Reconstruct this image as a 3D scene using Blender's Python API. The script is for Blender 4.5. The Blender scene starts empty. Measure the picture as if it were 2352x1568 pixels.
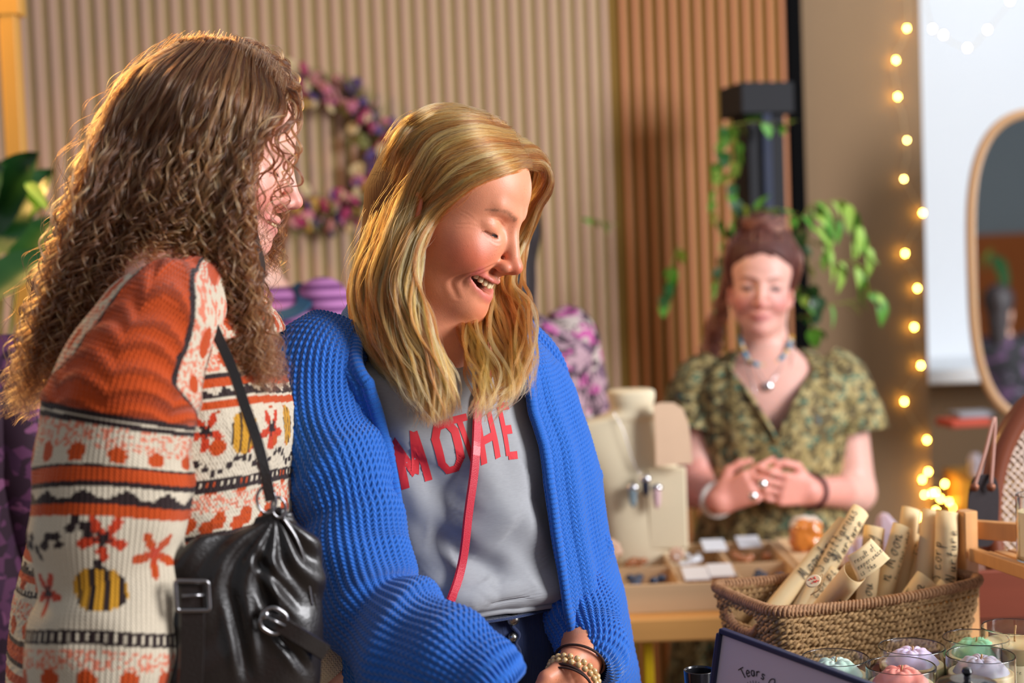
import bpy, bmesh, math, random
import numpy as np
from mathutils import Vector, Matrix, Euler
random.seed(7); np.random.seed(7)
SC = bpy.context.scene
COL = SC.collection
# ---------------------------------------------------------------- camera
FPX = 3267.0; W0, H0 = 2352, 1568
PITCH, ROLL = math.radians(3.0), math.radians(2.2)
CAMP = Vector((0, 0, 1.5))
CROT = (Matrix.Rotation(math.radians(90) - PITCH, 3, 'X') @ Matrix.Rotation(-ROLL, 3, 'Z'))
cd = bpy.data.cameras.new('camera'); cam = bpy.data.objects.new('camera', cd); COL.objects.link(cam)
cam.matrix_world = Matrix.Translation(CAMP) @ CROT.to_4x4()
cd.sensor_width = 36; cd.lens = 36 * FPX / W0
cd.dof.use_dof = True; cd.dof.focus_distance = 1.68; cd.dof.aperture_fstop = 2.7
cd.clip_start = 0.02
SC.camera = cam

def at(px, py, Y):
    """the world point seen at pixel (px, py) whose world y is Y"""
    d = CROT @ Vector(((px - W0 / 2) / FPX, -(py - H0 / 2) / FPX, -1))
    return CAMP + d * (Y / d.y)
def A(px, py, Y): return np.array(at(px, py, Y))

# ---------------------------------------------------------------- light
SC.view_settings.view_transform = 'Standard'; SC.view_settings.look = 'None'
SC.view_settings.gamma = 1; SC.view_settings.use_curve_mapping = False
SC.view_settings.exposure = 0.12
SC.cycles.max_bounces = 8; SC.cycles.transparent_max_bounces = 8
wd = bpy.data.worlds.new('room_air'); SC.world = wd; wd.use_nodes = True
wd.node_tree.nodes['Background'].inputs[0].default_value = (0.90, 0.93, 1.0, 1)
wd.node_tree.nodes['Background'].inputs[1].default_value = 0.30

def area(name, loc, target, size, power, col):
    l = bpy.data.lights.new(name, 'AREA'); l.energy = power; l.color = col; l.shape = 'RECTANGLE'
    l.size, l.size_y = size
    o = bpy.data.objects.new(name, l); COL.objects.link(o); o.location = loc
    o.rotation_euler = (Vector(target) - Vector(loc)).to_track_quat('-Z', 'Y').to_euler()
    return o
area('window_daylight', (2.9, 0.9, 2.2), (0.2, 1.9, 1.2), (1.2, 1.6), 158, (0.97, 0.97, 1.0))
area('alcove_daylight', (1.9, 3.9, 3.1), (1.75, 4.9, 1.6), (1.2, 1.0), 13, (0.86, 0.93, 1.0))
area('ceiling_lamp_warm', (-1.6, 2.9, 2.65), (-0.3, 1.7, 1.5), (0.35, 0.35), 34, (1.0, 0.56, 0.16))
# ---------------------------------------------------------------- helpers
def lin(c):
    c = np.asarray(c, float) / 255.0
    return np.where(c <= 0.04045, c / 12.92, ((c + 0.055) / 1.055) ** 2.4)
MATS = {}
class NT:
    def __init__(s, name):
        s.m = bpy.data.materials.new(name); s.m.use_nodes = True; s.t = s.m.node_tree
        s.b = s.t.nodes['Principled BSDF']
    def n(s, typ, **kw):
        nd = s.t.nodes.new(typ)
        for k, v in kw.items():
            if k.startswith('i_'):
                nd.inputs[int(k[2:]) if k[2:].isdigit() else k[2:]].default_value = v
            else: setattr(nd, k, v)
        return nd
    def l(s, a, b): s.t.links.new(a, b)
def mat(name, col=(128, 128, 128), rough=0.6, metal=0.0, var=0.12, vs=18.0, bump=0.0, bs=80.0, stretch=(1, 1, 1),
        attr=None, sheen=0.0, sss=0.0, coat=0.0, trans=0.0, ior=1.45, emit=0.0, spec=0.5, col2=None, alpha=1.0, bdist=0.002):
    """one procedural material: noise-varied colour, noise bump"""
    if name in MATS: return MATS[name]
    N = NT(name); b = N.b; MATS[name] = N.m
    c = lin(col)
    tc = N.n('ShaderNodeTexCoord'); mp = N.n('ShaderNodeMapping'); mp.inputs['Scale'].default_value = stretch
    N.l(tc.outputs['Object'], mp.inputs[0])
    nz = N.n('ShaderNodeTexNoise'); nz.inputs['Scale'].default_value = vs; nz.inputs['Detail'].default_value = 4
    N.l(mp.outputs[0], nz.inputs[0])
    mix = N.n('ShaderNodeMix', data_type='RGBA'); N.l(nz.outputs[0], mix.inputs[0])
    if attr:
        at_ = N.n('ShaderNodeAttribute', attribute_name=attr)
        hs = N.n('ShaderNodeHueSaturation'); hs.inputs['Value'].default_value = 1 - var
        hs2 = N.n('ShaderNodeHueSaturation'); hs2.inputs['Value'].default_value = 1 + var
        N.l(at_.outputs[0], hs.inputs['Color']); N.l(at_.outputs[0], hs2.inputs['Color'])
        N.l(hs.outputs[0], mix.inputs[6]); N.l(hs2.outputs[0], mix.inputs[7])
    else:
        c2 = lin(col2) if col2 else None
        mix.inputs[6].default_value = (*(c * (1 - var)), 1)
        mix.inputs[7].default_value = (*(c2 if col2 else np.minimum(c * (1 + var), 1)), 1)
    N.l(mix.outputs[2], b.inputs['Base Color'])
    b.inputs['Roughness'].default_value = rough; b.inputs['Metallic'].default_value = metal
    b.inputs['IOR'].default_value = ior; b.inputs['Specular IOR Level'].default_value = spec
    if sheen: b.inputs['Sheen Weight'].default_value = sheen
    if sss:
        b.inputs['Subsurface Weight'].default_value = sss; b.inputs['Subsurface Radius'].default_value = (1, .35, .2)
        b.inputs['Subsurface Scale'].default_value = 0.008
    if coat: b.inputs['Coat Weight'].default_value = coat
    if trans: b.inputs['Transmission Weight'].default_value = trans
    if emit:
        b.inputs['Emission Color'].default_value = (*c, 1); b.inputs['Emission Strength'].default_value = emit
    if bump:
        n2 = N.n('ShaderNodeTexNoise'); n2.inputs['Scale'].default_value = bs; n2.inputs['Detail'].default_value = 3
        N.l(mp.outputs[0], n2.inputs[0])
        bp = N.n('ShaderNodeBump'); bp.inputs['Strength'].default_value = bump; bp.inputs['Distance'].default_value = bdist
        N.l(n2.outputs[0], bp.inputs['Height']); N.l(bp.outputs[0], b.inputs['Normal'])
    return N.m

def link(o, parent=None):
    COL.objects.link(o)
    if parent is not None:
        o.parent = parent
        o.matrix_parent_inverse = Matrix.Translation(-Vector(PARLOC.get(parent.name, (0, 0, 0))))
    return o
PARLOC = {}
def tag(o, label=None, cat=None, group=None, kind=None):
    if label: o['label'] = label
    if cat: o['category'] = cat
    if group: o['group'] = group
    if kind: o['kind'] = kind
    return o
def thing(name, label, cat, loc, group=None, rz=0):
    o = bpy.data.objects.new(name, None); COL.objects.link(o); o.location = loc; o.rotation_euler = (0, 0, rz)
    PARLOC[o.name] = tuple(loc)
    o.empty_display_size = 0.05
    return tag(o, label, cat, group)
def copy_tree(o, parent=None):
    c = o.copy(); COL.objects.link(c)
    if parent is not None: c.parent = parent
    for ch in list(o.children): copy_tree(ch, c)
    return c
class MB:
    """collects vertices and faces, then links them as one mesh object"""
    def __init__(s): s.v = []; s.f = []; s.n = 0; s.attrs = {}
    def add(s, verts, faces, **attrs):
        verts = np.asarray(verts, float).reshape(-1, 3); s.v.append(verts)
        faces = np.asarray(faces)
        if faces.size: s.f.append((faces + s.n))
        for k, a in attrs.items(): s.attrs.setdefault(k, []).append(np.asarray(a, float))
        s.n += len(verts); return s
    def grid(s, P, cu=False, cv=False, **attrs):
        """P: (nu, nv, 3) points; cu, cv close the grid in u, v"""
        nu, nv = P.shape[:2]; idx = np.arange(nu * nv).reshape(nu, nv)
        a = idx if cu else idx[:-1]; b = np.roll(idx, -1, 0) if cu else idx[1:]
        if cv: q = np.stack([a, b, np.roll(b, -1, 1), np.roll(a, -1, 1)], -1)
        else: q = np.stack([a[:, :-1], b[:, :-1], b[:, 1:], a[:, 1:]], -1)
        return s.add(P.reshape(-1, 3), q.reshape(-1, 4), **{k: np.asarray(v).reshape(nu * nv, -1) for k, v in attrs.items()})
    def box(s, c, size, R=None, bev=0.0):
        h = np.asarray(size, float) / 2
        if bev > 0:
            b = min(bev, h.min() * .9); vs = []
            for k in range(3):
                for sx in (-1, 1):
                    for sy in (-1, 1):
                        for sz in (-1, 1):
                            sg = np.array([sx, sy, sz]); q = sg * (h - b); q[k] = sg[k] * h[k]; vs.append(q)
            vs = np.array(vs); fs = []
            def id_(k, sx, sy, sz): return k * 8 + (sx > 0) * 4 + (sy > 0) * 2 + (sz > 0)
            for k in range(3):
                a, c_ = [(1, 2), (2, 0), (0, 1)][k]
                for sg in (-1, 1):
                    q = []
                    for (p, r) in ((-1, -1), (1, -1), (1, 1), (-1, 1)):
                        t = [0, 0, 0]; t[k] = sg; t[a] = p; t[c_] = r; q.append(id_(k, *t))
                    fs.append(q if sg > 0 else q[::-1])
            for k in range(3):
                a, c_ = [(1, 2), (2, 0), (0, 1)][k]
                for p in (-1, 1):
                    for r in (-1, 1):
                        t0 = [0, 0, 0]; t0[k] = -1; t0[a] = p; t0[c_] = r; t1 = list(t0); t1[k] = 1
                        q = [id_(a, *t0), id_(a, *t1), id_(c_, *t1), id_(c_, *t0)]
                        fs.append(q if p * r < 0 else q[::-1])
            tri = []
            for sx in (-1, 1):
                for sy in (-1, 1):
                    for sz in (-1, 1):
                        q = [id_(0, sx, sy, sz), id_(1, sx, sy, sz), id_(2, sx, sy, sz)]
                        tri.append((q if sx * sy * sz > 0 else q[::-1]))
            fs += [t + [t[2]] for t in tri]
        else:
            vs = np.array([[x, y, z] for x in (-1, 1) for y in (-1, 1) for z in (-1, 1)]) * h
            fs = [[0, 1, 3, 2], [4, 6, 7, 5], [0, 4, 5, 1], [2, 3, 7, 6], [0, 2, 6, 4], [1, 5, 7, 3]]
        if R is not None: vs = vs @ np.asarray(R, float).T
        return s.add(vs + np.asarray(c, float), fs)
    def tube(s, pts, rad, n=8, flat=1.0, cap=True, up=None, closed=False, **at_):
        """tube along pts; rad scalar or list; flat scales the second axis"""
        pts = np.asarray(pts, float); m = len(pts); rad = np.broadcast_to(np.asarray(rad, float), (m,))
        T, N_, B_ = frames(pts, up, closed)
        a = np.arange(n) * 2 * np.pi / n
        P = pts[:, None] + rad[:, None, None] * (np.cos(a)[None, :, None] * N_[:, None] + flat * np.sin(a)[None, :, None] * B_[:, None])
        at2 = {k: np.repeat(np.asarray(v, float).reshape(m, 1, -1), n, 1) for k, v in at_.items()}
        base = s.n; s.grid(P, cu=closed, cv=True, **at2)
        if cap and not closed:
            for (r, i0) in ((0, base), (m - 1, base + (m - 1) * n)):
                s.v.append(pts[r][None]); c = s.n; s.n += 1
                for k, v in at_.items(): s.attrs[k].append(np.asarray(v, float).reshape(m, -1)[r][None])
                q = [[i0 + j, i0 + (j + 1) % n, c, c] for j in range(n)]
                s.f.append(np.array(q if r else [x[1::-1] + x[2:] for x in q]))
        return s
    def lathe(s, prof, c=(0, 0, 0), n=32, R=None, sx=1, sy=1):
        prof = np.asarray(prof, float); a = np.arange(n) * 2 * np.pi / n; q = [prof[0]]
        for p0, p1 in zip(prof[:-1], prof[1:]):
            L = np.linalg.norm(p1 - p0); e = min(.0005, L * .2)
            if L > .0025: q += [p0 + (p1 - p0) * e / L, p1 - (p1 - p0) * e / L]
            q.append(p1)
        prof = np.array(q)
        P = np.stack([prof[:, None, 0] * np.cos(a) * sx, prof[:, None, 0] * np.sin(a) * sy, np.repeat(prof[:, None, 1], n, 1)], -1)
        if R is not None: P = P @ np.asarray(R, float).T
        return s.grid(P + np.asarray(c, float), cv=True)
    def ball(s, c, r, n=12, R=None):
        r = np.broadcast_to(np.asarray(r, float), (3,)); t = np.linspace(-np.pi / 2, np.pi / 2, n // 2 + 2)
        a = np.arange(n) * 2 * np.pi / n
        P = np.stack([np.cos(t)[:, None] * np.cos(a) * r[0], np.cos(t)[:, None] * np.sin(a) * r[1], np.repeat(np.sin(t)[:, None], n, 1) * r[2]], -1)
        if R is not None: P = P @ np.asarray(R, float).T
        return s.grid(P + np.asarray(c, float), cv=True)
    def mesh(s, name, material=None, smooth=True):
        me = bpy.data.meshes.new(name); V = np.concatenate(s.v)
        F = np.concatenate(s.f); 
        tri = F[:, 2] == F[:, 3]
        loops = []; starts = []; 
        if tri.any():
            cnt = np.where(tri, 3, 4); flat = F.reshape(-1); keep = np.ones(flat.shape, bool); keep[np.nonzero(tri)[0] * 4 + 3] = False
            flat = flat[keep]
        else: cnt = np.full(len(F), 4); flat = F.reshape(-1)
        me.vertices.add(len(V)); me.vertices.foreach_set('co', V.astype(np.float32).ravel())
        me.loops.add(len(flat)); me.loops.foreach_set('vertex_index', flat.astype(np.int32))
        me.polygons.add(len(F)); st = np.concatenate([[0], np.cumsum(cnt)[:-1]])
        me.polygons.foreach_set('loop_start', st.astype(np.int32))
        me.update(calc_edges=True); me.validate()
        if len(V) < 30000 and len(F) > 6:
            bm = bmesh.new(); bm.from_mesh(me); bmesh.ops.recalc_face_normals(bm, faces=bm.faces); bm.to_mesh(me); bm.free()
        me.polygons.foreach_set('use_smooth', np.full(len(me.polygons), smooth))
        for k, a in s.attrs.items():
            a = np.concatenate(a)
            if len(a) != len(V): continue
            if a.shape[1] == 3:
                ca = me.color_attributes.new(k, 'FLOAT_COLOR', 'POINT')
                ca.data.foreach_set('color', np.concatenate([a, np.ones((len(a), 1))], 1).astype(np.float32).ravel())
            elif a.shape[1] == 1:
                ca = me.attributes.new(k, 'FLOAT', 'POINT'); ca.data.foreach_set('value', a[:, 0].astype(np.float32))
        if material: me.materials.append(material)
        return me
    def build(s, name, material=None, parent=None, smooth=True, kind=None, label=None):
        o = bpy.data.objects.new(name, s.mesh(name, material, smooth)); link(o, parent)
        if kind: o['kind'] = kind
        if label: o['label'] = label
        return o
def unit(v): return v / np.maximum(np.linalg.norm(v, axis=-1, keepdims=True), 1e-9)
def frames(pts, up=None, closed=False):
    T = np.gradient(pts, axis=0)
    if closed: T = np.roll(pts, -1, 0) - np.roll(pts, 1, 0)
    T = unit(T); N_ = np.zeros_like(T)
    if up is not None:
        N_ = unit(np.cross(np.asarray(up, float), T)); return T, N_, np.cross(T, N_)
    n = np.cross(T[0], [0, 0, 1.0]); 
    if np.linalg.norm(n) < .1: n = np.cross(T[0], [1.0, 0, 0])
    n /= np.linalg.norm(n)
    for i in range(len(T)):
        n = n - T[i] * n.dot(T[i]); n /= max(np.linalg.norm(n), 1e-9); N_[i] = n
    return T, N_, np.cross(T, N_)
def spline(pts, n, ts=None):
    """Catmull-Rom through pts (any dimension), n samples"""
    p = np.asarray(pts, float)
    if p.ndim == 1: p = p[:, None]
    m = len(p)
    if ts is None: t = np.linspace(0, m - 1, n)
    else: t = np.interp(np.linspace(0, 1, n), ts, np.arange(m))
    i = np.clip(t.astype(int), 0, m - 2); f = (t - i)[:, None]
    g = lambda k: p[np.clip(i + k, 0, m - 1)]
    p0, p1, p2, p3 = g(-1), g(0), g(1), g(2)
    p0 = np.where((i == 0)[:, None], 2 * p1 - p2, p0); p3 = np.where((i == m - 2)[:, None], 2 * p2 - p1, p3)
    return .5 * ((2 * p1) + (p2 - p0) * f + (2 * p0 - 5 * p1 + 4 * p2 - p3) * f ** 2 + (3 * p1 - p0 - 3 * p2 + p3) * f ** 3)
def vnoise(P, scale, seed=0):
    """cheap smooth value noise in -1..1 for (n,3) points"""
    rs = np.random.RandomState(seed); T_ = rs.rand(32, 32, 32) * 2 - 1
    q = np.asarray(P, float) * scale; i = np.floor(q).astype(int); f = q - i; f = f * f * (3 - 2 * f); r = 0
    for dx in (0, 1):
        for dy in (0, 1):
            for dz in (0, 1):
                w = (f[..., 0] if dx else 1 - f[..., 0]) * (f[..., 1] if dy else 1 - f[..., 1]) * (f[..., 2] if dz else 1 - f[..., 2])
                r = r + w * T_[(i[..., 0] + dx) % 32, (i[..., 1] + dy) % 32, (i[..., 2] + dz) % 32]
    return r
def rotm(ax, deg): return np.array(Matrix.Rotation(math.radians(deg), 3, ax))
def poly_prism(mb, pts2, c, ex, ey, ez, th):
    """extrude a convex/star outline pts2 (n,2) by th along ez; c centre"""
    pts2 = np.asarray(pts2, float); n = len(pts2); ex, ey, ez = map(np.asarray, (ex, ey, ez))
    base = np.asarray(c) + pts2[:, :1] * ex + pts2[:, 1:] * ey; ctr = base.mean(0)
    V = np.concatenate([base + ez * th / 2, base - ez * th / 2, [ctr + ez * th / 2], [ctr - ez * th / 2]])
    F = []
    for j in range(n):
        k = (j + 1) % n
        F += [[j, k, 2 * n, 2 * n], [n + k, n + j, 2 * n + 1, 2 * n + 1], [j, n + j, n + k, k]]
    return mb.add(V, F)

# ---------------------------------------------------------------- signed distance bodies
class SDF:
    """smooth-blended solid: ellipsoids, tapered capsules; meshed by surface nets"""
    def __init__(s): s.ops = []
    def ell(s, c, r, k=.01, R=None, sub=False): s.ops.append(('e', np.array(c, float), np.array(r, float), k, None if R is None else np.array(R, float), sub)); return s
    def cap(s, a, b, ra, rb, k=.01, sub=False, flat=None): s.ops.append(('c', np.array(a, float), np.array(b, float), (ra, rb), k, sub, flat)); return s
    def chain(s, pts, rads, k=.01, flat=None):
        for i in range(len(pts) - 1): s.cap(pts[i], pts[i + 1], rads[i], rads[i + 1], k, False, flat)
        return s
    def xform(s, R, t, other, scale=1.0):
        """append other's operations placed by p -> R p*scale + t"""
        R = np.array(R, float); t = np.array(t, float)
        for o in other.ops:
            if o[0] == 'e':
                R2 = R if o[4] is None else R @ o[4]
                s.ops.append(('e', R @ (o[1] * scale) + t, o[2] * scale, o[3] * scale, R2, o[5]))
            else: s.ops.append(('c', R @ (o[1] * scale) + t, R @ (o[2] * scale) + t, (o[3][0] * scale, o[3][1] * scale), o[4] * scale, o[5], None if o[6] is None else (R @ o[6][0], o[6][1])))
        return s
    def bounds(s):
        lo, hi = [], []
        for o in s.ops:
            if o[-1] is True or (o[0] == 'c' and o[5]): continue
            if o[0] == 'e': m = o[2].max(); lo.append(o[1] - m); hi.append(o[1] + m)
            else:
                m = max(o[3]); lo.append(np.minimum(o[1], o[2]) - m); hi.append(np.maximum(o[1], o[2]) + m)
        return np.min(lo, 0) - .01, np.max(hi, 0) + .01
    def eval_grid(s, X, Y, Z):
        D = np.full((len(X), len(Y), len(Z)), 0.06, np.float32)
        for o in s.ops:
            if o[0] == 'e': m = o[2].max() + .05; lo, hi = o[1] - m, o[1] + m; k = o[3]; sub = o[5]
            else: m = max(o[3]) + .05; lo, hi = np.minimum(o[1], o[2]) - m, np.maximum(o[1], o[2]) + m; k = o[4]; sub = o[5]
            sl = [slice(*np.searchsorted(g, (lo[i], hi[i]))) for i, g in enumerate((X, Y, Z))]
            x, y, z = X[sl[0]][:, None, None], Y[sl[1]][None, :, None], Z[sl[2]][None, None, :]
            if 0 in (x.size, y.size, z.size): continue
            x, y, z = [q.astype(np.float32) for q in (x, y, z)]
            if o[0] == 'e':
                px, py, pz = x - o[1][0], y - o[1][1], z - o[1][2]
                if o[4] is not None:
                    R = o[4]; px, py, pz = [(px * R[0, i] + py * R[1, i] + pz * R[2, i]) for i in range(3)]
                r = o[2]
                k0 = np.sqrt((px / r[0]) ** 2 + (py / r[1]) ** 2 + (pz / r[2]) ** 2)
                k1 = np.sqrt((px / r[0] ** 2) ** 2 + (py / r[1] ** 2) ** 2 + (pz / r[2] ** 2) ** 2)
                d = k0 * (k0 - 1) / np.maximum(k1, 1e-6)
            else:
                a, b = o[1], o[2]; ba = b - a; L2 = max(ba.dot(ba), 1e-9)
                px, py, pz = x - a[0], y - a[1], z - a[2]
                h = np.clip((px * ba[0] + py * ba[1] + pz * ba[2]) / L2, 0, 1)
                qx, qy, qz = px - ba[0] * h, py - ba[1] * h, pz - ba[2] * h
                if o[6] is not None:
                    ax, fl = o[6]; t = (qx * ax[0] + qy * ax[1] + qz * ax[2]) * (1 / fl - 1)
                    qx, qy, qz = qx + ax[0] * t, qy + ax[1] * t, qz + ax[2] * t
                d = np.sqrt(qx * qx + qy * qy + qz * qz) - (o[3][0] + (o[3][1] - o[3][0]) * h)
            cur = D[sl[0], sl[1], sl[2]]
            if sub:
                hh = np.maximum(k - np.abs(-d - cur), 0) / k; new = np.maximum(cur, -d) + hh * hh * k * .25
            else:
                hh = np.maximum(k - np.abs(d - cur), 0) / k; new = np.minimum(cur, d) - hh * hh * k * .25
            D[sl[0], sl[1], sl[2]] = new
        return D
    def mesh(s, h, lo=None, hi=None):
        l0, h0 = s.bounds(); lo = l0 if lo is None else np.maximum(np.array(lo, float), l0); hi = h0 if hi is None else np.minimum(np.array(hi, float), h0)
        g = [np.arange(lo[i] // h * h, hi[i] + h, h) for i in range(3)]
        return nets(s.eval_grid(*g), g)
def nets(D, g):
    X, Y, Z = g; S = D < 0; n = D.shape
    c = np.zeros(tuple(i - 1 for i in n), np.int8); acc = np.zeros(c.shape + (3,), np.float32); cnt = np.zeros(c.shape, np.float32)
    cr = []
    for ax in range(3):
        a = [slice(None)] * 3; b = [slice(None)] * 3; a[ax] = slice(0, -1); b[ax] = slice(1, None)
        da, db = D[tuple(a)], D[tuple(b)]; sc = (da < 0) != (db < 0); I = np.argwhere(sc); cr.append((ax, I, da[sc] < 0))
        t = da[sc] / (da[sc] - db[sc]); P = I.astype(np.float32); P[:, ax] += t
        o1, o2 = [i for i in range(3) if i != ax]
        for d1 in (0, -1):
            for d2 in (0, -1):
                J = I.copy(); J[:, o1] += d1; J[:, o2] += d2
                ok = (J[:, o1] >= 0) & (J[:, o2] >= 0) & (J[:, o1] < c.shape[o1]) & (J[:, o2] < c.shape[o2])
                Jt = tuple(J[ok].T); np.add.at(acc, Jt, P[ok]); np.add.at(cnt, Jt, 1)
    act = cnt > 0; idx = np.full(c.shape, -1, np.int64); idx[act] = np.arange(act.sum())
    V = acc[act] / cnt[act][:, None]
    h = [G[1] - G[0] for G in g]; V = np.stack([g[i][0] + V[:, i] * h[i] for i in range(3)], -1)
    F = []
    for ax, I, ins in cr:
        o1, o2 = (ax + 1) % 3, (ax + 2) % 3
        ok = (I[:, o1] > 0) & (I[:, o2] > 0) & (I[:, o1] < c.shape[o1]) & (I[:, o2] < c.shape[o2]); I = I[ok]; ins_ = ins[ok]
        def q(d1, d2):
            J = I.copy(); J[:, o1] += d1; J[:, o2] += d2; return idx[tuple(J.T)]
        Q = np.stack([q(-1, -1), q(0, -1), q(0, 0), q(-1, 0)], -1); Q[~ins_] = Q[~ins_][:, ::-1]; F.append(Q)
    F = np.concatenate(F); F = F[(F >= 0).all(1)]
    return V, F
def vnormals(V, F):
    n = np.cross(V[F[:, 2]] - V[F[:, 0]], V[F[:, 3]] - V[F[:, 1]]); N_ = np.zeros_like(V)
    for i in range(4): np.add.at(N_, F[:, i], n)
    return unit(N_)
def relax(V, F, it=2, lam=.5):
    e = np.concatenate([F[:, [0, 1]], F[:, [1, 2]], F[:, [2, 3]], F[:, [3, 0]]])
    deg = np.bincount(np.concatenate([e[:, 0], e[:, 1]]), minlength=len(V))[:, None]
    for _ in range(it):
        s_ = np.zeros_like(V)
        for i in range(3): s_[:, i] = np.bincount(e[:, 0], V[e[:, 1], i], len(V)) + np.bincount(e[:, 1], V[e[:, 0], i], len(V))
        V = V + lam * (s_ / np.maximum(deg, 1) - V)
    return V
RND = []
def hair_curves(name, strands, rad, material, parent, label=None):
    """strands (n, m, 3); rad (n, m) or scalar: real hair curves"""
    n, m = strands.shape[:2]; hc = bpy.data.hair_curves.new(name); hc.add_curves([m] * n)
    hc.attributes['position'].data.foreach_set('vector', strands.astype(np.float32).ravel())
    r = hc.attributes.get('radius') or hc.attributes.new('radius', 'FLOAT', 'POINT')
    r.data.foreach_set('value', np.broadcast_to(rad, (n, m)).astype(np.float32).ravel())
    ra = hc.attributes.new('rnd', 'FLOAT', 'POINT'); rv = np.concatenate(RND)[-n:] if RND and sum(map(len, RND)) >= n else np.random.rand(n); RND.clear()
    ra.data.foreach_set('value', np.repeat(rv, m).astype(np.float32))
    hc.materials.append(material)
    o = bpy.data.objects.new(name, hc); link(o, parent); o['kind'] = 'stuff'
    if label: o['label'] = label
    return o
# ---------------------------------------------------------------- structure
def AZ(px, py, z):
    """the point seen at (px, py) on the horizontal plane z"""
    d = CROT @ Vector(((px - W0 / 2) / FPX, -(py - H0 / 2) / FPX, -1))
    return np.array(CAMP + d * ((z - CAMP.z) / d.z))
m_slat = mat('pale_walnut_slat', (196, 158, 134), .55, var=.10, vs=3, stretch=(6, 6, .5), bump=.1, bs=200)
m_slat2 = mat('orange_walnut_slat', (190, 118, 66), .5, var=.14, vs=3, stretch=(6, 6, .5), bump=.1, bs=200)
m_felt = mat('khaki_felt', (182, 160, 112), .95, var=.08, vs=60)
m_felt2 = mat('brown_felt', (132, 100, 42), .95, var=.10, vs=60)
m_taupe = mat('taupe_paint', (130, 104, 76), .8, var=.04, vs=3)
m_white = mat('white_paint', (236, 240, 244), .7, var=.02, vs=3)
m_black = mat('black_paint', (7, 7, 8), .9, spec=.1)
m_floor = mat('grey_oak_floor', (120, 104, 88), .6, var=.2, vs=2, stretch=(1, 8, 1))
W_A = np.array([-1.386, 3.85]); W_D = np.array([2.304, .6]); W_L = np.linalg.norm(W_D); W_D = W_D / W_L
W_N = np.array([W_D[1], -W_D[0]])
def wallpt(s, out=0., z=0.):
    p = W_A + W_D * s + W_N * out; return np.array([p[0], p[1], z])
W_R = np.array([[W_D[0], W_N[0], 0], [W_D[1], W_N[1], 0], [0, 0, 1]])
def wall_s(px):
    """distance along the slatted wall of pixel column px at the horizon"""
    t = (px - 1176) / FPX  # x = t*y
    return (t * W_A[1] - W_A[0]) / (W_D[0] - t * W_D[1])
mb = MB().box((0, 1.5, -.02), (8, 11, .04)); fl = mb.build('floor', m_floor, smooth=False); tag(fl, kind='structure', label='grey brown wooden floor')
s_join = wall_s(1421); s_end = wall_s(1822)
mb = MB().box(wallpt((s_join - .9) / 2, -.012, 1.4), (s_join + .9, .024, 2.8), W_R)
wb = mb.build('wall_back', m_felt, smooth=False); tag(wb, kind='structure', label='back wall of pale vertical slats on khaki felt')
mb = MB().box(wallpt((s_join + s_end) / 2, -.012, 1.4), (s_end - s_join, .024, 2.8), W_R)
wb2 = mb.build('wall_back', m_felt2, smooth=False); tag(wb2, kind='structure', label='darker orange slatted section of back wall beside the black strip')
sls = [MB().box((0, 0, 0), (w, .014, 2.8), bev=.0015).mesh('slat', m_slat, smooth=False) for w in (.0245, .023, .0215, .020, .0185, .0172, .016)]
sl2 = MB().box((0, 0, 0), (.0165, .014, 2.8), bev=.002).mesh('slat', m_slat2, smooth=False)
def put_slats(s0, s1, me, parent, pitch=.0402):
    s = s1
    while s > s0:
        m_ = me if not isinstance(me, list) else me[int(np.clip((s + .1) / .9 * 7, 0, 6))]
        o = bpy.data.objects.new('slat', m_); o.location = wallpt(s, .007, 1.4); o.rotation_euler.z = math.atan2(W_D[1], W_D[0])
        COL.objects.link(o); o.parent = parent; s -= pitch
put_slats(-.85, s_join - .014, sls, wb); put_slats(s_join + .018, s_end - .012, sl2, wb2, .0398)
mb = MB().box(wallpt(s_end + .024, 0, 1.4), (.05, .05, 2.8), W_R, bev=.003)
tr = mb.build('trim_1', m_black, smooth=False); tag(tr, kind='structure', label='black vertical strip ending the slatted wall')
# taupe pillar
s2 = wall_s(2128)
mb = MB().box(wallpt((s_end + .05 + s2) / 2, -.1, 1.4), (s2 - s_end - .05, .22, 2.8), W_R)
wr = mb.build('wall_right', m_taupe, smooth=False); tag(wr, kind='structure', label='taupe painted pillar behind the string of fairy lights')
# white alcove
mb = MB().box((2.6, 5.25, 1.95), (2.8, .06, 1.7)); w3 = mb.build('wall_alcove', m_white, smooth=False)
tag(w3, kind='structure', label='bright white alcove wall behind the mirror')
mb = MB().box((2.6, 5.2, .54), (2.8, .3, 1.10)); w4 = mb.build('wall_alcove', m_taupe, smooth=False)
tag(w4, kind='structure', label='taupe low wall below the alcove ledge')
mb = MB().box((2.6, 4.98, 1.085), (2.78, .62, .05), bev=.006); w5 = mb.build('trim_2', m_white, smooth=False)
tag(w5, kind='structure', label='white ledge at the foot of the alcove')
# the far side of the room, seen only in the mirror
m_orange = mat('orange_plaster', (186, 104, 48), .8, var=.1, vs=2)
m_greyblue = mat('grey_blue_plaster', (150, 166, 178), .8, var=.05, vs=2)
mb = MB().box((2.35, -2.8, 2.6), (3.1, .05, 1.2)); w6 = mb.build('wall_front', m_greyblue, smooth=False); tag(w6, kind='structure', label='grey blue wall seen in the mirror')
mb = MB().box((2.35, -2.78, 1.0), (3.1, .06, 2.0)); w7 = mb.build('wall_front', m_orange, smooth=False); tag(w7, kind='structure', label='orange lower wall seen in the mirror')
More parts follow.
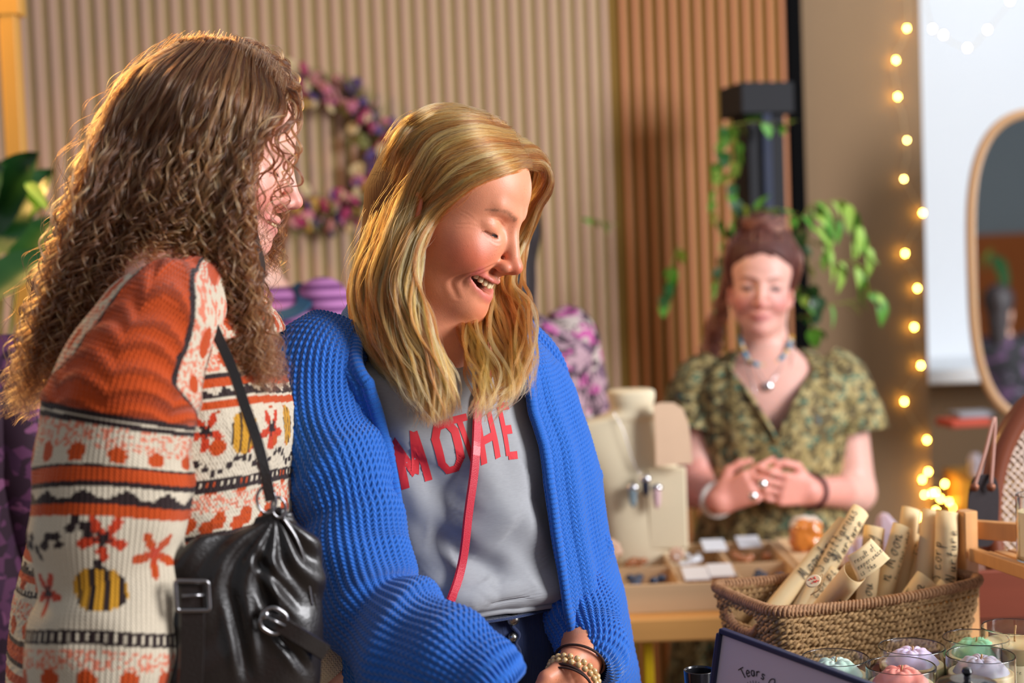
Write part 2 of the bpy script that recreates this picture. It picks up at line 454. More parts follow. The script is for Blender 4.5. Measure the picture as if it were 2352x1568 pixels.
# ---------------------------------------------------------------- hair and cloth tools
def proj(P):
    q = (np.asarray(P) - np.array(CAMP)) @ np.array(CROT); return np.stack([W0 / 2 + FPX * q[..., 0] / -q[..., 2], H0 / 2 - FPX * q[..., 1] / -q[..., 2]], -1)
def hairmat(name, stops, rough=.32, dark=.6):
    N = NT(name); N.t.nodes.remove(N.b)
    h = N.n('ShaderNodeBsdfHairPrincipled', parametrization='COLOR'); h.inputs['Roughness'].default_value = rough
    h.inputs['Radial Roughness'].default_value = .45; h.inputs['Coat'].default_value = 0.2
    a = N.n('ShaderNodeAttribute', attribute_name='rnd'); rp = N.n('ShaderNodeValToRGB'); N.l(a.outputs['Fac'], rp.inputs[0])
    while len(rp.color_ramp.elements) < len(stops): rp.color_ramp.elements.new(.5)
    for e, (p, c) in zip(rp.color_ramp.elements, stops): e.position = p; e.color = (*lin(c), 1)
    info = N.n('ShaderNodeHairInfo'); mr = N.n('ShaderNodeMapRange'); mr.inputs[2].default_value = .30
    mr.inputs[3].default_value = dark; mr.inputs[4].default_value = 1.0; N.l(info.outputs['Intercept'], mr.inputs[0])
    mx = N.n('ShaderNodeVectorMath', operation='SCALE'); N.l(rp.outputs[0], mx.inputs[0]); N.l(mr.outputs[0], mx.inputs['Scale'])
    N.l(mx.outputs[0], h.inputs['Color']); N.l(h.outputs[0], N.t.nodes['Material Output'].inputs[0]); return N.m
def on_ell(px, py, c, r, R, grow=0.):
    """where the sight line of a pixel meets an ellipsoid (or passes nearest to it)"""
    o = np.array(CAMP); d = unit(A(px, py, 1.7) - o); M = R / (np.array(r) + grow); o2 = (o - c) @ M; d2 = d @ M
    a, b, k = d2 @ d2, o2 @ d2, o2 @ o2 - 1; D = b * b - a * k
    t = (-b - math.sqrt(D)) / a if D > 0 else -b / a
    q = o2 + d2 * t
    if D <= 0: q = q / np.linalg.norm(q)
    return c + R @ (q * (np.array(r) + grow))
def strands(guides, n, clumps, m=36, thick=.012, tight=.25, wave=.004, freq=3., curl=0., cfreq=8., lens=(.75, 1.0), wtop=.15, arange=(0, 1), frizz=.0006, spread_tip=1.0, cramp=.22):
    G = np.stack([spline(g, m) for g in guides])                      # guides, m, 3
    k = len(G); rs = np.random
    ca = rs.uniform(*arange, clumps); ca[:min(clumps, k)] = np.linspace(arange[0], arange[1], min(clumps, k))
    idx = rs.randint(0, clumps, n); s = np.linspace(0, 1, m)
    def pos(a):
        q = np.clip(a, 0, 1) * (k - 1); i = np.clip(q.astype(int), 0, k - 2); f = (q - i)[:, None, None]
        p1, p2 = G[i], G[i + 1]; p0 = G[np.maximum(i - 1, 0)]; p3 = G[np.minimum(i + 2, k - 1)]
        return .5 * (2 * p1 + (p2 - p0) * f + (2 * p0 - 5 * p1 + 4 * p2 - p3) * f ** 2 + (3 * p1 - p0 - 3 * p2 + p3) * f ** 3)
    C = pos(ca); T = unit(np.gradient(C, axis=1)); up = np.array([0, -1.0, .15])
    B_ = unit(np.cross(T, up)); N_ = np.cross(B_, T)
    co = rs.uniform(-1, 1, (clumps, 2)) * thick
    grow = (.35 + .65 * np.clip(s / .5, 0, 1))[None, :, None]
    ph = rs.uniform(0, 6.28, clumps)[:, None]; fr = freq * rs.uniform(.8, 1.25, clumps)[:, None]
    wt = np.clip((s - wtop) / .3, 0, 1)[None]
    cc = C + (B_ * co[:, None, :1] + N_ * co[:, None, 1:]) * grow
    cc = cc + B_ * (np.sin(6.28 * fr * s + ph) * wave * wt)[..., None] + N_ * (np.cos(6.28 * fr * s * .9 + ph) * wave * .6 * wt)[..., None]
    if curl:
        cf = cfreq * rs.uniform(.75, 1.3, clumps)[:, None]; am = curl * rs.uniform(.55, 1.25, clumps)[:, None] * np.clip((s - .02) / cramp, 0, 1)[None]
        sg = np.where(rs.rand(clumps) < .5, -1, 1)[:, None]
        cc = cc + B_ * (np.sin(6.28 * cf * s + ph) * am)[..., None] + N_ * (np.cos(6.28 * cf * s + ph) * sg * am)[..., None]
    RND.append(np.clip(rs.rand(clumps)[idx] * .8 + rs.rand(n) * .2, 0, 1))
    o = rs.uniform(-1, 1, (n, 2)); o = o * np.abs(o) ** .2 * thick * tight
    sp = (1 - .45 * s * (2 - spread_tip))[None, :, None]
    P = cc[idx] + (B_[idx] * o[:, None, :1] + N_[idx] * o[:, None, 1:]) * sp
    ph2 = rs.uniform(0, 6.28, (n, 1)); P = P + B_[idx] * (np.sin(6.28 * s * 9 + ph2) * frizz)[..., None] + N_[idx] * (np.sin(6.28 * s * 7 + ph2 * 2) * frizz)[..., None]
    L = rs.uniform(lens[0], lens[1], n); t = s[None] * L[:, None] * (m - 1); i = np.clip(t.astype(int), 0, m - 2); f = (t - i)[..., None]; r = np.arange(n)[:, None]
    return P[r, i] * (1 - f) + P[r, i + 1] * f
class Rings:
    """a cloth surface of stacked rings around a body frame"""
    def __init__(s, rows, R, n=80):
        """rows: (centre xyz, rx, ry); R columns right, forward, up"""
        s.R = R; ts = np.arange(len(rows)); s.n = n
        s.C = spline([r[0] for r in rows], n); s.rx = spline([r[1] for r in rows], n)[:, 0]; s.ry = spline([r[2] for r in rows], n)[:, 0]
        s.e = 2.3; s.tilt = None
    def pt(s, phi, v):
        """phi in radians from forward towards right; v in 0..1 down the rings"""
        phi, v = np.broadcast_arrays(np.asarray(phi, float), np.asarray(v, float)); q = np.clip(v, 0, 1) * (s.n - 1)
        g = lambda a: np.interp(q.ravel(), np.arange(s.n), a).reshape(q.shape)
        c = np.stack([g(s.C[:, k]) for k in range(3)], -1); cs, sn = np.cos(phi), np.sin(phi); w = (np.abs(cs) ** s.e + np.abs(sn) ** s.e) ** (-1 / s.e)
        r = c + (s.R[:, 1] * (g(s.ry) * cs * w)[..., None]) + (s.R[:, 0] * (g(s.rx) * sn * w)[..., None])
        if s.tilt is not None: r[..., 2] -= s.tilt(v) * np.clip(cs, 0, 1) ** 1.5
        return r
    def nrm(s, phi, v, e=1e-3):
        a = s.pt(phi + e, v) - s.pt(phi - e, v); b = s.pt(phi, np.clip(v + e, 0, 1)) - s.pt(phi, np.clip(v - e, 0, 1)); n = unit(np.cross(a, b))
        c = s.pt(phi, v) - s.pt(phi + np.pi, v); return n * np.sign((n * c).sum(-1, keepdims=True))
    def find(s, px, py, lo=-1.6, hi=1.6):
        """the (phi, v) seen at a pixel"""
        P, Vv = np.meshgrid(np.linspace(lo, hi, 160), np.linspace(0, 1, 160), indexing='ij'); X = s.pt(P, Vv); q = proj(X)
        front = (s.nrm(P, Vv) * (np.array(CAMP) - X)).sum(-1) > 0
        d = ((q - (px, py)) ** 2).sum(-1) + (~front) * 1e6; i = np.unravel_index(d.argmin(), d.shape); return P[i], Vv[i]
def knit_disp(ku, kv, pitch=.0078, st=.0058, amp=.0011):
    """ribbed stitches: ku metres across the ribs, kv metres along them"""
    a = ku / pitch; tri = np.abs((a % 1) - .5) * 2                      # 0 at the rib crown, 1 in the valley
    rib = np.cos(np.pi * np.clip(tri, 0, 1)) ; z = (kv / st + .5 * tri )
    return amp * (.75 * rib + .55 * np.sin(2 * np.pi * z) * (.4 + .6 * (1 - tri)))
def knitmat(name, col, pitch=.0078, st=.0058, bump=.7, fuzz=.35, attr=None, dist=.002):
    """knitted wool: V stitches across 'ku' and along 'kv', fuzz on top"""
    N = NT(name); b = N.b; M_ = lambda op, *x: _m(N, op, *x)
    def _m(N, op, *x):
        nd = N.n('ShaderNodeMath', operation=op)
        for i, q in enumerate(x):
            if isinstance(q, (int, float)): nd.inputs[i].default_value = q
            else: N.l(q, nd.inputs[i])
        return nd.outputs[0]
    u = N.n('ShaderNodeAttribute', attribute_name='ku').outputs['Fac']; v = N.n('ShaderNodeAttribute', attribute_name='kv').outputs['Fac']
    a = M_('DIVIDE', u, pitch); tri = M_('PINGPONG', M_('ADD', a, .5), .5); tri = M_('SUBTRACT', 1.0, M_('MULTIPLY', tri, 2.0))
    zz = M_('ADD', M_('DIVIDE', v, st), M_('MULTIPLY', tri, .8)); w = M_('SINE', M_('MULTIPLY', zz, 6.2832))
    # legs of the V
    leg = M_('SINE', M_('MULTIPLY', M_('ADD', zz, M_('MULTIPLY', u, 1 / (pitch * .5))), 6.2832))
    tc = N.n('ShaderNodeTexCoord'); nz = N.n('ShaderNodeTexNoise'); nz.inputs['Scale'].default_value = 900; nz.inputs['Detail'].default_value = 3; N.l(tc.outputs['Object'], nz.inputs[0])
    h = M_('ADD', M_('ADD', M_('MULTIPLY', w, .45), M_('MULTIPLY', leg, .10)), M_('MULTIPLY', nz.outputs[0], fuzz * 2))
    h = M_('SUBTRACT', h, M_('MULTIPLY', tri, .5))
    bp = N.n('ShaderNodeBump'); bp.inputs['Strength'].default_value = bump; bp.inputs['Distance'].default_value = dist; N.l(h, bp.inputs['Height']); N.l(bp.outputs[0], b.inputs['Normal'])
    hs = N.n('ShaderNodeHueSaturation')
    if attr: N.l(N.n('ShaderNodeAttribute', attribute_name=attr).outputs[0], hs.inputs['Color'])
    else: hs.inputs['Color'].default_value = (*lin(col), 1)
    mr = N.n('ShaderNodeMapRange'); mr.inputs[3].default_value = .72; mr.inputs[4].default_value = 1.25; N.l(nz.outputs[0], mr.inputs[0]); N.l(mr.outputs[0], hs.inputs['Value'])
    N.l(hs.outputs[0], b.inputs['Base Color']); b.inputs['Roughness'].default_value = .9; b.inputs['Sheen Weight'].default_value = .35; b.inputs['Sheen Roughness'].default_value = .4
    b.inputs['Specular IOR Level'].default_value = .2
    MATS[name] = N.m; return N.m
def sleeve(path, rads, nu, nv, flat=1.0, folds=(), seed=0, knit=True, pitch=.0078, st=.0058, amp=.0011, roll=0.0, noise=.006, ends=None):
    """knitted sleeve along a spline; returns P (nv, nu, 3), ku, kv"""
    C = spline(path, nv); r = spline(rads, nv)[:, 0]; T, N_, B_ = frames(C); a = np.arange(nu) * 2 * np.pi / nu + roll
    ln = np.concatenate([[0], np.cumsum(np.linalg.norm(np.diff(C, axis=0), axis=1))]); rm = r.mean()
    rr = np.repeat(r[:, None], nu, 1)
    D = N_[:, None] * np.cos(a)[None, :, None] + B_[:, None] * np.sin(a)[None, :, None]
    P0 = C[:, None] + D * rr[..., None]
    rr = rr + noise * vnoise(P0, 14, seed) + noise * .5 * vnoise(P0, 30, seed + 1)
    for (l0, w, am, k, ph) in folds:                                     # rings of slouch: position, width, depth, tilt, phase
        rr = rr + am * np.exp(-((ln[:, None] - l0 - k * np.cos(a + ph)[None]) / w) ** 2)
    nr = max(8, round(2 * np.pi * rm / pitch)); ku = np.repeat((a / (2 * np.pi) * nr * pitch)[None], nv, 0); kv = np.repeat(ln[:, None], nu, 1)
    if knit: rr = rr + knit_disp(ku, kv, pitch, st, amp)
    return C[:, None] + D * rr[..., None], ku, kv, ln
# ---------------------------------------------------------------- heads and bodies
def head_sdf(smile=0.0, jaw=1.0, nose=1.0, chin=1.0):
    """head in its own frame: x to the person's right, y forward, z up, origin between the ears at eye height"""
    s = SDF()
    s.ell((0, -.008, .034), (.0730, .0850, .075), .01)                 # cranium
    s.ell((0, .0285, .036), (.0625, .0565, .055), .02)                 # forehead
    s.ell((0, .020, -.030), (.0565, .060, .065), .03)                 # mid face
    for x in (-1, 1):
        s.ell((x * .034, .048, -.030), (.026, .026, .022), .022)      # cheek bone
        s.ell((x * .031, .056, -.044), (.021, .0195 + .004 * smile, .018), .018)   # cheek apple
        s.ell((x * .041, .014, -.058), (.014 * jaw, .030, .026), .03) # jaw corner
        s.cap((x * .040, .004, -.072), (x * .012, .056, -.100), .012, .0120, .022)
        s.cap((x * .010, .0785, .0185), (x * .034, .071, .0235), .0085, .006, .012)    # brow ridge
    s.ell((0, .060, -.078), (.026, .022, .022), .02)                  # muzzle
    s.ell((0, .070, -.098), (.017, .0145, .0125 * chin), .014)        # chin
    s.ell((0, .035, -.088), (.034, .036, .020), .025)                 # under jaw
    for x in (-1, 1):                                                 # eye sockets and lids
        s.ell((x * .031, .0885, .000), (.0175, .0155, .0115), .012, sub=True)
        s.ell((x * .031, .0630, -.001), (.0155, .0148, .0125), .004)
        s.ell((x * .012, .089, .001), (.006, .007, .012), .008, sub=True)
    for x in (-1, 1): s.ell((x * .019, .0745, -.024), (.010, .010, .018), .016)   # beside the nose
    # nose
    s.cap((0, .0805, .010), (0, .0985, -.030), .0068, .0082, .012)
    s.ell((0, .1025, -.0365), (.0092, .0105, .0090), .007)
    for x in (-1, 1):
        s.ell((x * .0108, .0925, -.0405), (.0066, .0105, .0072), .005)
        s.ell((x * .0060, .0960, -.0475), (.0030, .0055, .0030), .002, sub=True)
    s.cap((0, .100, -.041), (0, .086, -.050), .0040, .0050, .006)     # columella
    return s
def ear_ops(s):
    for x in (-1, 1):
        R = rotm('Z', -x * 22) @ rotm('X', -8)
        c = np.array((x * .070, -.014, -.020))
        s.ell(c, (.006, .0150, .027), .006, R)
        s.ell(c + (x * .006, .001, .004), (.005, .0090, .017), .004, R, sub=True)
        t = np.linspace(-2.4, 1.9, 9)
        pts = [c + R @ np.array((x * .004, -.0135 * np.cos(q), .003 + .0235 * np.sin(q))) for q in t]
        s.chain(pts, [.0030] * 9, .003)
        s.ell(c + np.array((x * .001, .005, -.026)), (.0045, .0065, .0085), .004, R)
        s.ell(c + np.array((x * .002, .015, -.004)), (.004, .004, .006), .004)
    return s
def neck_body(s, nb, hb, r=.052, k=.03):
    """neck from nb (base) to hb (inside the skull)"""
    s.cap(nb, hb, r * 1.04, r * .92, k); return s
def hand_sdf(s, wrist, fwd, pal, curl=.5, L=.19, side=1, spread=.12, thumb=.6):
    """a hand: wrist point, forward direction, palm normal, finger curl 0..1, side +1/-1 puts the thumb"""
    w = np.array(wrist, float); f = unit(np.array(fwd, float)); n = unit(np.array(pal, float) - f * np.dot(pal, f)); t = np.cross(f, n) * side
    S = L / .19
    for q in (-.030, -.010, .010, .030):
        s.cap(w + f * .012 * S + t * q * .7 * S, w + f * .085 * S + t * q * S, .0135 * S, .0115 * S, .012)
    lens = [(.030, .042, .024, .020, .0085), (.010, .047, .028, .022, .0088), (-.010, .044, .026, .021, .0085), (-.029, .034, .020, .018, .0075)]
    for i, (q, a, b, c, r) in enumerate(lens):
        p = w + f * (.086 - .004 * abs(i - 1)) * S + t * q * S; d = f + t * q * spread * 20; d = unit(d)
        ang = curl * (1.0 + .06 * i)
        for j, (ln, rr) in enumerate(((a, r), (b, r * .93), (c, r * .85))):
            th = ang * (.55, 1.3, 1.95)[j] * 1.0
            dd = d * math.cos(th) + n * math.sin(th)
            p2 = p + dd * ln * S; s.cap(p, p2, rr * S, rr * .93 * S, .003); p = p2
    p = w + f * .022 * S + t * .026 * S
    d1 = unit(f * .75 + t * .75 + n * .35 * thumb); p2 = p + d1 * .042 * S; s.cap(p, p2, .0145 * S, .0105 * S, .012)
    d2 = unit(f * .95 + t * (.35 - .4 * thumb) + n * .5 * thumb); p3 = p2 + d2 * .031 * S; s.cap(p2, p3, .0102 * S, .0092 * S, .004)
    d3 = unit(f * 1 + t * (.1 - .5 * thumb) + n * .6 * thumb); s.cap(p3, p3 + d3 * .026 * S, .0092 * S, .0072 * S, .004)
def fmat(fwd, up=(0, 0, 1), roll=0.0):
    """rotation whose columns are right, forward, up for a head or torso looking along fwd"""
    f = unit(np.array(fwd, float)); r = unit(np.cross(f, up)); u = np.cross(r, f)
    M = np.stack([r, f, u], 1)
    return M @ rotm('Y', roll)
def bump_at(V, N_, spots):
    """push vertices along a direction by gaussian bumps: (centre, sigma(3), amount)"""
    for c, sg, a in spots:
        w = np.exp(-(((V - np.array(c)) / np.array(sg)) ** 2).sum(1) * .5); V = V + N_ * (w * a)[:, None]
    return V
def crease(V, N_, pts, w, a):
    P = spline(pts, 40); d = np.min(np.linalg.norm(V[:, None] - P[None], axis=2), 1) if len(V) < 60000 else None
    return V + N_ * (a * np.exp(-(d / w) ** 2))[:, None]
def skinmat(name, base, red):
    N = NT(name); b = N.b
    a = N.n('ShaderNodeAttribute', attribute_name='Col'); nz = N.n('ShaderNodeTexNoise'); nz.inputs['Scale'].default_value = 90; nz.inputs['Detail'].default_value = 5
    tc = N.n('ShaderNodeTexCoord'); N.l(tc.outputs['Object'], nz.inputs[0])
    hs = N.n('ShaderNodeHueSaturation'); N.l(a.outputs[0], hs.inputs['Color'])
    mr = N.n('ShaderNodeMapRange'); mr.inputs[3].default_value = .90; mr.inputs[4].default_value = 1.10
    N.l(nz.outputs[0], mr.inputs[0]); N.l(mr.outputs[0], hs.inputs['Value'])
    vo = N.n('ShaderNodeTexVoronoi'); vo.inputs['Scale'].default_value = 240; N.l(tc.outputs['Object'], vo.inputs[0]); fr = N.n('ShaderNodeMapRange'); fr.inputs[1].default_value = .10; fr.inputs[2].default_value = .30; fr.inputs[3].default_value = .30; fr.inputs[4].default_value = 0; N.l(vo.outputs['Distance'], fr.inputs[0])
    n3 = N.n('ShaderNodeTexNoise'); n3.inputs['Scale'].default_value = 45; N.l(tc.outputs['Object'], n3.inputs[0]); m3 = N.n('ShaderNodeMapRange'); m3.inputs[1].default_value = .48; m3.inputs[2].default_value = .65; N.l(n3.outputs[0], m3.inputs[0])
    mu = N.n('ShaderNodeMath', operation='MULTIPLY'); N.l(fr.outputs[0], mu.inputs[0]); N.l(m3.outputs[0], mu.inputs[1]); mf = N.n('ShaderNodeMix', data_type='RGBA'); N.l(mu.outputs[0], mf.inputs[0]); N.l(hs.outputs[0], mf.inputs[6]); mf.inputs[7].default_value = (*lin((150, 70, 44)), 1); N.l(mf.outputs[2], b.inputs['Base Color'])
    b.inputs['Roughness'].default_value = .47; b.inputs['Subsurface Weight'].default_value = .25
    b.inputs['Subsurface Radius'].default_value = (1, .35, .18); b.inputs['Subsurface Scale'].default_value = .006
    n2 = N.n('ShaderNodeTexNoise'); n2.inputs['Scale'].default_value = 700; n2.inputs['Detail'].default_value = 2; N.l(tc.outputs['Object'], n2.inputs[0])
    bp = N.n('ShaderNodeBump'); bp.inputs['Strength'].default_value = .15; bp.inputs['Distance'].default_value = .001
    N.l(n2.outputs[0], bp.inputs['Height']); N.l(bp.outputs[0], b.inputs['Normal'])
    MATS[name] = N.m; return N.m
def g3(V, c, s): return np.exp(-(((V - np.array(c)) / np.array(s)) ** 2).sum(1) * .5)
def paint_head(V, base, blush, lip, brow, lipw=1.0, smile=0., browc=True):
    """base colour, cheek flush, lips, eyebrows: colours the skin itself has, in the head's own frame"""
    C = np.repeat(lin(base)[None], len(V), 0); b = lin(blush)
    w = np.zeros(len(V))
    for x in (-1, 1): w = np.maximum(w, g3(V, (x * .042, .055, -.040), (.020, .03, .018)) * .8)
    w = np.maximum(w, g3(V, (0, .108, -.040), (.012, .012, .010)) * .65); w = np.maximum(w, g3(V, (0, .085, -.100), (.014, .02, .010)) * .35)
    for x in (-1, 1): w = np.maximum(w, g3(V, (x * .078, -.016, -.018), (.006, .014, .022)) * .8)
    C = C * (1 - w[:, None]) + b * w[:, None]
    if browc:
        ax = np.abs(V[:, 0]); z0 = np.interp(ax, (.010, .030, .040, .050), (.0150, .0215, .0205, .0150)); th = np.interp(ax, (.010, .03, .050), (.0030, .0028, .0012))
        w = np.exp(-((V[:, 2] - z0) / th) ** 2) * (ax > .010) * (ax < .050) * (V[:, 1] > .03)
        w = w * (.65 + .35 * vnoise(V, 500, 3)); w = np.clip(w, 0, 1)[:, None] * .8
        C = C * (1 - w) + lin(brow) * w
    return C
def lid_curve(x, n=17, dz=0.):
    t = np.linspace(-1, 1, n)
    return np.stack([x * .0315 + t * .0135, .0775 - .0085 * t ** 2 - .0035 * x * t, -.0050 - .0028 * (1 - t ** 2) + dz - .0006 * x * t], 1)
def eye_slits(s, r=.0019):
    for x in (-1, 1):
        P = lid_curve(x)
        for i in range(len(P) - 1): s.ops.append(('c', P[i] - (0, .0000, .0022), P[i + 1] - (0, .0000, .0022), (r * (1 - .6 * abs(i - 7.5) / 8), r * (1 - .6 * abs(i - 6.5) / 8)), .0008, True, None))
    return s
def creases(V, F, lines, w, a):
    """shallow skin folds: lines of (x, z) points on the front of the face, or (y, z) points on its side"""
    N_ = vnormals(V, F)
    for plane, pts, w_, a_ in lines:
        P = spline(pts, 30); ok = V[:, 1] > .015
        q = V[:, [0, 2]] if plane == 'f' else V[:, [1, 2]]
        sgn = np.sign(pts[0][0]) if plane == 'f' else None
        I = np.nonzero(ok & ((V[:, 0] > 0) if plane in ('f+', 'r') else (V[:, 0] < 0) if plane in ('f-', 'l') else ok))[0]
        q = V[I][:, [0, 2]] if plane[0] == 'f' else V[I][:, [1, 2]]
        d2 = ((q[:, None] - P[None]) ** 2).sum(2); j = d2.argmin(1); d = np.sqrt(d2[np.arange(len(j)), j])
        fade = np.sin(np.clip(np.linspace(.04, .96, 30), 0, 1) * np.pi)[j] ** .6
        prof = -np.exp(-(d / w_) ** 2) + .55 * np.exp(-((d - 2.3 * w_) / (1.3 * w_)) ** 2)
        V[I] += N_[I] * (a_ * prof * fade)[:, None]
    return V
def closed_eye_parts(Rh, c, person, lashm, s=1.0, eyem=None):
    """downcast eyes: an eyeball behind the slit, a lash line and short lashes for each side"""
    for x in (-1, 1):
        if eyem:
            ec = np.array((x * .031, .0628, -.0014)); eb = MB().ball(ec * s @ Rh.T + c, np.array((.0138, .0142, .0118)) * s, 24, Rh).build('eye', eyem, person)
            MB().ball((ec + (-.003 * x * 0 - .0018, .0118, -.0058)) * s @ Rh.T + c, np.array((.0052, .0026, .0046)) * s, 16, Rh).build('iris', m_iris, eb)
        m = MB(); P = lid_curve(x, 24)
        m.tube((P + (0, -.0004, .0010)) * s @ Rh.T + c, np.interp(np.linspace(-1, 1, 24), (-1, 0, 1), (.0003, .0009, .0003)) * s, 5)
        for i in range(34):
            q = -1 + 2 * (i + .5) / 34; p = np.array([np.interp(q, np.linspace(-1, 1, 24), P[:, k]) for k in range(3)])
            d = np.array([q * .0035, .0030, -.0046]) * random.uniform(.7, 1); pts = [p, p + d * .5 + (0, .0004, -.0004), p + d + (0, .0014, .0006)]
            m.tube(np.array(pts) * s @ Rh.T + c, [.00022 * s, .00018 * s, .00008 * s], 3)
        m.build('eyelashes', lashm, person)
def teeth_part(Rh, c, person, m, mid, n=8, w=.0068, h=.0088, s=1.0, dz=.0012, back=.0060):
    """upper teeth, each one a sub-part of its own"""
    par = None; L = np.interp(np.linspace(0, 1, 60), np.linspace(0, 1, len(mid)), mid[:, 0]); P = spline(mid, 120)
    ln = np.concatenate([[0], np.cumsum(np.linalg.norm(np.diff(P, axis=0), axis=1))]); mid_l = ln[-1] / 2
    for i in range(n):
        t = mid_l + (i - (n - 1) / 2) * w; k = np.array([np.interp(t, ln, P[:, q]) for q in range(3)])
        k2 = np.array([np.interp(t + .001, ln, P[:, q]) for q in range(3)]); tg = unit(k2 - k); tg[2] = 0; tg = unit(tg)
        nf = np.cross((0, 0, 1), tg) * (1 if tg[0] < 0 else -1); R = np.stack([tg, np.array(nf), [0, 0, 1]], 1)
        sc = (1.0 if i in (n // 2 - 1, n // 2) else .9)
        p = k + np.array((0, -back, dz + .0004 * abs(i - (n - 1) / 2))) + (0, 0, .0016)
        mb = MB(); u = np.linspace(-np.pi / 2, np.pi / 2, 10); a = np.arange(14) * 2 * np.pi / 14
        se = lambda z, e: np.sign(z) * np.abs(z) ** e
        Q = np.stack([se(np.cos(u), .5)[:, None] * se(np.cos(a), .6) * w * .49 * sc, se(np.cos(u), .5)[:, None] * se(np.sin(a), .8) * .0030, np.repeat(se(np.sin(u), .6)[:, None], 14, 1) * h * .5 * sc], -1)
        Q = (Q @ R.T + p) * s @ Rh.T + c; mb.grid(Q, cv=True); mb.build('tooth', m, person)
m_iris = mat('blue_grey_iris', (62, 84, 104), .1, var=.3, vs=600, coat=.6)
def person_mesh(S, boxes, h_lo=.008, it=2):
    """one body surface: coarse everywhere, fine inside the boxes (lo, hi, h); pieces meet at the box faces"""
    V, F = S.mesh(h_lo); V = relax(V, F, 1)
    cen = V[F].mean(1); keep = np.ones(len(F), bool)
    for lo, hi, h in boxes: keep &= ~((cen > np.array(lo) + h_lo * .4) & (cen < np.array(hi) - h_lo * .4)).all(1)
    used = np.unique(F[keep]); mp = np.full(len(V), -1); mp[used] = np.arange(len(used)); VV = [V[used]]; FF = [mp[F[keep]]]; n = len(used)
    for lo, hi, h in boxes:
        v, f = S.mesh(h, lo, hi)
        v = relax(v, f, it, .45); VV.append(v); FF.append(f + n); n += len(v)
    return np.concatenate(VV), np.concatenate(FF)
# ---------------------------------------------------------------- woman in the blue cardigan: head
m_skin = skinmat('fair_skin', None, None)
m_lash = mat('dark_lash', (42, 30, 26), .5, var=.05)
m_tooth = mat('tooth_ivory', (236, 214, 170), .25, var=.05, coat=.4)
m_mouth = mat('mouth_inside', (90, 24, 22), .5)
B_HF = unit(np.array([.885, -.37, -.40])); B_HR = fmat(B_HF, roll=-5); B_HC = A(1035, 478, 1.70)
def blonde_head():
    s = head_sdf(smile=1.0)
    # open smile: mouth slot following the curved lips
    t = np.linspace(-1, 1, 9)
    lipu = np.stack([t * .0380, .0840 - .0290 * t ** 2, -.0625 + .0115 * t ** 2], 1)
    lipl = np.stack([t * .0355, .0795 - .0255 * t ** 2, -.0820 + .0240 * t ** 2], 1)
    s.chain(lipu, [.0026, .0038, .0046, .0052, .0052, .0052, .0046, .0038, .0026], .006)
    s.chain(lipl, [.0030, .0046, .0056, .0062, .0064, .0062, .0056, .0046, .0030], .006)
    mid = np.stack([t * .0375, .0875 - .0310 * t ** 2, -.0705 + .0155 * t ** 2], 1)
    s.ell((0, .062, -.0680), (.026, .014, .007), .004, sub=True)
    rr = lambda q: np.interp(abs(q), (0, .5, .8, 1), (.0066, .0058, .0036, .0012))
    for dy in (0, .006, .012):
        for i in range(8): s.ops.append(('c', mid[i] - (0, dy, 0), mid[i + 1] - (0, dy, 0), (rr(t[i]), rr(t[i + 1])), .0025, True, None))
    ear_ops(s); eye_slits(s)
    return s, lipu, lipl, mid

m_eye = mat('eye_white_blue', (206, 204, 206), .15, var=.3, vs=120, coat=.5)
B_CR = [(p, [(sg * .019, -.040), (sg * .031, -.048), (sg * .0415, -.060), (sg * .0425, -.076), (sg * .034, -.092)], .0016, .0015) for p, sg in (('f+', 1), ('f-', -1))]
B_CR += [(p, [(sg * .0375, -.054), (sg * .038, -.064), (sg * .035, -.078)], .0010, .0007) for p, sg in (('f+', 1), ('f-', -1))]
B_CR += [(p, [(.060, -.002), (.050, .003), (.038, .004)], .0007, .0004) for p in ('r', 'l')]
B_CR += [(p, [(.062, -.006), (.052, -.007), (.041, -.012)], .0007, .0007) for p in ('r', 'l')]
B_CR += [(p, [(sg * .020, -.013), (sg * .030, -.0165), (sg * .042, -.013)], .0008, .0007) for p, sg in (('f+', 1), ('f-', -1))]
B_CR += [(p, [(sg * .016, .004), (sg * .030, .0085), (sg * .046, .003)], .0007, .0009) for p, sg in (('f+', 1), ('f-', -1))]
# ---------------------------------------------------------------- woman in the blue cardigan
B = thing('person', 'smiling woman with long blonde hair in a bright blue knitted cardigan and grey lettered T-shirt', 'person', (0.02, 1.74, 0))
B_N = A(968, 722, 1.745)                                               # base of the neck
B_F = unit(np.array([.66, -.75, 0])); B_R = fmat(B_F)
B_W = A(1085, 1400, 1.80); B_P = A(1095, 1650, 1.84)
shR = B_N + B_R @ np.array((.150, 0, -.062)); shL = B_N + B_R @ np.array((-.132, -.004, -.078))
elR, wrR = A(790, 1400, 1.56), A(1150, 1650, 1.42)
elL, wrL = A(1338, 1300, 1.82), A(1338, 1505, 1.665)
S = SDF()
hs_, lipu, lipl, b_mid = blonde_head()
S.xform(B_HR, B_HC, hs_)
S.cap(B_N + (0, 0, -.02), B_HC + B_HR @ np.array((0, -.022, -.045)), .056, .050, .03)
S.cap(B_N + B_R @ np.array((0, .020, -.035)), B_HC + B_HR @ np.array((0, .01, -.07)), .034, .030, .03)
S.ell(B_N + B_R @ np.array((0, -.004, -.080)), (.125, .052, .055), .04, B_R)
S.ell(B_N * .75 + B_W * .25 + B_R @ np.array((0, .004, 0)), (.125, .078, .15), .05, B_R)
S.ell(B_W, (.125, .095, .14), .05, B_R); S.ell(B_P, (.155, .11, .12), .05, B_R)
S.cap(shL, elL, .046, .037, .03).cap(elL, wrL, .036, .0255, .02); S.cap(shR, elR, .046, .037, .03).cap(elR, wrR, .036, .0255, .02)
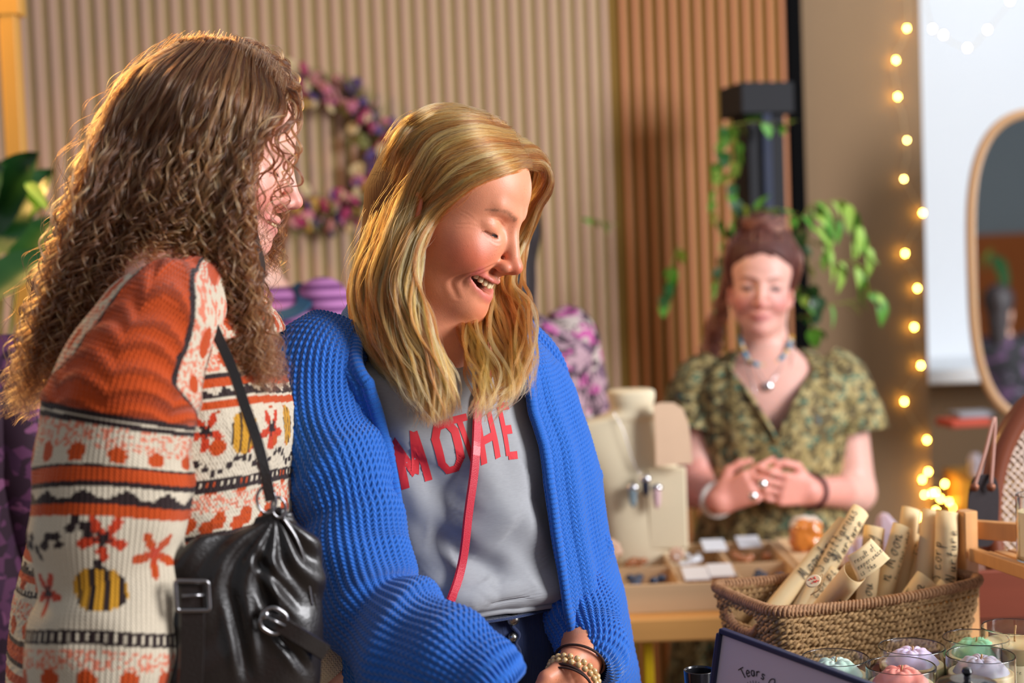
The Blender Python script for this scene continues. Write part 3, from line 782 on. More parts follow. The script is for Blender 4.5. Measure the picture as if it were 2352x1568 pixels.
for sg in (1, -1):
    hip = B_P + B_R @ np.array((sg * .085, 0, -.04)); kn = np.array([hip[0], hip[1], .48]) + B_F * .02; an = np.array([hip[0], hip[1], .09])
    S.cap(hip, kn, .085, .056, .03).cap(kn, an, .054, .036, .02); S.cap(an, an + B_F * .13 + (0, 0, -.055), .034, .026, .02); S.cap(an, an + (0, 0, -.05), .034, .034)
hand_sdf(S, wrL, A(1290, 1720, 1.61) - wrL, np.array((-.5, -.1, -.6)), .75, .17, -1)
hand_sdf(S, wrR, A(1240, 1760, 1.46) - wrR, np.array((.3, .5, -.6)), .75, .17, 1)
zn = B_HC[2] - .215
V, F = person_mesh(S, [((B_HC - .2) * (1, 1, 0) + (0, 0, zn), B_HC + .2, .0018), (wrL - (.12, .14, .2), wrL + (.08, .08, .03), .0025)])
L_ = (V - B_HC) @ B_HR; hd = V[:, 2] > zn + .08
C = np.repeat(lin((224, 146, 110))[None], len(V), 0); C[hd] = paint_head(L_[hd], (224, 146, 110), (200, 76, 48), (196, 96, 92), (104, 76, 56))
w = np.zeros(len(V))
for cv_, r_ in ((lipu, .0042), (lipl, .0052)):
    P = spline(cv_, 24); ok = np.nonzero(hd & (L_[:, 1] > .04) & (np.abs(L_[:, 2] + .07) < .03))[0]
    d = np.min(np.linalg.norm(L_[ok][:, None, [0, 2]] - P[None][:, :, [0, 2]], axis=2), 1); w[ok] = np.maximum(w[ok], np.clip(1.5 - d / r_, 0, 1))
w = (w * .65)[:, None]; C = C * (1 - w) + lin((196, 92, 92)) * w
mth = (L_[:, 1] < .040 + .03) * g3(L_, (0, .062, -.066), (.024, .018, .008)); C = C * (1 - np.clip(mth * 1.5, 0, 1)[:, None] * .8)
L2 = L_.copy(); Fh = F[(hd[F]).all(1)]
L2 = creases(L2, Fh, B_CR, 0, 0); V[hd] = (L2 @ B_HR.T + B_HC)[hd]
body = MB().add(V, F, Col=C).build('body', m_skin, B)
closed_eye_parts(B_HR, B_HC, B, m_lash, 1.0, m_eye); teeth_part(B_HR, B_HC, B, m_tooth, b_mid, 10, .0076, .0085)
# T-shirt
m_tee = mat('grey_marl_jersey', (156, 157, 160), .9, var=.10, vs=160, stretch=(1, 1, 4), bump=.15, bs=1200, sheen=.2)
m_red = mat('red_print', (206, 38, 48), .7, var=.06, vs=60)
def along(t): return B_N * (1 - t) + B_W * t
TR = Rings([(B_N + B_R @ np.array((0, .012, -.020)), .066, .060), (B_N + B_R @ np.array((0, .012, -.034)), .088, .070), (B_N + B_R @ np.array((0, .010, -.055)), .150, .088),
            (along(.25) + B_F * .006, .168, .106), (along(.45) + B_F * .016, .160, .120), (along(.62) + B_F * .018, .152, .122), (along(.76) + B_F * .020, .150, .122), (along(.88) + B_F * .026, .158, .130), (along(.93) + B_F * .018, .148, .116)], B_R)
TR.tilt = lambda v: np.interp(v, [0, .12, .4], [.032, .030, 0])
folds = [[(1215, 1080), (1190, 1150), (1225, 1230), (1262, 1300)], [(930, 1060), (1000, 1110), (1062, 1215)], [(1040, 1265), (1100, 1290), (1140, 1310), (1150, 1340)], [(1120, 1100), (1150, 1180), (1180, 1210)],
         [(890, 860), (910, 960), (930, 1040)], [(980, 1230), (1030, 1250), (1075, 1300)], [(1075, 1050), (1062, 1110), (1060, 1180)], [(950, 1340), (1050, 1370), (1150, 1375)], [(1090, 1390), (1180, 1385), (1240, 1350)]]
fp = [(spline([TR.find(*p) for p in f], 24), a, w_) for f, a, w_ in zip(folds, (.011, -.010, -.013, .010, .009, -.010, -.010, .010, -.009), (.030, .026, .022, .03, .03, .022, .02, .035, .025))]
def tee_disp(ph, v):
    q = np.stack([ph * .13, v * .36], -1); d = np.zeros(ph.shape)
    for P, a, w_ in fp:
        PP = P * (.13, .36); dd = np.sqrt(((q[..., None, :] - PP) ** 2).sum(-1)); j = dd.argmin(-1); m_ = dd.min(-1); fade = np.sin(np.linspace(.1, .95, 24) * np.pi)[j]
        d += a * np.exp(-(m_ / w_ * 1.5) ** 2) * fade
    X = np.stack([ph * .13, v * .36, 0 * ph], -1)
    return d + .0045 * vnoise(X, 20, 5) + .0012 * vnoise(X, 60, 6)
def tee_pt(ph, v, off=0.): return TR.pt(ph, v) + TR.nrm(ph, v) * (tee_disp(ph, v) + off)[..., None]
PH, VV = np.meshgrid(np.linspace(-np.pi, np.pi, 260, endpoint=False), np.linspace(0, 1, 220), indexing='ij')
tee = MB().grid(tee_pt(PH, VV), cu=True).build('t_shirt', m_tee, B)
cp = np.linspace(-np.pi, np.pi, 90, endpoint=False); X = tee_pt(cp, 0 * cp + .012, .001)
MB().tube(X, .0062, 8, flat=.55, closed=True).build('neckband', m_tee, tee)
X = tee_pt(cp, 0 * cp + .985, .001); MB().tube(X, .004, 6, closed=True).build('hem', m_tee, tee)
# the red word across the chest
FONT = {'M': [[(0, 0), (0, 1)], [(0, 1), (.5, .25)], [(.5, .25), (1, 1)], [(1, 1), (1, 0)]], 'O': [[(.25, 0), (0, .22), (0, .78), (.25, 1), (.7, 1), (.95, .78), (.95, .22), (.7, 0), (.25, 0)]],
        'T': [[(.0, 1), (1, 1)], [(.5, 1), (.5, 0)]], 'H': [[(0, 0), (0, 1)], [(.9, 0), (.9, 1)], [(0, .5), (.9, .5)]], 'E': [[(0, 0), (0, 1)], [(0, 1), (.8, 1)], [(0, .52), (.65, .52)], [(0, 0), (.8, 0)]],
        'R': [[(0, 0), (0, 1)], [(0, 1), (.6, 1), (.85, .75), (.6, .5), (0, .5)], [(.45, .5), (.9, 0)]]}
def img_quad(u, v, q):
    """bilinear inside the letter's four corners in the photograph: bottom-left, bottom-right, top-right, top-left"""
    q = np.array(q, float); return (q[0] * (1 - u) * (1 - v) + q[1] * u * (1 - v) + q[2] * u * v + q[3] * (1 - u) * v)
LET = [('M', [(932, 1122), (985, 1103), (950, 992), (903, 1012)], 9.5), ('O', [(1018, 1083), (1062, 1072), (1040, 965), (992, 984)], 8.5), ('T', [(1070, 1062), (1098, 1055), (1072, 957), (1035, 966)], 8.0), ('H', [(1112, 1066), (1147, 1050), (1125, 945), (1098, 960)], 8.0), ('E', [(1167, 1047), (1193, 1044), (1172, 930), (1146, 934)], 8.0)]
gp = np.linspace(-.4, 1.5, 60); gv = np.linspace(.02, .8, 120); GP, GV = np.meshgrid(gp, gv, indexing='ij'); GQ = proj(tee_pt(GP, GV))
def tee_inv(px, py):
    d = ((GQ - (px, py)) ** 2).sum(-1); d[(TR.nrm(GP, GV) * (np.array(CAMP) - TR.pt(GP, GV))).sum(-1) < 0] = 1e9
    i, j = np.unravel_index(d.argmin(), d.shape); i = min(max(i, 1), 58); j = min(max(j, 1), 118)
    J = np.stack([(GQ[i + 1, j] - GQ[i - 1, j]) / (gp[i + 1] - gp[i - 1]), (GQ[i, j + 1] - GQ[i, j - 1]) / (gv[j + 1] - gv[j - 1])], 1)
    return np.array([gp[i], gv[j]]) + np.clip(np.linalg.lstsq(J, np.array([px, py]) - GQ[i, j], rcond=None)[0], -.05, .05)
for ch, q, sw in LET:
    m = MB(); cor = [tee_inv(*p) for p in q]
    for st in FONT[ch]:
        pts = np.array(st, float)
        for i in range(len(pts) - 1):
            a, b = pts[i], pts[i + 1]; d = unit(b - a); n2 = np.array([-d[1], d[0]]); w2 = sw / 2 / 90 * 2.0
            ex = .02 if len(pts) > 2 else 0.0
            a2, b2 = a - d * (w2 * (.4 if len(pts) > 2 else (.0))), b + d * (w2 * (.4 if len(pts) > 2 else .0))
            n2w = n2 * np.array([w2 * (1.6 if ch == 'M' else 2.0), w2 * .95]); s_ = np.linspace(0, 1, 24)[:, None]; w3 = np.linspace(-1, 1, 6)
            U = (a2 + (b2 - a2) * s_)[:, None] + n2w * w3[None, :, None]
            u, v = U[..., :1], U[..., 1:]; PV = cor[0] * (1 - u) * (1 - v) + cor[1] * u * (1 - v) + cor[2] * u * v + cor[3] * (1 - u) * v
            m.grid(tee_pt(PV[..., 0], PV[..., 1], .0006))
    m.build('printed_letter', m_red, tee)
# jeans
m_denim = mat('navy_corduroy', (28, 44, 84), .85, var=.25, vs=260, stretch=(1, 1, .12), bump=.6, bs=500, sheen=.3)
m_metal = mat('worn_steel', (170, 168, 160), .3, 1.0, var=.1)
JR = Rings([(along(.90) + B_F * .010, .132, .108), (along(1.0) + B_F * .008, .142, .114), (along(1.15) + B_F * .006, .152, .120), (along(1.5), .168, .128), (B_P, .176, .132), (B_P + (0, 0, -.09), .175, .125)], B_R)
PH, VV = np.meshgrid(np.linspace(-np.pi, np.pi, 160, endpoint=False), np.linspace(0, 1, 60), indexing='ij')
X = JR.pt(PH, VV); X = X + JR.nrm(PH, VV) * (.003 * vnoise(X, 25, 9) + .0025 * np.exp(-((PH + .02) / .10) ** 2) + .0016 * (VV < .12))[..., None]
je = MB().grid(X, cu=True)
for sg in (1, -1):
    hip = B_P + B_R @ np.array((sg * .085, 0, -.03)); kn = np.array([hip[0], hip[1], .48]) + B_F * .02; an = np.array([hip[0], hip[1], .10])
    je.tube(spline([hip, (hip + kn) / 2, kn, (kn + an) / 2, an], 24), spline([.100, .088, .072, .066, .062], 24)[:, 0], 24)
je = je.build('jeans', m_denim, B)
wbp = np.linspace(-np.pi, np.pi, 80, endpoint=False); MB().tube(JR.pt(wbp, 0 * wbp + .10) + JR.nrm(wbp, 0 * wbp + .1) * .002, .019, 8, flat=.14, closed=True, up=(0, 0, 1)).build('waistband', m_denim, je)
ph, v = JR.find(1170, 1418); c = JR.pt(ph, v); n_ = JR.nrm(np.array(ph), np.array(v)); m = MB(); m.ball(c + n_ * .008, (.0085, .0085, .0085), 14); m.build('button', m_metal, je)
ph, v = JR.find(1172, 1462); c = JR.pt(ph, v); m = MB(); m.ball(c + JR.nrm(np.array(ph), np.array(v)) * .005, .006, 12); m.build('button', m_metal, je)
m = MB(); fl_ = [JR.find(px, py) for px, py in ((1172, 1405), (1180, 1440), (1185, 1480), (1180, 1530), (1186, 1566), (1190, 1620))]; q = spline(fl_, 60)
X = JR.pt(q[:, 0], q[:, 1]) + JR.nrm(q[:, 0], q[:, 1]) * .004; X[:, 0] += .003 * np.sin(np.arange(60) * .5); m.tube(X, .0045, 8, flat=.6); m.build('fly_seam', m_denim, je)
for sg in (1, -1):
    hip = B_P + B_R @ np.array((sg * .085, 0, -.04)); m = MB(); a_ = np.array([hip[0], hip[1], 0]); R_ = B_R
    m.ball(a_ + B_F * .06 + (0, 0, .035), (.045, .13, .038), 20, B_R); m.ball(a_ + B_F * .055 + (0, 0, .012), (.047, .135, .014), 20, B_R); m.build('shoe', m_white, B)
# cardigan
m_blue = knitmat('cobalt_wool', (42, 104, 196)); 
CR = Rings([(B_N + B_R @ np.array((0, -.006, .012)), .078, .066), (B_N + B_R @ np.array((0, -.004, -.002)), .100, .076), (B_N + B_R @ np.array((0, 0, -.022)), .136, .092), (B_N + B_R @ np.array((0, .002, -.062)), .180, .116),
            (along(.28), .190, .132), (along(.5) + B_F * .01, .192, .146), (along(.75) + B_F * .012, .190, .152), (along(1.0) + B_F * .012, .200, .156), (along(1.35), .212, .160), (along(1.75), .222, .165)], B_R)
def edge_fn(pix, lo, hi, dflt):
    vs, ps = [], []
    for px, py in pix:
        v = np.linspace(0, 1, 400); ph = np.linspace(lo, hi, 200); X = CR.pt(ph[:, None], v[None]); d = ((proj(X) - (px, py)) ** 2).sum(-1); i, j = np.unravel_index(d.argmin(), d.shape); vs.append(v[j]); ps.append(ph[i])
    o = np.argsort(vs); vs = np.array(vs)[o]; ps = np.array(ps)[o]
    return lambda v: np.interp(v, vs, ps)
eR = edge_fn([(806, 690), (828, 780), (856, 880), (886, 980), (906, 1050), (924, 1150), (934, 1230), (936, 1300), (945, 1400), (960, 1500)], -.6, 2.0, 1)
eL = edge_fn([(1178, 745), (1192, 850), (1212, 950), (1236, 1030), (1248, 1110), (1262, 1220), (1276, 1300), (1290, 1400), (1310, 1500)], -.88, .4, 1)
nv_, nu_ = 330, 620; vv = np.linspace(.0, .92, nv_); X = []; KU = []; KV = []
u = np.linspace(0, 1, nu_); a0 = eR(vv)[:, None]; a1 = 2 * np.pi + eL(vv)[:, None]
PHc = a0 + (a1 - a0) * u[None]; VVc = np.repeat(vv[:, None], nu_, 1); X = CR.pt(PHc, VVc); Nn = CR.nrm(PHc, VVc)
du = np.linalg.norm(np.diff(X, axis=1), axis=2); ku = np.concatenate([np.zeros((nv_, 1)), np.cumsum(du, 1)], 1); mid_ = ku[:, nu_ // 2:nu_ // 2 + 1]
ku_l = ku; ku_r = ku[:, -1:] - ku
kk = np.where(u[None] < .5, ku_l, ku_r); dv = np.linalg.norm(np.diff(X, axis=0), axis=2); kv = np.concatenate([np.zeros((1, nu_)), np.cumsum(dv, 0)], 0)
band = np.exp(-(((kk - .012) / .013) ** 4)); disp = knit_disp(kk, kv) * (1 - .3 * band) + .004 * band + .004 * vnoise(X, 10, 21) + .002 * vnoise(X, 26, 22)
for ud, am in ((.045, .010), (.085, -.004)): disp = disp + am * np.exp(-((kk - ud) / .018) ** 2) * np.clip((VVc - .25) * 3, 0, 1)
X = X + Nn * disp[..., None]
cardigan = MB().grid(X, ku=kk, kv=kv).build('cardigan', m_blue, B); md = cardigan.modifiers.new('thick', 'SOLIDIFY'); md.thickness = .005; md.offset = 0
for ef, sg in ((eR, 1), (eL, -1)):
    v2 = np.linspace(0.0, .92, 200); ph = ef(v2) + sg * .035; X = CR.pt(ph, v2) + CR.nrm(ph, v2) * .004
    ln = np.concatenate([[0], np.cumsum(np.linalg.norm(np.diff(X, axis=0), axis=1))]); MB().tube(X, .0080, 10, flat=.75, ku=np.zeros((200, 1)), kv=ln[:, None]).build('front_band', m_blue, cardigan)
P, ku, kv, ln = sleeve([A(775, 762, 1.665), A(728, 845, 1.632), A(732, 985, 1.606), A(790, 1130, 1.58), A(812, 1270, 1.56), A(850, 1400, 1.53), A(935, 1485, 1.485), A(1035, 1530, 1.44), A(1105, 1575, 1.415), A(1135, 1610, 1.41)],
    [.040, .0560, .0620, .0640, .0610, .0640, .0640, .0600, .0500, .034], 300, 360, folds=[(.19, .014, .006, .02, 0), (.235, .012, -.007, .02, 0), (.36, .02, -.008, .02, 1), (.41, .02, .007, .02, 1), (.50, .016, -.006, .01, 2), (.555, .014, .006, .01, 2), (.60, .012, -.006, .01, 2)], seed=31, roll=1.2)
MB().grid(P, cv=True, ku=ku, kv=kv).build('sleeve', m_blue, cardigan)
P, ku, kv, ln = sleeve([A(1160, 775, 1.86), A(1216, 862, 1.87), A(1262, 1000, 1.86), A(1300, 1130, 1.83), A(1316, 1250, 1.79), A(1326, 1360, 1.745), A(1352, 1450, 1.71), A(1366, 1500, 1.68), A(1352, 1530, 1.665)],
    [.042, .0480, .0460, .0430, .0430, .0430, .0430, .0450, .030], 260, 330, folds=[(.21, .016, .008, .01, 0), (.25, .013, -.009, .01, 0), (.30, .014, .008, .01, 2), (.345, .014, -.009, .01, 2), (.40, .02, .006, 0, 0), (.47, .015, -.008, .02, 3)], seed=41, roll=-1.2)
MB().grid(P, cv=True, ku=ku, kv=kv).build('sleeve', m_blue, cardigan)
# red crossbody strap over the T-shirt
m_strap = mat('red_leather', (188, 18, 46), .45, var=.08, bump=.3, bs=900, coat=.2)
ks = [tee_inv(*p) for p in ((1146, 800), (1122, 850), (1100, 905), (1092, 980), (1083, 1080), (1070, 1180), (1058, 1290), (1044, 1412))]; q = spline(ks, 70); X0 = tee_pt(q[:, 0], q[:, 1], .0); X0 = X0 + TR.nrm(q[:, 0], q[:, 1]) * (.004 + np.clip(-tee_disp(q[:, 0], q[:, 1]), 0, .02))[:, None]
for _ in range(6): X0[1:-1] = (X0[:-2] + X0[1:-1] + X0[2:]) / 3
T = unit(np.gradient(X0, axis=0)); nn = unit(np.array(CAMP) * 0 + B_F[None] - T * (T @ B_F)[:, None]); bb = np.cross(T, nn); w_ = .0068
prof = [(-w_, -.0006), (-w_ * .8, .0012), (w_ * .8, .0012), (w_, -.0006), (w_ * .8, -.0012), (-w_ * .8, -.0012)]
P = np.stack([X0 + bb * a_ + nn * b_ for a_, b_ in prof], 1); st_ = MB().grid(P, cv=True).build('crossbody_strap', m_strap, smooth=False); tag(st_, 'narrow red leather strap running down across the grey T-shirt', 'strap')
# bracelets and earring
m_bead = mat('amber_glass_bead', (214, 178, 120), .15, var=.3, vs=200, coat=.6, spec=.8); m_cord = mat('brown_cord', (58, 36, 30), .8, var=.2)
ax = unit(A(1275, 1640, 1.60) - wrL); cen = wrL + ax * .028; e1 = unit(np.cross(ax, (0, 0, 1))); e2 = np.cross(ax, e1)
br = thing('bracelet', 'amber bead bracelet on the wrist below the blue cuff', 'bracelet', cen)
for row in (0, 1):
    for k in range(22):
        a = 6.283 * (k + row * .5) / 22; MB().ball(cen + ax * (row * .007) + (e1 * math.cos(a) + e2 * math.sin(a)) * .0300, (.0040, .0038, .0040), 8).build('bead', m_bead, br)
for k, (o_, r_) in enumerate(((.016, .0012), (.019, .0010), (-.02, .0012))):
    a = np.linspace(0, 6.283, 40, endpoint=False); X = cen + ax * (o_ + .004 * np.sin(a + k))[:, None] + (e1 * np.cos(a)[:, None] + e2 * np.sin(a)[:, None]) * .0292
    cb = MB().tube(X, r_ * 1.4, 6, closed=True).build('cord_bracelet', m_cord); tag(cb, ('dark cord bracelet just below the amber beads', 'second dark cord bracelet, farthest down the hand', 'thin dark cord bracelet at the cuff above the amber beads')[k], 'bracelet')
m_silver = mat('silver', (225, 225, 228), .15, 1.0, var=.03)
ec = B_HC + B_HR @ np.array((.074, -.006, -.046)); a = np.linspace(0, 6.283, 24, endpoint=False); X = ec + (B_HR @ np.stack([0 * a, np.cos(a) * .0065, np.sin(a) * .0080 - .006])).T; o = MB().tube(X, .0009, 6, closed=True).build('earring', m_silver, B)
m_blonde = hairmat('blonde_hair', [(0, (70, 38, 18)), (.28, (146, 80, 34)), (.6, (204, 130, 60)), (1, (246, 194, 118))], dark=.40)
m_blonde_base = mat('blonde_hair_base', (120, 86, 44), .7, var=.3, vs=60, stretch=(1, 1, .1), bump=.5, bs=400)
hb_c = B_HC + B_HR @ np.array((0, -.012, .037)); hb_r = (.0780, .0880, .0780)
fh_c = B_HC + B_HR @ np.array((0, .0285, .037))
def sk(px, py, g=.004):
    a, b = on_ell(px, py, hb_c, hb_r, B_HR, g), on_ell(px, py, fh_c, (.0645, .0592, .0585), B_HR, g)
    la, lb = [np.linalg.norm(((p - c) @ B_HR) / r) for p, c, r in ((a, fh_c, (.0645, .0592, .0585)), (b, hb_c, hb_r))]
    return b if la < 1 or (lb >= 1 and np.linalg.norm(b - np.array(CAMP)) < np.linalg.norm(a - np.array(CAMP))) else a
HB = SDF(); HB.ell(B_HC + B_HR @ np.array((0, -.017, .036)), (.0765, .0820, .0775), .01, B_HR)
HB.chain([B_HC + B_HR @ np.array((.02, -.055, -.01)), A(905, 620, 1.72), A(900, 740, 1.72)], [.045, .042, .030], .03)
HB.chain([A(925, 620, 1.66), A(930, 740, 1.625), A(985, 860, 1.60)], [.022, .020, .008], .02)
V, F = HB.mesh(.005); V = relax(V, F, 2)
LV = (V - B_HC) @ B_HR; keep = ~((LV[:, 1] > .052) & (LV[:, 2] < .075)); 
hair = MB().add(V, F).build('hair', m_blonde_base, B)
near = [
 [sk(1222, 378, .002), sk(1170, 388, .003), sk(1105, 408, .003), sk(1050, 440, .004), A(988, 500, 1.628), A(960, 565, 1.618), A(948, 640, 1.612), A(958, 705, 1.606), A(988, 790, 1.60), A(1035, 880, 1.595), A(1040, 950, 1.59)],
 [sk(1216, 358, .003), sk(1150, 372), sk(1080, 402), sk(1015, 442), sk(965, 490, .006), A(930, 560, 1.618), A(922, 650, 1.610), A(942, 740, 1.600), A(985, 830, 1.592), A(1012, 910, 1.588), A(1015, 975, 1.585)],
 [sk(1205, 335), sk(1120, 342), sk(1040, 372), sk(975, 420, .006), sk(930, 480, .008), A(908, 570, 1.622), A(900, 660, 1.612), A(925, 750, 1.600), A(965, 840, 1.590), A(995, 920, 1.586), A(1000, 985, 1.584)],
 [sk(1185, 312), sk(1090, 305), sk(1010, 332), sk(945, 390, .008), A(905, 465, 1.640), A(880, 560, 1.630), A(868, 660, 1.620), A(895, 760, 1.605), A(940, 845, 1.592), A(975, 915, 1.588), A(985, 970, 1.585)],
 [sk(1160, 292), sk(1070, 280), sk(985, 300, .006), sk(915, 360, .01), A(878, 450, 1.660), A(850, 560, 1.650), A(835, 650, 1.640), A(858, 745, 1.620), A(910, 830, 1.600), A(955, 895, 1.590), A(970, 940, 1.586)],
 [sk(1130, 276), sk(1050, 262), sk(965, 285, .01), sk(895, 345, .012), A(860, 440, 1.69), A(832, 550, 1.68), A(818, 650, 1.67), A(832, 730, 1.65), A(868, 800, 1.62), A(920, 860, 1.60), A(945, 905, 1.595)],
 [sk(1110, 266, .003), sk(1030, 252, .008), sk(950, 280, .013), sk(885, 345, .014), A(852, 450, 1.74), A(828, 560, 1.73), A(822, 640, 1.72), A(828, 720, 1.70), A(850, 780, 1.67), A(880, 840, 1.64), A(905, 880, 1.62)],
 [sk(1090, 262, .003), sk(1010, 250, .010), sk(940, 285, .016), A(882, 350, 1.79), A(856, 450, 1.81), A(836, 560, 1.80), A(832, 640, 1.78), A(838, 720, 1.75), A(855, 770, 1.71), A(870, 810, 1.68), A(890, 850, 1.66)]]
far = [
 [sk(1222, 376, .002), A(1245, 385, 1.715), A(1258, 410, 1.735), A(1250, 440, 1.755), A(1225, 480, 1.775), A(1195, 560, 1.79), A(1180, 650, 1.79), A(1205, 700, 1.775), A(1212, 780, 1.74), A(1206, 850, 1.71), A(1200, 900, 1.69)],
 [sk(1212, 350, .003), A(1240, 362, 1.725), A(1250, 395, 1.745), A(1240, 440, 1.765), A(1210, 500, 1.785), A(1170, 590, 1.80), A(1150, 670, 1.80), A(1180, 740, 1.775), A(1190, 820, 1.73), A(1185, 880, 1.70), A(1160, 925, 1.68)],
 [sk(1195, 325, .003), A(1222, 345, 1.74), A(1230, 400, 1.765), A(1215, 460, 1.79), A(1180, 540, 1.80), A(1130, 620, 1.80), A(1112, 700, 1.79), A(1125, 780, 1.75), A(1150, 850, 1.705), A(1150, 910, 1.68), A(1115, 950, 1.665)],
 [sk(1170, 305, .003), A(1195, 330, 1.755), A(1200, 400, 1.79), A(1180, 480, 1.80), A(1130, 560, 1.80), A(1085, 640, 1.795), A(1068, 720, 1.77), A(1080, 800, 1.73), A(1095, 860, 1.69), A(1100, 920, 1.665), A(1090, 970, 1.655)]]
for i, g in enumerate(near):
    for k, p in enumerate(g):
        y = proj(p)[1]; p = p + np.array((.0165 * min(1, i / 3) * np.exp(-((y - 470) / 170) ** 2) * (k > 2), 0, 0)); g[k] = p
for g in far:
    for k, p in enumerate(g):
        x, y = proj(p); g[k] = A(x, y, p[1] - np.interp(y, [560, 680, 780, 980], [0, .055, .085, .075])) if k > 2 else p
g1 = strands(near, 12000, 300, 40, thick=.0085, tight=.30, wave=.0062, freq=2.6, lens=(.76, 1.0), wtop=.35)
g2 = strands(far, 5000, 130, 40, thick=.0095, tight=.30, wave=.0060, freq=3.2, lens=(.72, 1.0), wtop=.35)
g3_ = strands(near, 260, 260, 40, thick=.014, tight=.2, wave=.009, freq=2.6, lens=(.3, 1.0), wtop=.05)
g4 = strands(near[3:6], 1500, 70, 40, thick=.012, tight=.3, wave=.008, freq=3.0, lens=(.8, 1.03), wtop=.5)
g5 = strands([near[0], near[1]], 900, 14, 40, thick=.009, tight=.3, wave=.006, freq=3.0, lens=(.85, 1.0), wtop=.45)
rad = np.concatenate([[.00018] * 24, np.linspace(.00018, .00007, 16)])
g7 = strands(near[4:], 4200, 150, 40, thick=.0095, tight=.32, wave=.004, freq=2.2, lens=(.7, 1.0), wtop=.4)
g6 = strands([[p + (q - p) * (.0 if i else 0) for i, (p, q) in enumerate(zip(g, g))] for g in near], 5000, 1600, 40, thick=.004, tight=.5, wave=.001, freq=2, lens=(.5, .9))
hair_curves('hair_strands', np.concatenate([g1, g2, g3_, g4, g5, g7, g6]), rad[None], m_blonde, hair)
# ---------------------------------------------------------------- woman with curly hair and patterned jumper
K = thing('person', 'woman with long curly brown hair in an orange and cream patterned wool jumper', 'person', (-.38, 1.52, 0))
K_S = .92; K_HF = unit(np.array([.958, .03, -.27])); K_HR = fmat(K_HF, roll=2); K_HC = A(505, 352, 1.62)
K_N = A(432, 650, 1.56); K_F = unit(np.array([.985, -.17, 0])); K_R = fmat(K_F)
K_W = A(372, 1300, 1.55); K_P = A(372, 1700, 1.56)
s = head_sdf(smile=.5); t = np.linspace(-1, 1, 9)
k_lu = np.stack([t * .0260, .0850 - .0210 * t ** 2, -.0655 + .0050 * t ** 2], 1); k_ll = np.stack([t * .0240, .0820 - .0190 * t ** 2, -.0775 + .0120 * t ** 2], 1)
s.chain(k_lu, [.0026, .0040, .0048, .0055, .0054, .0055, .0048, .0040, .0026], .005); s.chain(k_ll, [.0030, .0046, .0056, .0064, .0066, .0064, .0056, .0046, .0030], .005)
k_mid = np.stack([t * .0240, .0900 - .0220 * t ** 2, -.0712 + .0080 * t ** 2], 1)
for dy in (0, .006):
    for i in range(8): s.ops.append(('c', k_mid[i] - (0, dy, 0), k_mid[i + 1] - (0, dy, 0), (.0020, .0020), .0025, True, None))
ear_ops(s); eye_slits(s)
S = SDF(); S.xform(K_HR, K_HC, s, K_S)
S.cap(K_N + (0, 0, -.02), K_HC + K_HR @ np.array((0, -.022, -.045)), .052, .048, .03)
ksR = K_N + K_R @ np.array((.140, 0, -.060)); ksL = K_N + K_R @ np.array((-.122, 0, -.060))
S.ell(K_N + K_R @ np.array((0, -.004, -.085)), (.12, .048, .05), .04, K_R); S.ell(K_N * .7 + K_W * .3, (.12, .075, .16), .05, K_R)
S.ell(K_W, (.12, .09, .16), .05, K_R); S.ell(K_P, (.15, .11, .13), .05, K_R)
keR, kwR = A(258, 1330, 1.38), A(300, 1800, 1.36); keL, kwL = ksL + (-.01, .03, -.28), ksL + (.10, .02, -.42)
S.cap(ksR, keR, .045, .036, .03).cap(keR, kwR, .035, .025, .02).cap(ksL, keL, .045, .036, .03).cap(keL, kwL, .035, .025, .02)
for sg in (1, -1):
    hip = K_P + K_R @ np.array((sg * .085, 0, -.04)); kn = np.array([hip[0], hip[1], .48]) + K_F * .02; an = np.array([hip[0], hip[1], .09])
    S.cap(hip, kn, .085, .056, .03).cap(kn, an, .054, .036, .02); S.cap(an, an + K_F * .13 + (0, 0, -.055), .034, .026, .02); S.cap(an, an + (0, 0, -.05), .034, .034)
hand_sdf(S, kwR, np.array((.25, -.05, -1)), np.array((.6, .6, 0)), .4, .17, 1); hand_sdf(S, kwL, np.array((.9, -.2, -.5)), np.array((0, -.6, -.8)), .5, .17, 1)
zn = K_HC[2] - .19
V, F = person_mesh(S, [((K_HC - .19) * (1, 1, 0) + (0, 0, zn), K_HC + .19, .0018), (kwR - (.08, .08, .2), kwR + (.1, .08, .03), .0035)])
L_ = (V - K_HC) @ K_HR / K_S; hd = V[:, 2] > zn + .05
C = np.repeat(lin((232, 176, 158))[None], len(V), 0); C[hd] = paint_head(L_[hd], (232, 176, 158), (214, 112, 96), (200, 100, 96), (120, 84, 60))
w = np.zeros(len(V)); ok = np.nonzero(hd & (L_[:, 1] > .04) & (np.abs(L_[:, 2] + .07) < .03))[0]
for cv_, r_ in ((k_lu, .0042), (k_ll, .0052)):
    d = np.min(np.linalg.norm(L_[ok][:, None, [0, 2]] - spline(cv_, 24)[None][:, :, [0, 2]], axis=2), 1); w[ok] = np.maximum(w[ok], np.clip(1.5 - d / r_, 0, 1))
w = (w * .55)[:, None]; C = C * (1 - w) + lin((206, 104, 104)) * w
MB().add(V, F, Col=C).build('body', m_skin, K)
closed_eye_parts(K_HR, K_HC, K, m_lash, K_S, m_eye)
teeth_part(K_HR, K_HC, K, m_tooth, k_mid, 8, .0066, .006, K_S, back=.0050, dz=-.0006)
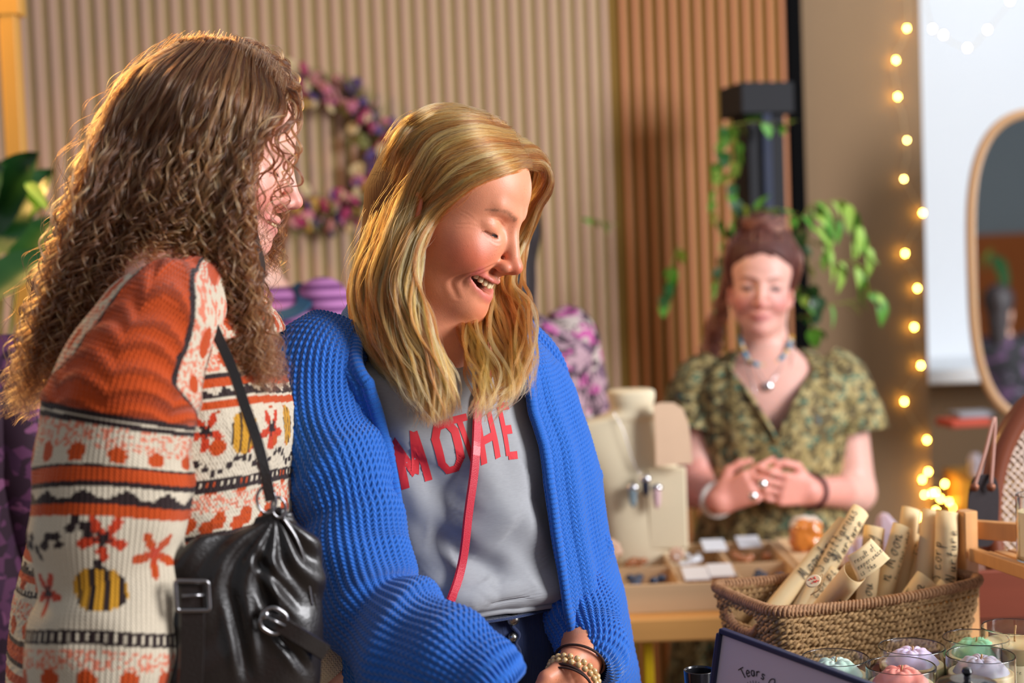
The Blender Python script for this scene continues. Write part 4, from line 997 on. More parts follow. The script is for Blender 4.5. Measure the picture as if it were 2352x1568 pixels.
# --- jumper: stitches coloured one by one
OR, CRM, BLK, PNK, MUS, RED = [lin(c) for c in ((194, 74, 22), (216, 202, 178), (46, 32, 32), (222, 128, 100), (206, 148, 40), (200, 62, 30))]
def motif_leaf(x, y, r):
    a = np.arctan2(y, x); d = np.hypot(x, y); return d < r * (.62 + .38 * np.cos(5 * (a - 1.57))), d < r * .38 * (.7 + .3 * np.cos(5 * (a - 1.57)))
def jumper_pattern(s_, t, dots=90, pk=(20, 1340), lf=((-130, 1350), (30, 1220)), ol=(150, 1250), vine=(-100, 1220), extra=()):
    """colour of the stitch at s_ (around) and t (down), both in 0.43 mm steps"""
    s_ = np.floor(s_ / 6.5) * 6.5; t = np.floor(t / 6) * 6; n = s_.shape; C = np.empty(n + (3,)); C[:] = CRM
    h = lambda a, b: (np.sin(a * 12.9898 + b * 78.233) * 43758.5453) % 1
    def put(m, c): C[m] = c
    rs = h(s_, t)
    def speck(t0, t1): put((t > t0) & (t < t1) & (rs < .42), PNK)
    def row(tc, r, ph=0): put(np.hypot(((s_ + ph) % dots) - dots / 2, t - tc) < r, OR)
    def line(t0, t1, c): put((t >= t0) & (t < t1), c)
    def ticks(t0, t1): put((t >= t0) & (t < t1) & ~((t > t0 + 5) & (t < t1 - 8) & ((s_ // 6.5) % 3 == 0)), BLK)
    speck(975, 1028); row(1040, 21); line(962, 976, BLK); line(1064, 1072, BLK); line(1072, 1100, OR); line(1104, 1112, BLK)
    put((t > 1130 + 9 * np.sin(s_ / 14)) & (t < 1150), BLK); line(1148, 1172, OR)
    for (x0, y0) in lf:
        a, b = motif_leaf(s_ - x0, t - y0, 56); put(a, RED); put(b, BLK)
    x0, y0 = vine; 
    for k in range(7):
        xx, yy = x0 - 90 + k * 30, y0 + 26 * math.sin(k * .8); put(np.hypot((s_ - xx) / 1.2, t - yy) < 11, BLK); put(np.hypot(s_ - xx - 8, (t - yy + (18 if k % 2 else -18))) < 11, BLK)
    x0, y0 = ol; a, b = motif_leaf(s_ - x0, t - y0, 60); put(a, OR); put(b, RED)
    for (x0, y0) in (pk,) + tuple(extra):
        put((((s_ - x0) / 62) ** 2 + ((t - y0) / 52) ** 2) < 1, MUS); put(((((s_ - x0) / 62) ** 2 + ((t - y0) / 52) ** 2) < 1) & (np.abs(((s_ - x0) % 32) - 16) < 4.5), BLK); put((np.abs(s_ - x0) < 9) & (t > y0 - 72) & (t < y0 - 48), BLK)
    ticks(1432, 1462); speck(1470, 1515); row(1536, 22, 40); line(1562, 1575, BLK); line(1575, 1610, OR); line(1614, 1626, BLK); line(1640, 1665, OR)
    speck(1680, 1720); row(1730, 20)
    return C, rs
m_jump = knitmat('patterned_wool', (200, 190, 170), pitch=.0042, st=.0036, bump=.6, fuzz=.5, attr='Col', dist=.0012)
m_dark = mat('black_trousers', (34, 32, 36), .8, var=.15, vs=90, bump=.2, bs=500)
def kscol(s_, t): return jumper_pattern(s_, t)
path = [A(470, 640, 1.525), A(425, 690, 1.465), A(375, 735, 1.425), A(325, 810, 1.405), A(290, 900, 1.395), A(268, 1030, 1.39), A(262, 1150, 1.385), A(256, 1300, 1.38), A(248, 1450, 1.372), A(242, 1600, 1.365), A(250, 1720, 1.36), A(275, 1800, 1.36)]
rads = [.026, .040, .054, .063, .072, .0755, .0760, .0745, .0740, .070, .055, .034]
P, ku, kv, ln = sleeve(path, rads, 340, 520, folds=[(.20, .02, .004, .02, 0), (.31, .02, .005, .03, 1), (.365, .016, -.006, .03, 1), (.50, .02, .004, .02, 2)], seed=51, roll=2.2, pitch=.0042, st=.0036, amp=.0004, noise=.007)
Cc = P.mean(1); D = P - Cc[:, None]; ang = np.arctan2(D[..., 0], -D[..., 1]); rr_ = np.linalg.norm(D, axis=-1)
yc = proj(Cc)[:, 1][:, None]; s_ = ang * .074 * 2350; q = proj(P); dx = ang * .068 * 2350
tt = yc + 10 * np.cos(ang * 2); tt = np.where(yc < 1000, yc + 8 * np.cos(ang), tt)
C, rs = jumper_pattern(s_, tt)
# orange saddle running from the collar, flaring on the upper arm
half = np.interp(yc, [600, 700, 860, 900, 955, 970], [70, 125, 118, 190, 330, 900]); xs = dx - 12; sad = (np.abs(xs) < half) & (tt < 962)
yk = np.floor(yc / 5) * 5 + 0 * ang
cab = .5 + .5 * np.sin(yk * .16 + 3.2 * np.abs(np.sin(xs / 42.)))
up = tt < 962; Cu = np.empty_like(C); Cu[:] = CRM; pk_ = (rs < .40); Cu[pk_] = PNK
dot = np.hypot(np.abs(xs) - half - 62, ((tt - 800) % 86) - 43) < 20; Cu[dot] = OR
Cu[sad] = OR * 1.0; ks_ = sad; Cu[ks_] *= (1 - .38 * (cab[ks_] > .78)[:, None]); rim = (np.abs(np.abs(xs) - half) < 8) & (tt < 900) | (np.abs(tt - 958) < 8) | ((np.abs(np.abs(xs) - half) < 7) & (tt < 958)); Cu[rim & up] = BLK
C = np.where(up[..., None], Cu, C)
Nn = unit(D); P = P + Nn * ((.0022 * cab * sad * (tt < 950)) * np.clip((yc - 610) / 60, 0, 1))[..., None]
jumper_parts = []
KR = Rings([(K_N + K_R @ np.array((0, .004, -.004)), .066, .058), (K_N + K_R @ np.array((0, .004, -.022)), .105, .070), (K_N + K_R @ np.array((0, .002, -.055)), .150, .088), (K_N * .78 + K_W * .22 + K_F * .000, .155, .088),
            (K_N * .55 + K_W * .45 + K_F * .010, .160, .120), (K_N * .25 + K_W * .75 + K_F * .004, .162, .130), (K_W, .165, .138), (K_W * .6 + K_P * .4, .172, .148), (K_P + (0, 0, .04), .175, .148), (K_P + (0, 0, .0), .168, .145)], K_R)
PH, VV = np.meshgrid(np.linspace(-np.pi, np.pi, 760, endpoint=False), np.linspace(0, 1, 560), indexing='ij')
X = KR.pt(PH, VV); Nn = KR.nrm(PH, VV); bq = proj(KR.pt(np.zeros(560) + .9, np.linspace(0, 1, 560)))[:, 1][None]
sb = (PH - .75) * .165 * 2250; tb = bq + 0 * PH + 12 * np.sin(PH * 2)
Cb, rs2 = jumper_pattern(sb, tb + 105, dots=86)
tq = tb; Cf = np.empty_like(Cb); Cf[:] = CRM; s2 = np.floor(sb / 6.5) * 6.5; t2 = np.floor(tq / 6) * 6; Cf[rs2 < .30] = CRM
def pf(m, c): Cf[m] = c
pf((t2 < 870) & (rs2 < .40), PNK); pf(np.hypot(((s2 + 20) % 92) - 46, ((t2 - 800) % 95) - 47) < 21, OR); diag = t2 - .35 * s2
pf((t2 > 872) & (t2 < 960), CRM); pf((t2 > 872) & (t2 < 884), BLK); pf((t2 > 884) & (t2 < 905), OR); pf((t2 > 912 + 7 * np.sin(s2 / 12)) & (t2 < 930), BLK); pf((t2 > 930) & (t2 < 952), OR)
for x0, y0, r in ((-150, 1010, 52), (60, 1000, 50), (230, 1010, 52)):
    a, b = motif_leaf(s2 - x0, t2 - y0, r); pf(a, RED); pf(b, BLK)
for x0, y0 in ((150, 1000), (-50, 1012), (-260, 1008), (330, 1010)): pf((((s2 - x0) / 42) ** 2 + ((t2 - y0) / 50) ** 2) < 1, MUS); pf(((((s2 - x0) / 42) ** 2 + ((t2 - y0) / 50) ** 2) < 1) & (np.abs(((s2 - x0) % 26) - 13) < 4), BLK)
for k in range(60):
    xx, yy = -600 + k * 21, 1082 + 16 * math.sin(k * .9); pf(np.hypot(s2 - xx, t2 - yy) < 9, BLK)
pf((t2 > 1112) & (t2 < 1142) & ~((t2 > 1118) & (t2 < 1132) & ((s2 // 6.5) % 3 == 0)), BLK); pf((t2 > 1150) & (t2 < 1192) & (rs2 < .42), PNK); pf(np.hypot(((s2 + 50) % 86) - 43, t2 - 1212) < 22, OR)
pf((t2 > 1240) & (t2 < 1252), BLK); pf((t2 > 1252) & (t2 < 1278), OR); pf((t2 > 1286 + 7 * np.sin(s2 / 12)) & (t2 < 1304), BLK); pf((t2 > 1304) & (t2 < 1326), OR)
Cf = np.where((t2 < 1340)[..., None], Cf, Cb)
sadb = (PH > .55) & (PH < 2.6) & (t2 < 800); 
X = X + Nn * (.006 * vnoise(X, 11, 61) + .003 * vnoise(X, 24, 62) + .0008 * vnoise(X, 300, 63))[..., None]
ku2 = PH * .165; kv2 = VV * .62
jb = MB().grid(X, cu=True, Col=Cf, ku=ku2, kv=kv2).build('jumper', m_jump, K)
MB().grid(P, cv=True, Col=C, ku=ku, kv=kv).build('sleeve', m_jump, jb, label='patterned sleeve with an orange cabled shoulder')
P, ku, kv, ln = sleeve([K_N + K_R @ np.array((-.09, 0, -.03)), ksL, (ksL + keL) / 2, keL, (keL + kwL) / 2, kwL], [.036, .044, .052, .056, .052, .036], 180, 200, seed=52, pitch=.0042, st=.0036, amp=.0004)
D = P - P.mean(1)[:, None]; C2, _ = jumper_pattern(np.arctan2(D[..., 0], -D[..., 1]) * 165, 960 + kv * 2000); MB().grid(P, cv=True, Col=C2, ku=ku, kv=kv).build('sleeve', m_jump, jb)
cp = np.linspace(-np.pi, np.pi, 90, endpoint=False); Xc = KR.pt(cp, 0 * cp + .03); MB().tube(Xc, .011, 10, closed=True).build('collar', m_dark, jb)
tr_ = MB(); PH, VV = np.meshgrid(np.linspace(-np.pi, np.pi, 40, endpoint=False), np.linspace(0, 1, 12), indexing='ij')
TRK = Rings([(K_P + (0, 0, .06), .150, .125), (K_P, .165, .128), (K_P + (0, 0, -.10), .172, .125)], K_R); tr_.grid(TRK.pt(PH, VV), cu=True)
for sg in (1, -1):
    hip = K_P + K_R @ np.array((sg * .085, 0, -.03)); kn = np.array([hip[0], hip[1], .48]) + K_F * .02; an = np.array([hip[0], hip[1], .10])
    tr_.tube(spline([hip, (hip + kn) / 2, kn, (kn + an) / 2, an], 24), spline([.100, .088, .072, .066, .062], 24)[:, 0], 24)
    m = MB(); a_ = np.array([hip[0], hip[1], 0]); m.ball(a_ + K_F * .06 + (0, 0, .035), (.045, .13, .038), 20, K_R); m.ball(a_ + K_F * .055 + (0, 0, .012), (.047, .135, .014), 20, K_R); m.build('shoe', m_dark, K)
tr_.build('trousers', m_dark, K)
# --- hair
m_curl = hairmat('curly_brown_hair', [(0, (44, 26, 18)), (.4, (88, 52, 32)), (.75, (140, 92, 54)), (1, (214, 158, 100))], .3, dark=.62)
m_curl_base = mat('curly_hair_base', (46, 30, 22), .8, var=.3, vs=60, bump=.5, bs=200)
HB = SDF(); HB.ell(K_HC + K_HR @ np.array((0, -.026, .028)), (.0715, .0760, .0700), .01, K_HR)
HB.chain([A(420, 260, 1.62), A(330, 430, 1.62), A(250, 600, 1.60), A(170, 720, 1.58), A(110, 830, 1.57)], [.058, .066, .055, .036, .018], .04)
HB.chain([A(470, 380, 1.60), A(470, 500, 1.58), A(520, 620, 1.56), A(550, 730, 1.53)], [.055, .050, .036, .018], .03)
V, F = HB.mesh(.006); V = relax(V, F, 2); khair = MB().add(V, F).build('hair', m_curl_base, K)
G = [[(646, 192), (648, 250), (606, 320), (572, 395), (552, 470), (545, 545), (562, 620), (585, 700), (604, 780), (625, 850), (640, 905)],
     [(630, 165), (622, 245), (580, 340), (555, 430), (548, 520), (546, 610), (552, 700), (572, 780), (598, 850), (618, 900)],
     [(610, 140), (600, 240), (570, 350), (552, 450), (545, 550), (535, 640), (528, 720), (540, 790), (560, 850), (575, 880)],
     [(575, 112), (545, 220), (508, 350), (488, 460), (478, 560), (470, 640), (480, 710), (498, 770), (510, 810)],
     [(530, 92), (480, 210), (430, 350), (404, 460), (385, 540), (362, 590), (345, 625), (330, 650)],
     [(480, 88), (405, 210), (345, 350), (310, 470), (278, 570), (240, 650), (215, 720), (190, 790), (165, 850)],
     [(440, 92), (345, 195), (275, 340), (228, 470), (190, 590), (150, 690), (115, 780), (85, 860), (62, 930)],
     [(410, 102), (300, 190), (220, 320), (172, 460), (138, 575), (102, 690), (70, 790), (45, 880), (24, 965)]]
def lay(gs, Y0, Y1, sc, up=0.):
    out = []
    for g in gs:
        g = np.array(g, float); c = np.array([400, 420.]); k = len(g); f = np.linspace(0, 1, k)
        p = c + (g - c) * np.interp(f, (0, .3, 1), (sc, sc, 1.0))[:, None]; p[:, 1] -= up * (1 - f)
        out.append([A(p[i, 0], p[i, 1], np.interp(f[i], (0, .12, .35, 1), (K_HC[1], (K_HC[1] + Y0) / 2, Y0, Y1))) for i in range(k)])
    return out
k_sc, k_sr = K_HC + K_HR @ np.array((0, -.022, .034)), (.0830, .0900, .0860)
def hug(gs):
    for g in gs:
        for i in range(1, 5):
            p = g[i]; c = proj(p); e = on_ell(c[0], c[1], k_sc, k_sr, K_HR, .004 * i)
            if np.hypot(*(proj(e) - c)) < 4 and e[1] < p[1]: g[i] = e
        e = on_ell(*proj(g[0]), k_sc, k_sr, K_HR, -.004); g[0] = e
    return gs
m_ = 150
h1 = strands(hug(lay(G, 1.515, 1.47, .97, 16)), 9200, 900, m_, thick=.013, tight=.12, wave=.005, freq=2.5, curl=.0048, cfreq=11, lens=(.74, 1.0), wtop=.1, frizz=.0007, cramp=.42)
h2 = strands(lay(G, 1.60, 1.54, 1.0), 4600, 460, m_, thick=.014, tight=.16, wave=.006, freq=2.5, curl=.0050, cfreq=11, lens=(.8, 1.02), wtop=.05, frizz=.0010, cramp=.4)
h3 = strands(lay(G, 1.70, 1.62, .95), 1500, 110, m_, thick=.014, tight=.16, wave=.006, freq=2.5, curl=.0050, cfreq=11, lens=(.8, 1.02), wtop=.05)
h4 = strands(lay(G, 1.58, 1.52, 1.02), 700, 700, m_, thick=.022, tight=.2, wave=.010, freq=3, curl=.006, cfreq=9, lens=(.25, 1.0), wtop=.0, frizz=.002)
FR = [[(655, 212), (672, 250), (672, 330), (668, 380), (655, 430), (640, 500), (640, 560), (625, 610)], [(660, 205), (680, 240), (640, 320), (640, 400), (610, 450), (615, 520), (600, 570), (600, 640)], [(655, 200), (650, 250), (610, 310), (600, 380), (580, 460), (590, 540), (585, 620), (590, 680)]]
fr = [[A(x, y, np.interp(i, (0, 1, 2, 7), (1.60, 1.585, 1.545, 1.53))) for i, (x, y) in enumerate(g)] for g in FR]
h5 = strands(fr, 230, 12, m_, thick=.009, tight=.14, wave=.006, freq=2, curl=.0075, cfreq=5, lens=(.35, .85), wtop=.0)
h6 = strands(lay([[(625, 135), (662, 172), (682, 210), (668, 265), (635, 330), (620, 420), (620, 500), (625, 560), (630, 620)], [(600, 110), (650, 150), (672, 210), (655, 290), (630, 380), (610, 480), (615, 560), (620, 630)], [(540, 75), (600, 95), (655, 150), (670, 240), (650, 350), (630, 470), (625, 560), (625, 640)]], 1.69, 1.67, .955), 1500, 90, m_, thick=.010, tight=.22, wave=.005, freq=2, curl=.0065, cfreq=8, lens=(.7, 1.0), wtop=.0)
kr = np.concatenate([[.00017] * 110, np.linspace(.00017, .00007, 40)])
hair_curves('hair_strands', np.concatenate([h1, h2, h3, h4, h5, h6]), kr[None], m_curl, khair)
# ---------------------------------------------------------------- black leather shoulder bag
m_leather = mat('black_leather', (28, 22, 20), .36, var=.2, vs=30, bump=.25, bs=380, coat=.25, spec=.6)
m_gun = mat('gunmetal', (150, 148, 150), .22, 1.0, var=.06)
bag = thing('shoulder_bag', 'black gathered leather shoulder bag with buckled belts under the orange jumper sleeve', 'bag', A(570, 1500, 1.40))
BX = unit(A(800, 1400, 1.43) - A(400, 1400, 1.36)); BZ = np.array([0, 0, 1.0]); BY = np.cross(BZ, BX); BRm = np.stack([BX, BY, BZ], 1)
def bp(px, py, off=0.): return A(px, py, 1.385 + (px - 570) / 400 * .07 + off)
S = SDF(); fl_ = (BY, .36)
S.chain([bp(632, 1195), bp(640, 1300), bp(622, 1420), bp(600, 1540), bp(580, 1660)], [.014, .040, .048, .055, .052], .03, fl_)
S.chain([bp(600, 1260), bp(520, 1320), bp(500, 1440), bp(490, 1560), bp(500, 1660)], [.014, .034, .040, .044, .040], .03, fl_)
S.chain([bp(560, 1262), bp(500, 1285), bp(455, 1300), bp(450, 1420), bp(445, 1560)], [.008, .014, .018, .018, .018], .02, fl_)
V, F = S.mesh(.0022); V = relax(V, F, 2); N_ = vnormals(V, F); ap = bp(628, 1180); d = V - ap; ang = np.arctan2(d @ BX, -(d @ BZ)); r = np.linalg.norm(d, axis=1)
w = np.clip(r / .05, 0, 1) * np.exp(-(r / .13) ** 2); V = V + N_ * (.0042 * np.sin(ang * 13 + 2.2 * np.sin(r * 40)) * w + .0025 * vnoise(V, 28, 70))[:, None]
for cx, cy, ex, ey, a_, w_ in ((560, 1250, 690, 1400, -.004, .004), (585, 1320, 640, 1480, -.004, .004), (520, 1330, 560, 1560, -.0045, .005), (600, 1400, 700, 1540, -.003, .004)):
    p, q = bp(cx, cy), bp(ex, ey); u_ = q - p; L = np.linalg.norm(u_); u_ = u_ / L; t = np.clip((V - p) @ u_, 0, L); dd = (V - p) - t[:, None] * u_; dd = dd - (dd @ BY)[:, None] * BY; x = np.linalg.norm(dd, axis=1)
    V = V + N_ * (a_ * np.exp(-(x / w_) ** 2) * np.sin(np.clip(t / L, .02, .98) * np.pi) - a_ * .6 * np.exp(-((x - 2.2 * w_) / w_) ** 2) * np.sin(np.clip(t / L, .02, .98) * np.pi))[:, None]
MB().add(V, F).build('bag_body', m_leather, bag)
MB().tube(spline([bp(636, 1170, -.006), bp(668, 1215, -.008), bp(700, 1290, -.008), bp(722, 1380, -.006), bp(730, 1460, -.004), bp(724, 1540, 0), bp(700, 1640, 0)], 60), .0030, 8).build('piping', m_leather, bag)
MB().tube(spline([bp(650, 1190, -.010), bp(682, 1240, -.012), bp(704, 1310, -.012), bp(716, 1390, -.010)], 40), .0016, 6).build('zip', m_gun, bag)
def ribbon(pts, w, th, n=50, up=None):
    X = spline(pts, n); T = unit(np.gradient(X, axis=0)); nn = np.asarray(up if up is not None else -BY, float); nn = nn - T * (T @ nn)[:, None]; nn = unit(nn); bb = np.cross(T, nn)
    prof = [(-w, -th * .4), (-w * .85, th), (w * .85, th), (w, -th * .4), (w * .85, -th), (-w * .85, -th)]
    return np.stack([X + bb * a + nn * b for a, b in prof], 1)
MB().grid(ribbon([A(470, 700, 1.462), A(500, 770, 1.43), A(535, 850, 1.402), A(562, 930, 1.385), A(590, 1010, 1.372), A(608, 1080, 1.365), A(622, 1150, 1.365)], .0055, .0016), cv=True).build('shoulder_strap', m_leather, bag, smooth=False)
a = np.linspace(0, 6.283, 24, endpoint=False)
for (px, py, r1, r2) in ((612, 1148, .0095, .013), (640, 1165, .007, .010)):
    MB().tube(bp(px, py, -.012) + np.outer(np.cos(a), BX) * r1 + np.outer(np.sin(a), BZ) * r2, .0016, 8, closed=True).build('ring', m_gun, bag)
b1 = MB().grid(ribbon([bp(440, 1345, -.020), bp(441, 1420, -.022), bp(440, 1500, -.022), bp(436, 1590, -.022)], .0125, .0018), cv=True).build('belt', m_leather, bag, smooth=False)
def rect_loop(c, ex, ey, w, h, r=.003):
    pts = []
    for sx, sy, a0 in ((1, 1, 0), (-1, 1, 90), (-1, -1, 180), (1, -1, 270)):
        for q in range(5): t = math.radians(a0 + q * 22.5); pts.append(c + ex * (sx * (w - r) + r * math.cos(t)) + ey * (sy * (h - r) + r * math.sin(t)))
    return np.array(pts)
MB().tube(rect_loop(bp(442, 1368, -.026), BX, BZ, .0155, .0140), .0024, 8, closed=True).build('buckle', m_gun, b1)
MB().tube([bp(418, 1368, -.028), bp(468, 1366, -.030)], .0016, 6).build('buckle_pin', m_gun, b1)
d_ = unit(bp(748, 1500) - bp(600, 1408)); e_ = np.cross(BY, d_); e_ = unit(e_)
b2 = MB().grid(ribbon([bp(612, 1418, -.024), bp(640, 1432, -.030), bp(690, 1462, -.032), bp(735, 1490, -.026), bp(748, 1498, -.024)], .0085, .0020), cv=True).build('belt', m_leather, bag, smooth=False)
MB().tube(rect_loop(bp(628, 1425, -.030), d_, e_, .0125, .0115, .009), .0024, 8, closed=True).build('buckle', m_gun, b2)
MB().tube([bp(606, 1412, -.032), bp(655, 1438, -.034)], .0015, 6).build('buckle_pin', m_gun, b2)
MB().ball(bp(607, 1411, -.028), .0055, 14).build('rivet', m_gun, b2)
# ---------------------------------------------------------------- the stallholder
D = thing('person', 'smiling stallholder with a hair bun in an olive patterned wrap dress, hands clasped', 'person', (.62, 3.36, 0))
D_HC = A(1748, 652, 3.36); D_HF = unit(np.array([-.16, -.98, -.06])); D_HR = fmat(D_HF, roll=-4)
D_N = A(1765, 812, 3.40); D_F = unit(np.array([-.10, -1, 0])); D_R = fmat(D_F); D_W = A(1775, 1150, 3.38); D_P = A(1780, 1330, 3.40)
s = head_sdf(smile=1.0); t = np.linspace(-1, 1, 9)
lu = np.stack([t * .0270, .0850 - .0210 * t ** 2, -.0655 + .0070 * t ** 2], 1); ll = np.stack([t * .0240, .0830 - .0190 * t ** 2, -.0765 + .0140 * t ** 2], 1)
s.chain(lu, [.003, .004, .005, .0055, .0054, .0055, .005, .004, .003], .005); s.chain(ll, [.003, .0046, .0056, .0064, .0066, .0064, .0056, .0046, .003], .005); ear_ops(s); eye_slits(s, .0026)
S = SDF(); S.xform(D_HR, D_HC, s)
S.cap(D_N + (0, 0, -.03), D_HC + D_HR @ np.array((0, -.022, -.045)), .054, .052, .03)
dsR = D_N + D_R @ np.array((.165, 0, -.065)); dsL = D_N + D_R @ np.array((-.165, 0, -.065))
S.ell(D_N + D_R @ np.array((0, .0, -.07)), (.155, .065, .05), .05, D_R); S.ell(D_N * .6 + D_W * .4 + D_R @ np.array((0, .03, 0)), (.155, .10, .15), .05, D_R)
S.ell(D_W, (.155, .11, .14), .05, D_R); S.ell(D_P, (.18, .13, .14), .05, D_R)
deR, dwR = A(1598, 1120, 3.32), A(1652, 1150, 3.16); deL, dwL = A(1965, 1130, 3.34), A(1860, 1128, 3.16)
S.cap(dsR, deR, .056, .046, .03).cap(deR, dwR, .044, .030, .02); S.cap(dsL, deL, .056, .046, .03).cap(deL, dwL, .044, .030, .02)
hand_sdf(S, dwR, A(1735, 1112, 3.12) - dwR, np.array((.2, .9, -.1)), .55, .18, 1); hand_sdf(S, dwL, A(1745, 1118, 3.08) - dwL, np.array((-.1, .9, .1)), .75, .18, -1)
for sg in (1, -1):
    hip = D_P + D_R @ np.array((sg * .09, 0, -.04)); kn = np.array([hip[0], hip[1], .48]) + D_F * .02; an = np.array([hip[0], hip[1], .09])
    S.cap(hip, kn, .10, .06, .03).cap(kn, an, .056, .038, .02); S.cap(an, an + D_F * .13 + (0, 0, -.055), .034, .026, .02); S.cap(an, an + (0, 0, -.05), .034, .034)
V, F = person_mesh(S, [(D_HC - .15, D_HC + .15, .0025), (dwR - (.04, .12, .1), dwL + (.05, .06, .1), .003)])
L_ = (V - D_HC) @ D_HR; hd = np.linalg.norm(L_, axis=1) < .14; C = np.repeat(lin((236, 182, 166))[None], len(V), 0); C[hd] = paint_head(L_[hd], (236, 182, 166), (214, 112, 108), (190, 80, 86), (84, 54, 48))
w = g3(L_, (0, .09, -.071), (.020, .02, .0065)); 
for x in (-1, 1): w = np.maximum(w, 0)
w = np.clip(w * 1.3, 0, 1)[:, None] * .7; C = C * (1 - w) + lin((178, 70, 80)) * w
we = np.maximum(g3(L_, (.031, .08, -.004), (.011, .02, .004)), g3(L_, (-.031, .08, -.004), (.011, .02, .004)))[:, None]; we = np.clip(we * 1.2, 0, 1) * .8; C = C * (1 - we) + lin((70, 48, 44)) * we
hnd = np.minimum(np.linalg.norm(V - dwR, axis=1), np.linalg.norm(V - dwL, axis=1)) < .16; C[hnd] = lin((232, 160, 144))
MB().add(V, F, Col=C).build('body', m_skin, D)
closed_eye_parts(D_HR, D_HC, D, m_lash, 1.0, m_eye)
def pattern_mat(name, stops, scale=22, scale2=60, rough=.75):
    N = NT(name); b = N.b; tc = N.n('ShaderNodeTexCoord'); n1 = N.n('ShaderNodeTexNoise'); n1.inputs['Scale'].default_value = scale; n1.inputs['Detail'].default_value = 2; n1.inputs['Distortion'].default_value = 1.5
    vo = N.n('ShaderNodeTexVoronoi'); vo.inputs['Scale'].default_value = scale2; N.l(tc.outputs['Object'], n1.inputs[0]); N.l(tc.outputs['Object'], vo.inputs[0])
    mx = N.n('ShaderNodeMix', data_type='FLOAT'); mx.inputs[0].default_value = .45; sp = N.n('ShaderNodeSeparateColor'); N.l(vo.outputs['Color'], sp.inputs[0]); N.l(n1.outputs[0], mx.inputs[2]); N.l(sp.outputs[0], mx.inputs[3])
    r = N.n('ShaderNodeValToRGB'); r.color_ramp.interpolation = 'CONSTANT'; N.l(mx.outputs[0], r.inputs[0])
    while len(r.color_ramp.elements) < len(stops): r.color_ramp.elements.new(.5)
    for e, (p, c) in zip(r.color_ramp.elements, stops): e.position = p; e.color = (*lin(c), 1)
    N.l(r.outputs[0], b.inputs['Base Color']); b.inputs['Roughness'].default_value = rough; MATS[name] = N.m; return N.m
m_dress = pattern_mat('olive_print', [(0, (66, 54, 30)), (.30, (100, 86, 48)), (.40, (156, 138, 86)), (.50, (88, 74, 40)), (.58, (66, 112, 92)), (.62, (178, 160, 108)), (.72, (98, 78, 44)), (.80, (74, 104, 108))], 20, 55)
DR = Rings([(D_N + D_R @ np.array((0, -.01, .005)), .085, .060), (D_N + D_R @ np.array((0, 0, -.018)), .130, .078), (D_N + D_R @ np.array((0, .004, -.045)), .185, .098), (D_N * .72 + D_W * .28 + D_F * .012, .190, .135), (D_N * .45 + D_W * .55 + D_F * .02, .172, .145),
            (D_N * .12 + D_W * .88 + D_F * .01, .158, .130), (D_W * .9 + D_P * .1, .164, .134), (D_P, .22, .17), (D_P - (0, 0, .25), .26, .21), (D_P - (0, 0, .60), .29, .24)], D_R)
vv = np.linspace(0, 1, 150); a0 = np.interp(vv, [0, .12, .25, .36, .44, 1], [1.05, .72, .42, .20, .0, 0])[:, None]; u = np.linspace(0, 1, 240)[None]; PH = a0 + (2 * np.pi - 2 * a0) * u; VV = np.repeat(vv[:, None], 240, 1)
X = DR.pt(PH, VV); X = X + DR.nrm(PH, VV) * (.007 * np.sin(PH * 16 + 3 * vnoise(X, 9, 80)) * np.clip(np.abs(VV - .55) * 2.2, .25, 1) * np.clip(VV * 3, 0, 1) + .004 * vnoise(X, 18, 81))[..., None]
dr = MB().grid(X).build('wrap_dress', m_dress, D); dr.modifiers.new('thick', 'SOLIDIFY').thickness = .004
for sd, sh, el in ((1, dsR, deR), (-1, dsL, deL)):
    d_ = unit(el - sh); P, _, _, _ = sleeve([sh - d_ * .045 - D_R[:, 0] * sd * .035, sh, sh + d_ * .07 + D_R[:, 0] * sd * .008, sh + d_ * .135 + D_R[:, 0] * sd * .014], [.048, .066, .078, .088], 70, 40, knit=False, noise=.012, seed=83)
    MB().grid(P, cv=True).build('sleeve', m_dress, dr)
Xw = DR.pt(np.linspace(-np.pi, np.pi, 70, endpoint=False), np.full(70, .60)); MB().tube(Xw, .010, 8, closed=True).build('waist_sash', m_dress, dr)
for sg in (-1, 1):
    ph = np.interp(np.linspace(0, .44, 40), [0, .12, .25, .36, .44], [1.05, .72, .42, .20, .0]) * sg; q = DR.pt(ph, np.linspace(0, .44, 40)); MB().tube(q + D_F * .008, .0065, 7).build('neck_edge', m_dress, dr)
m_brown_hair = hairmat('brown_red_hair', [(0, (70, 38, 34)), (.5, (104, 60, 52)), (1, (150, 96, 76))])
m_brown_base = mat('brown_hair_base', (86, 48, 42), .6, var=.3, vs=50, stretch=(1, 1, .2), bump=.5, bs=200)
HB = SDF(); HB.ell(D_HC + D_HR @ np.array((0, -.028, .040)), (.088, .088, .084), .01, D_HR); HB.ell(D_HC + D_HR @ np.array((0, .004, .070)), (.074, .080, .050), .03, D_HR); HB.ell(D_HC + D_HR @ np.array((.0, -.012, .136)), (.042, .038, .034), .02, D_HR)
HB.ell(D_HC + D_HR @ np.array((0, .088, .022)), (.064, .058, .062), .008, D_HR, sub=True); HB.ell(D_HC + D_HR @ np.array((0, -.055, -.04)), (.070, .045, .08), .03, D_HR)
V, F = HB.mesh(.005); V = relax(V, F, 2); L2 = (V - D_HC) @ D_HR
dh = MB().add(V, F).build('hair', m_brown_base, D)
hg = []
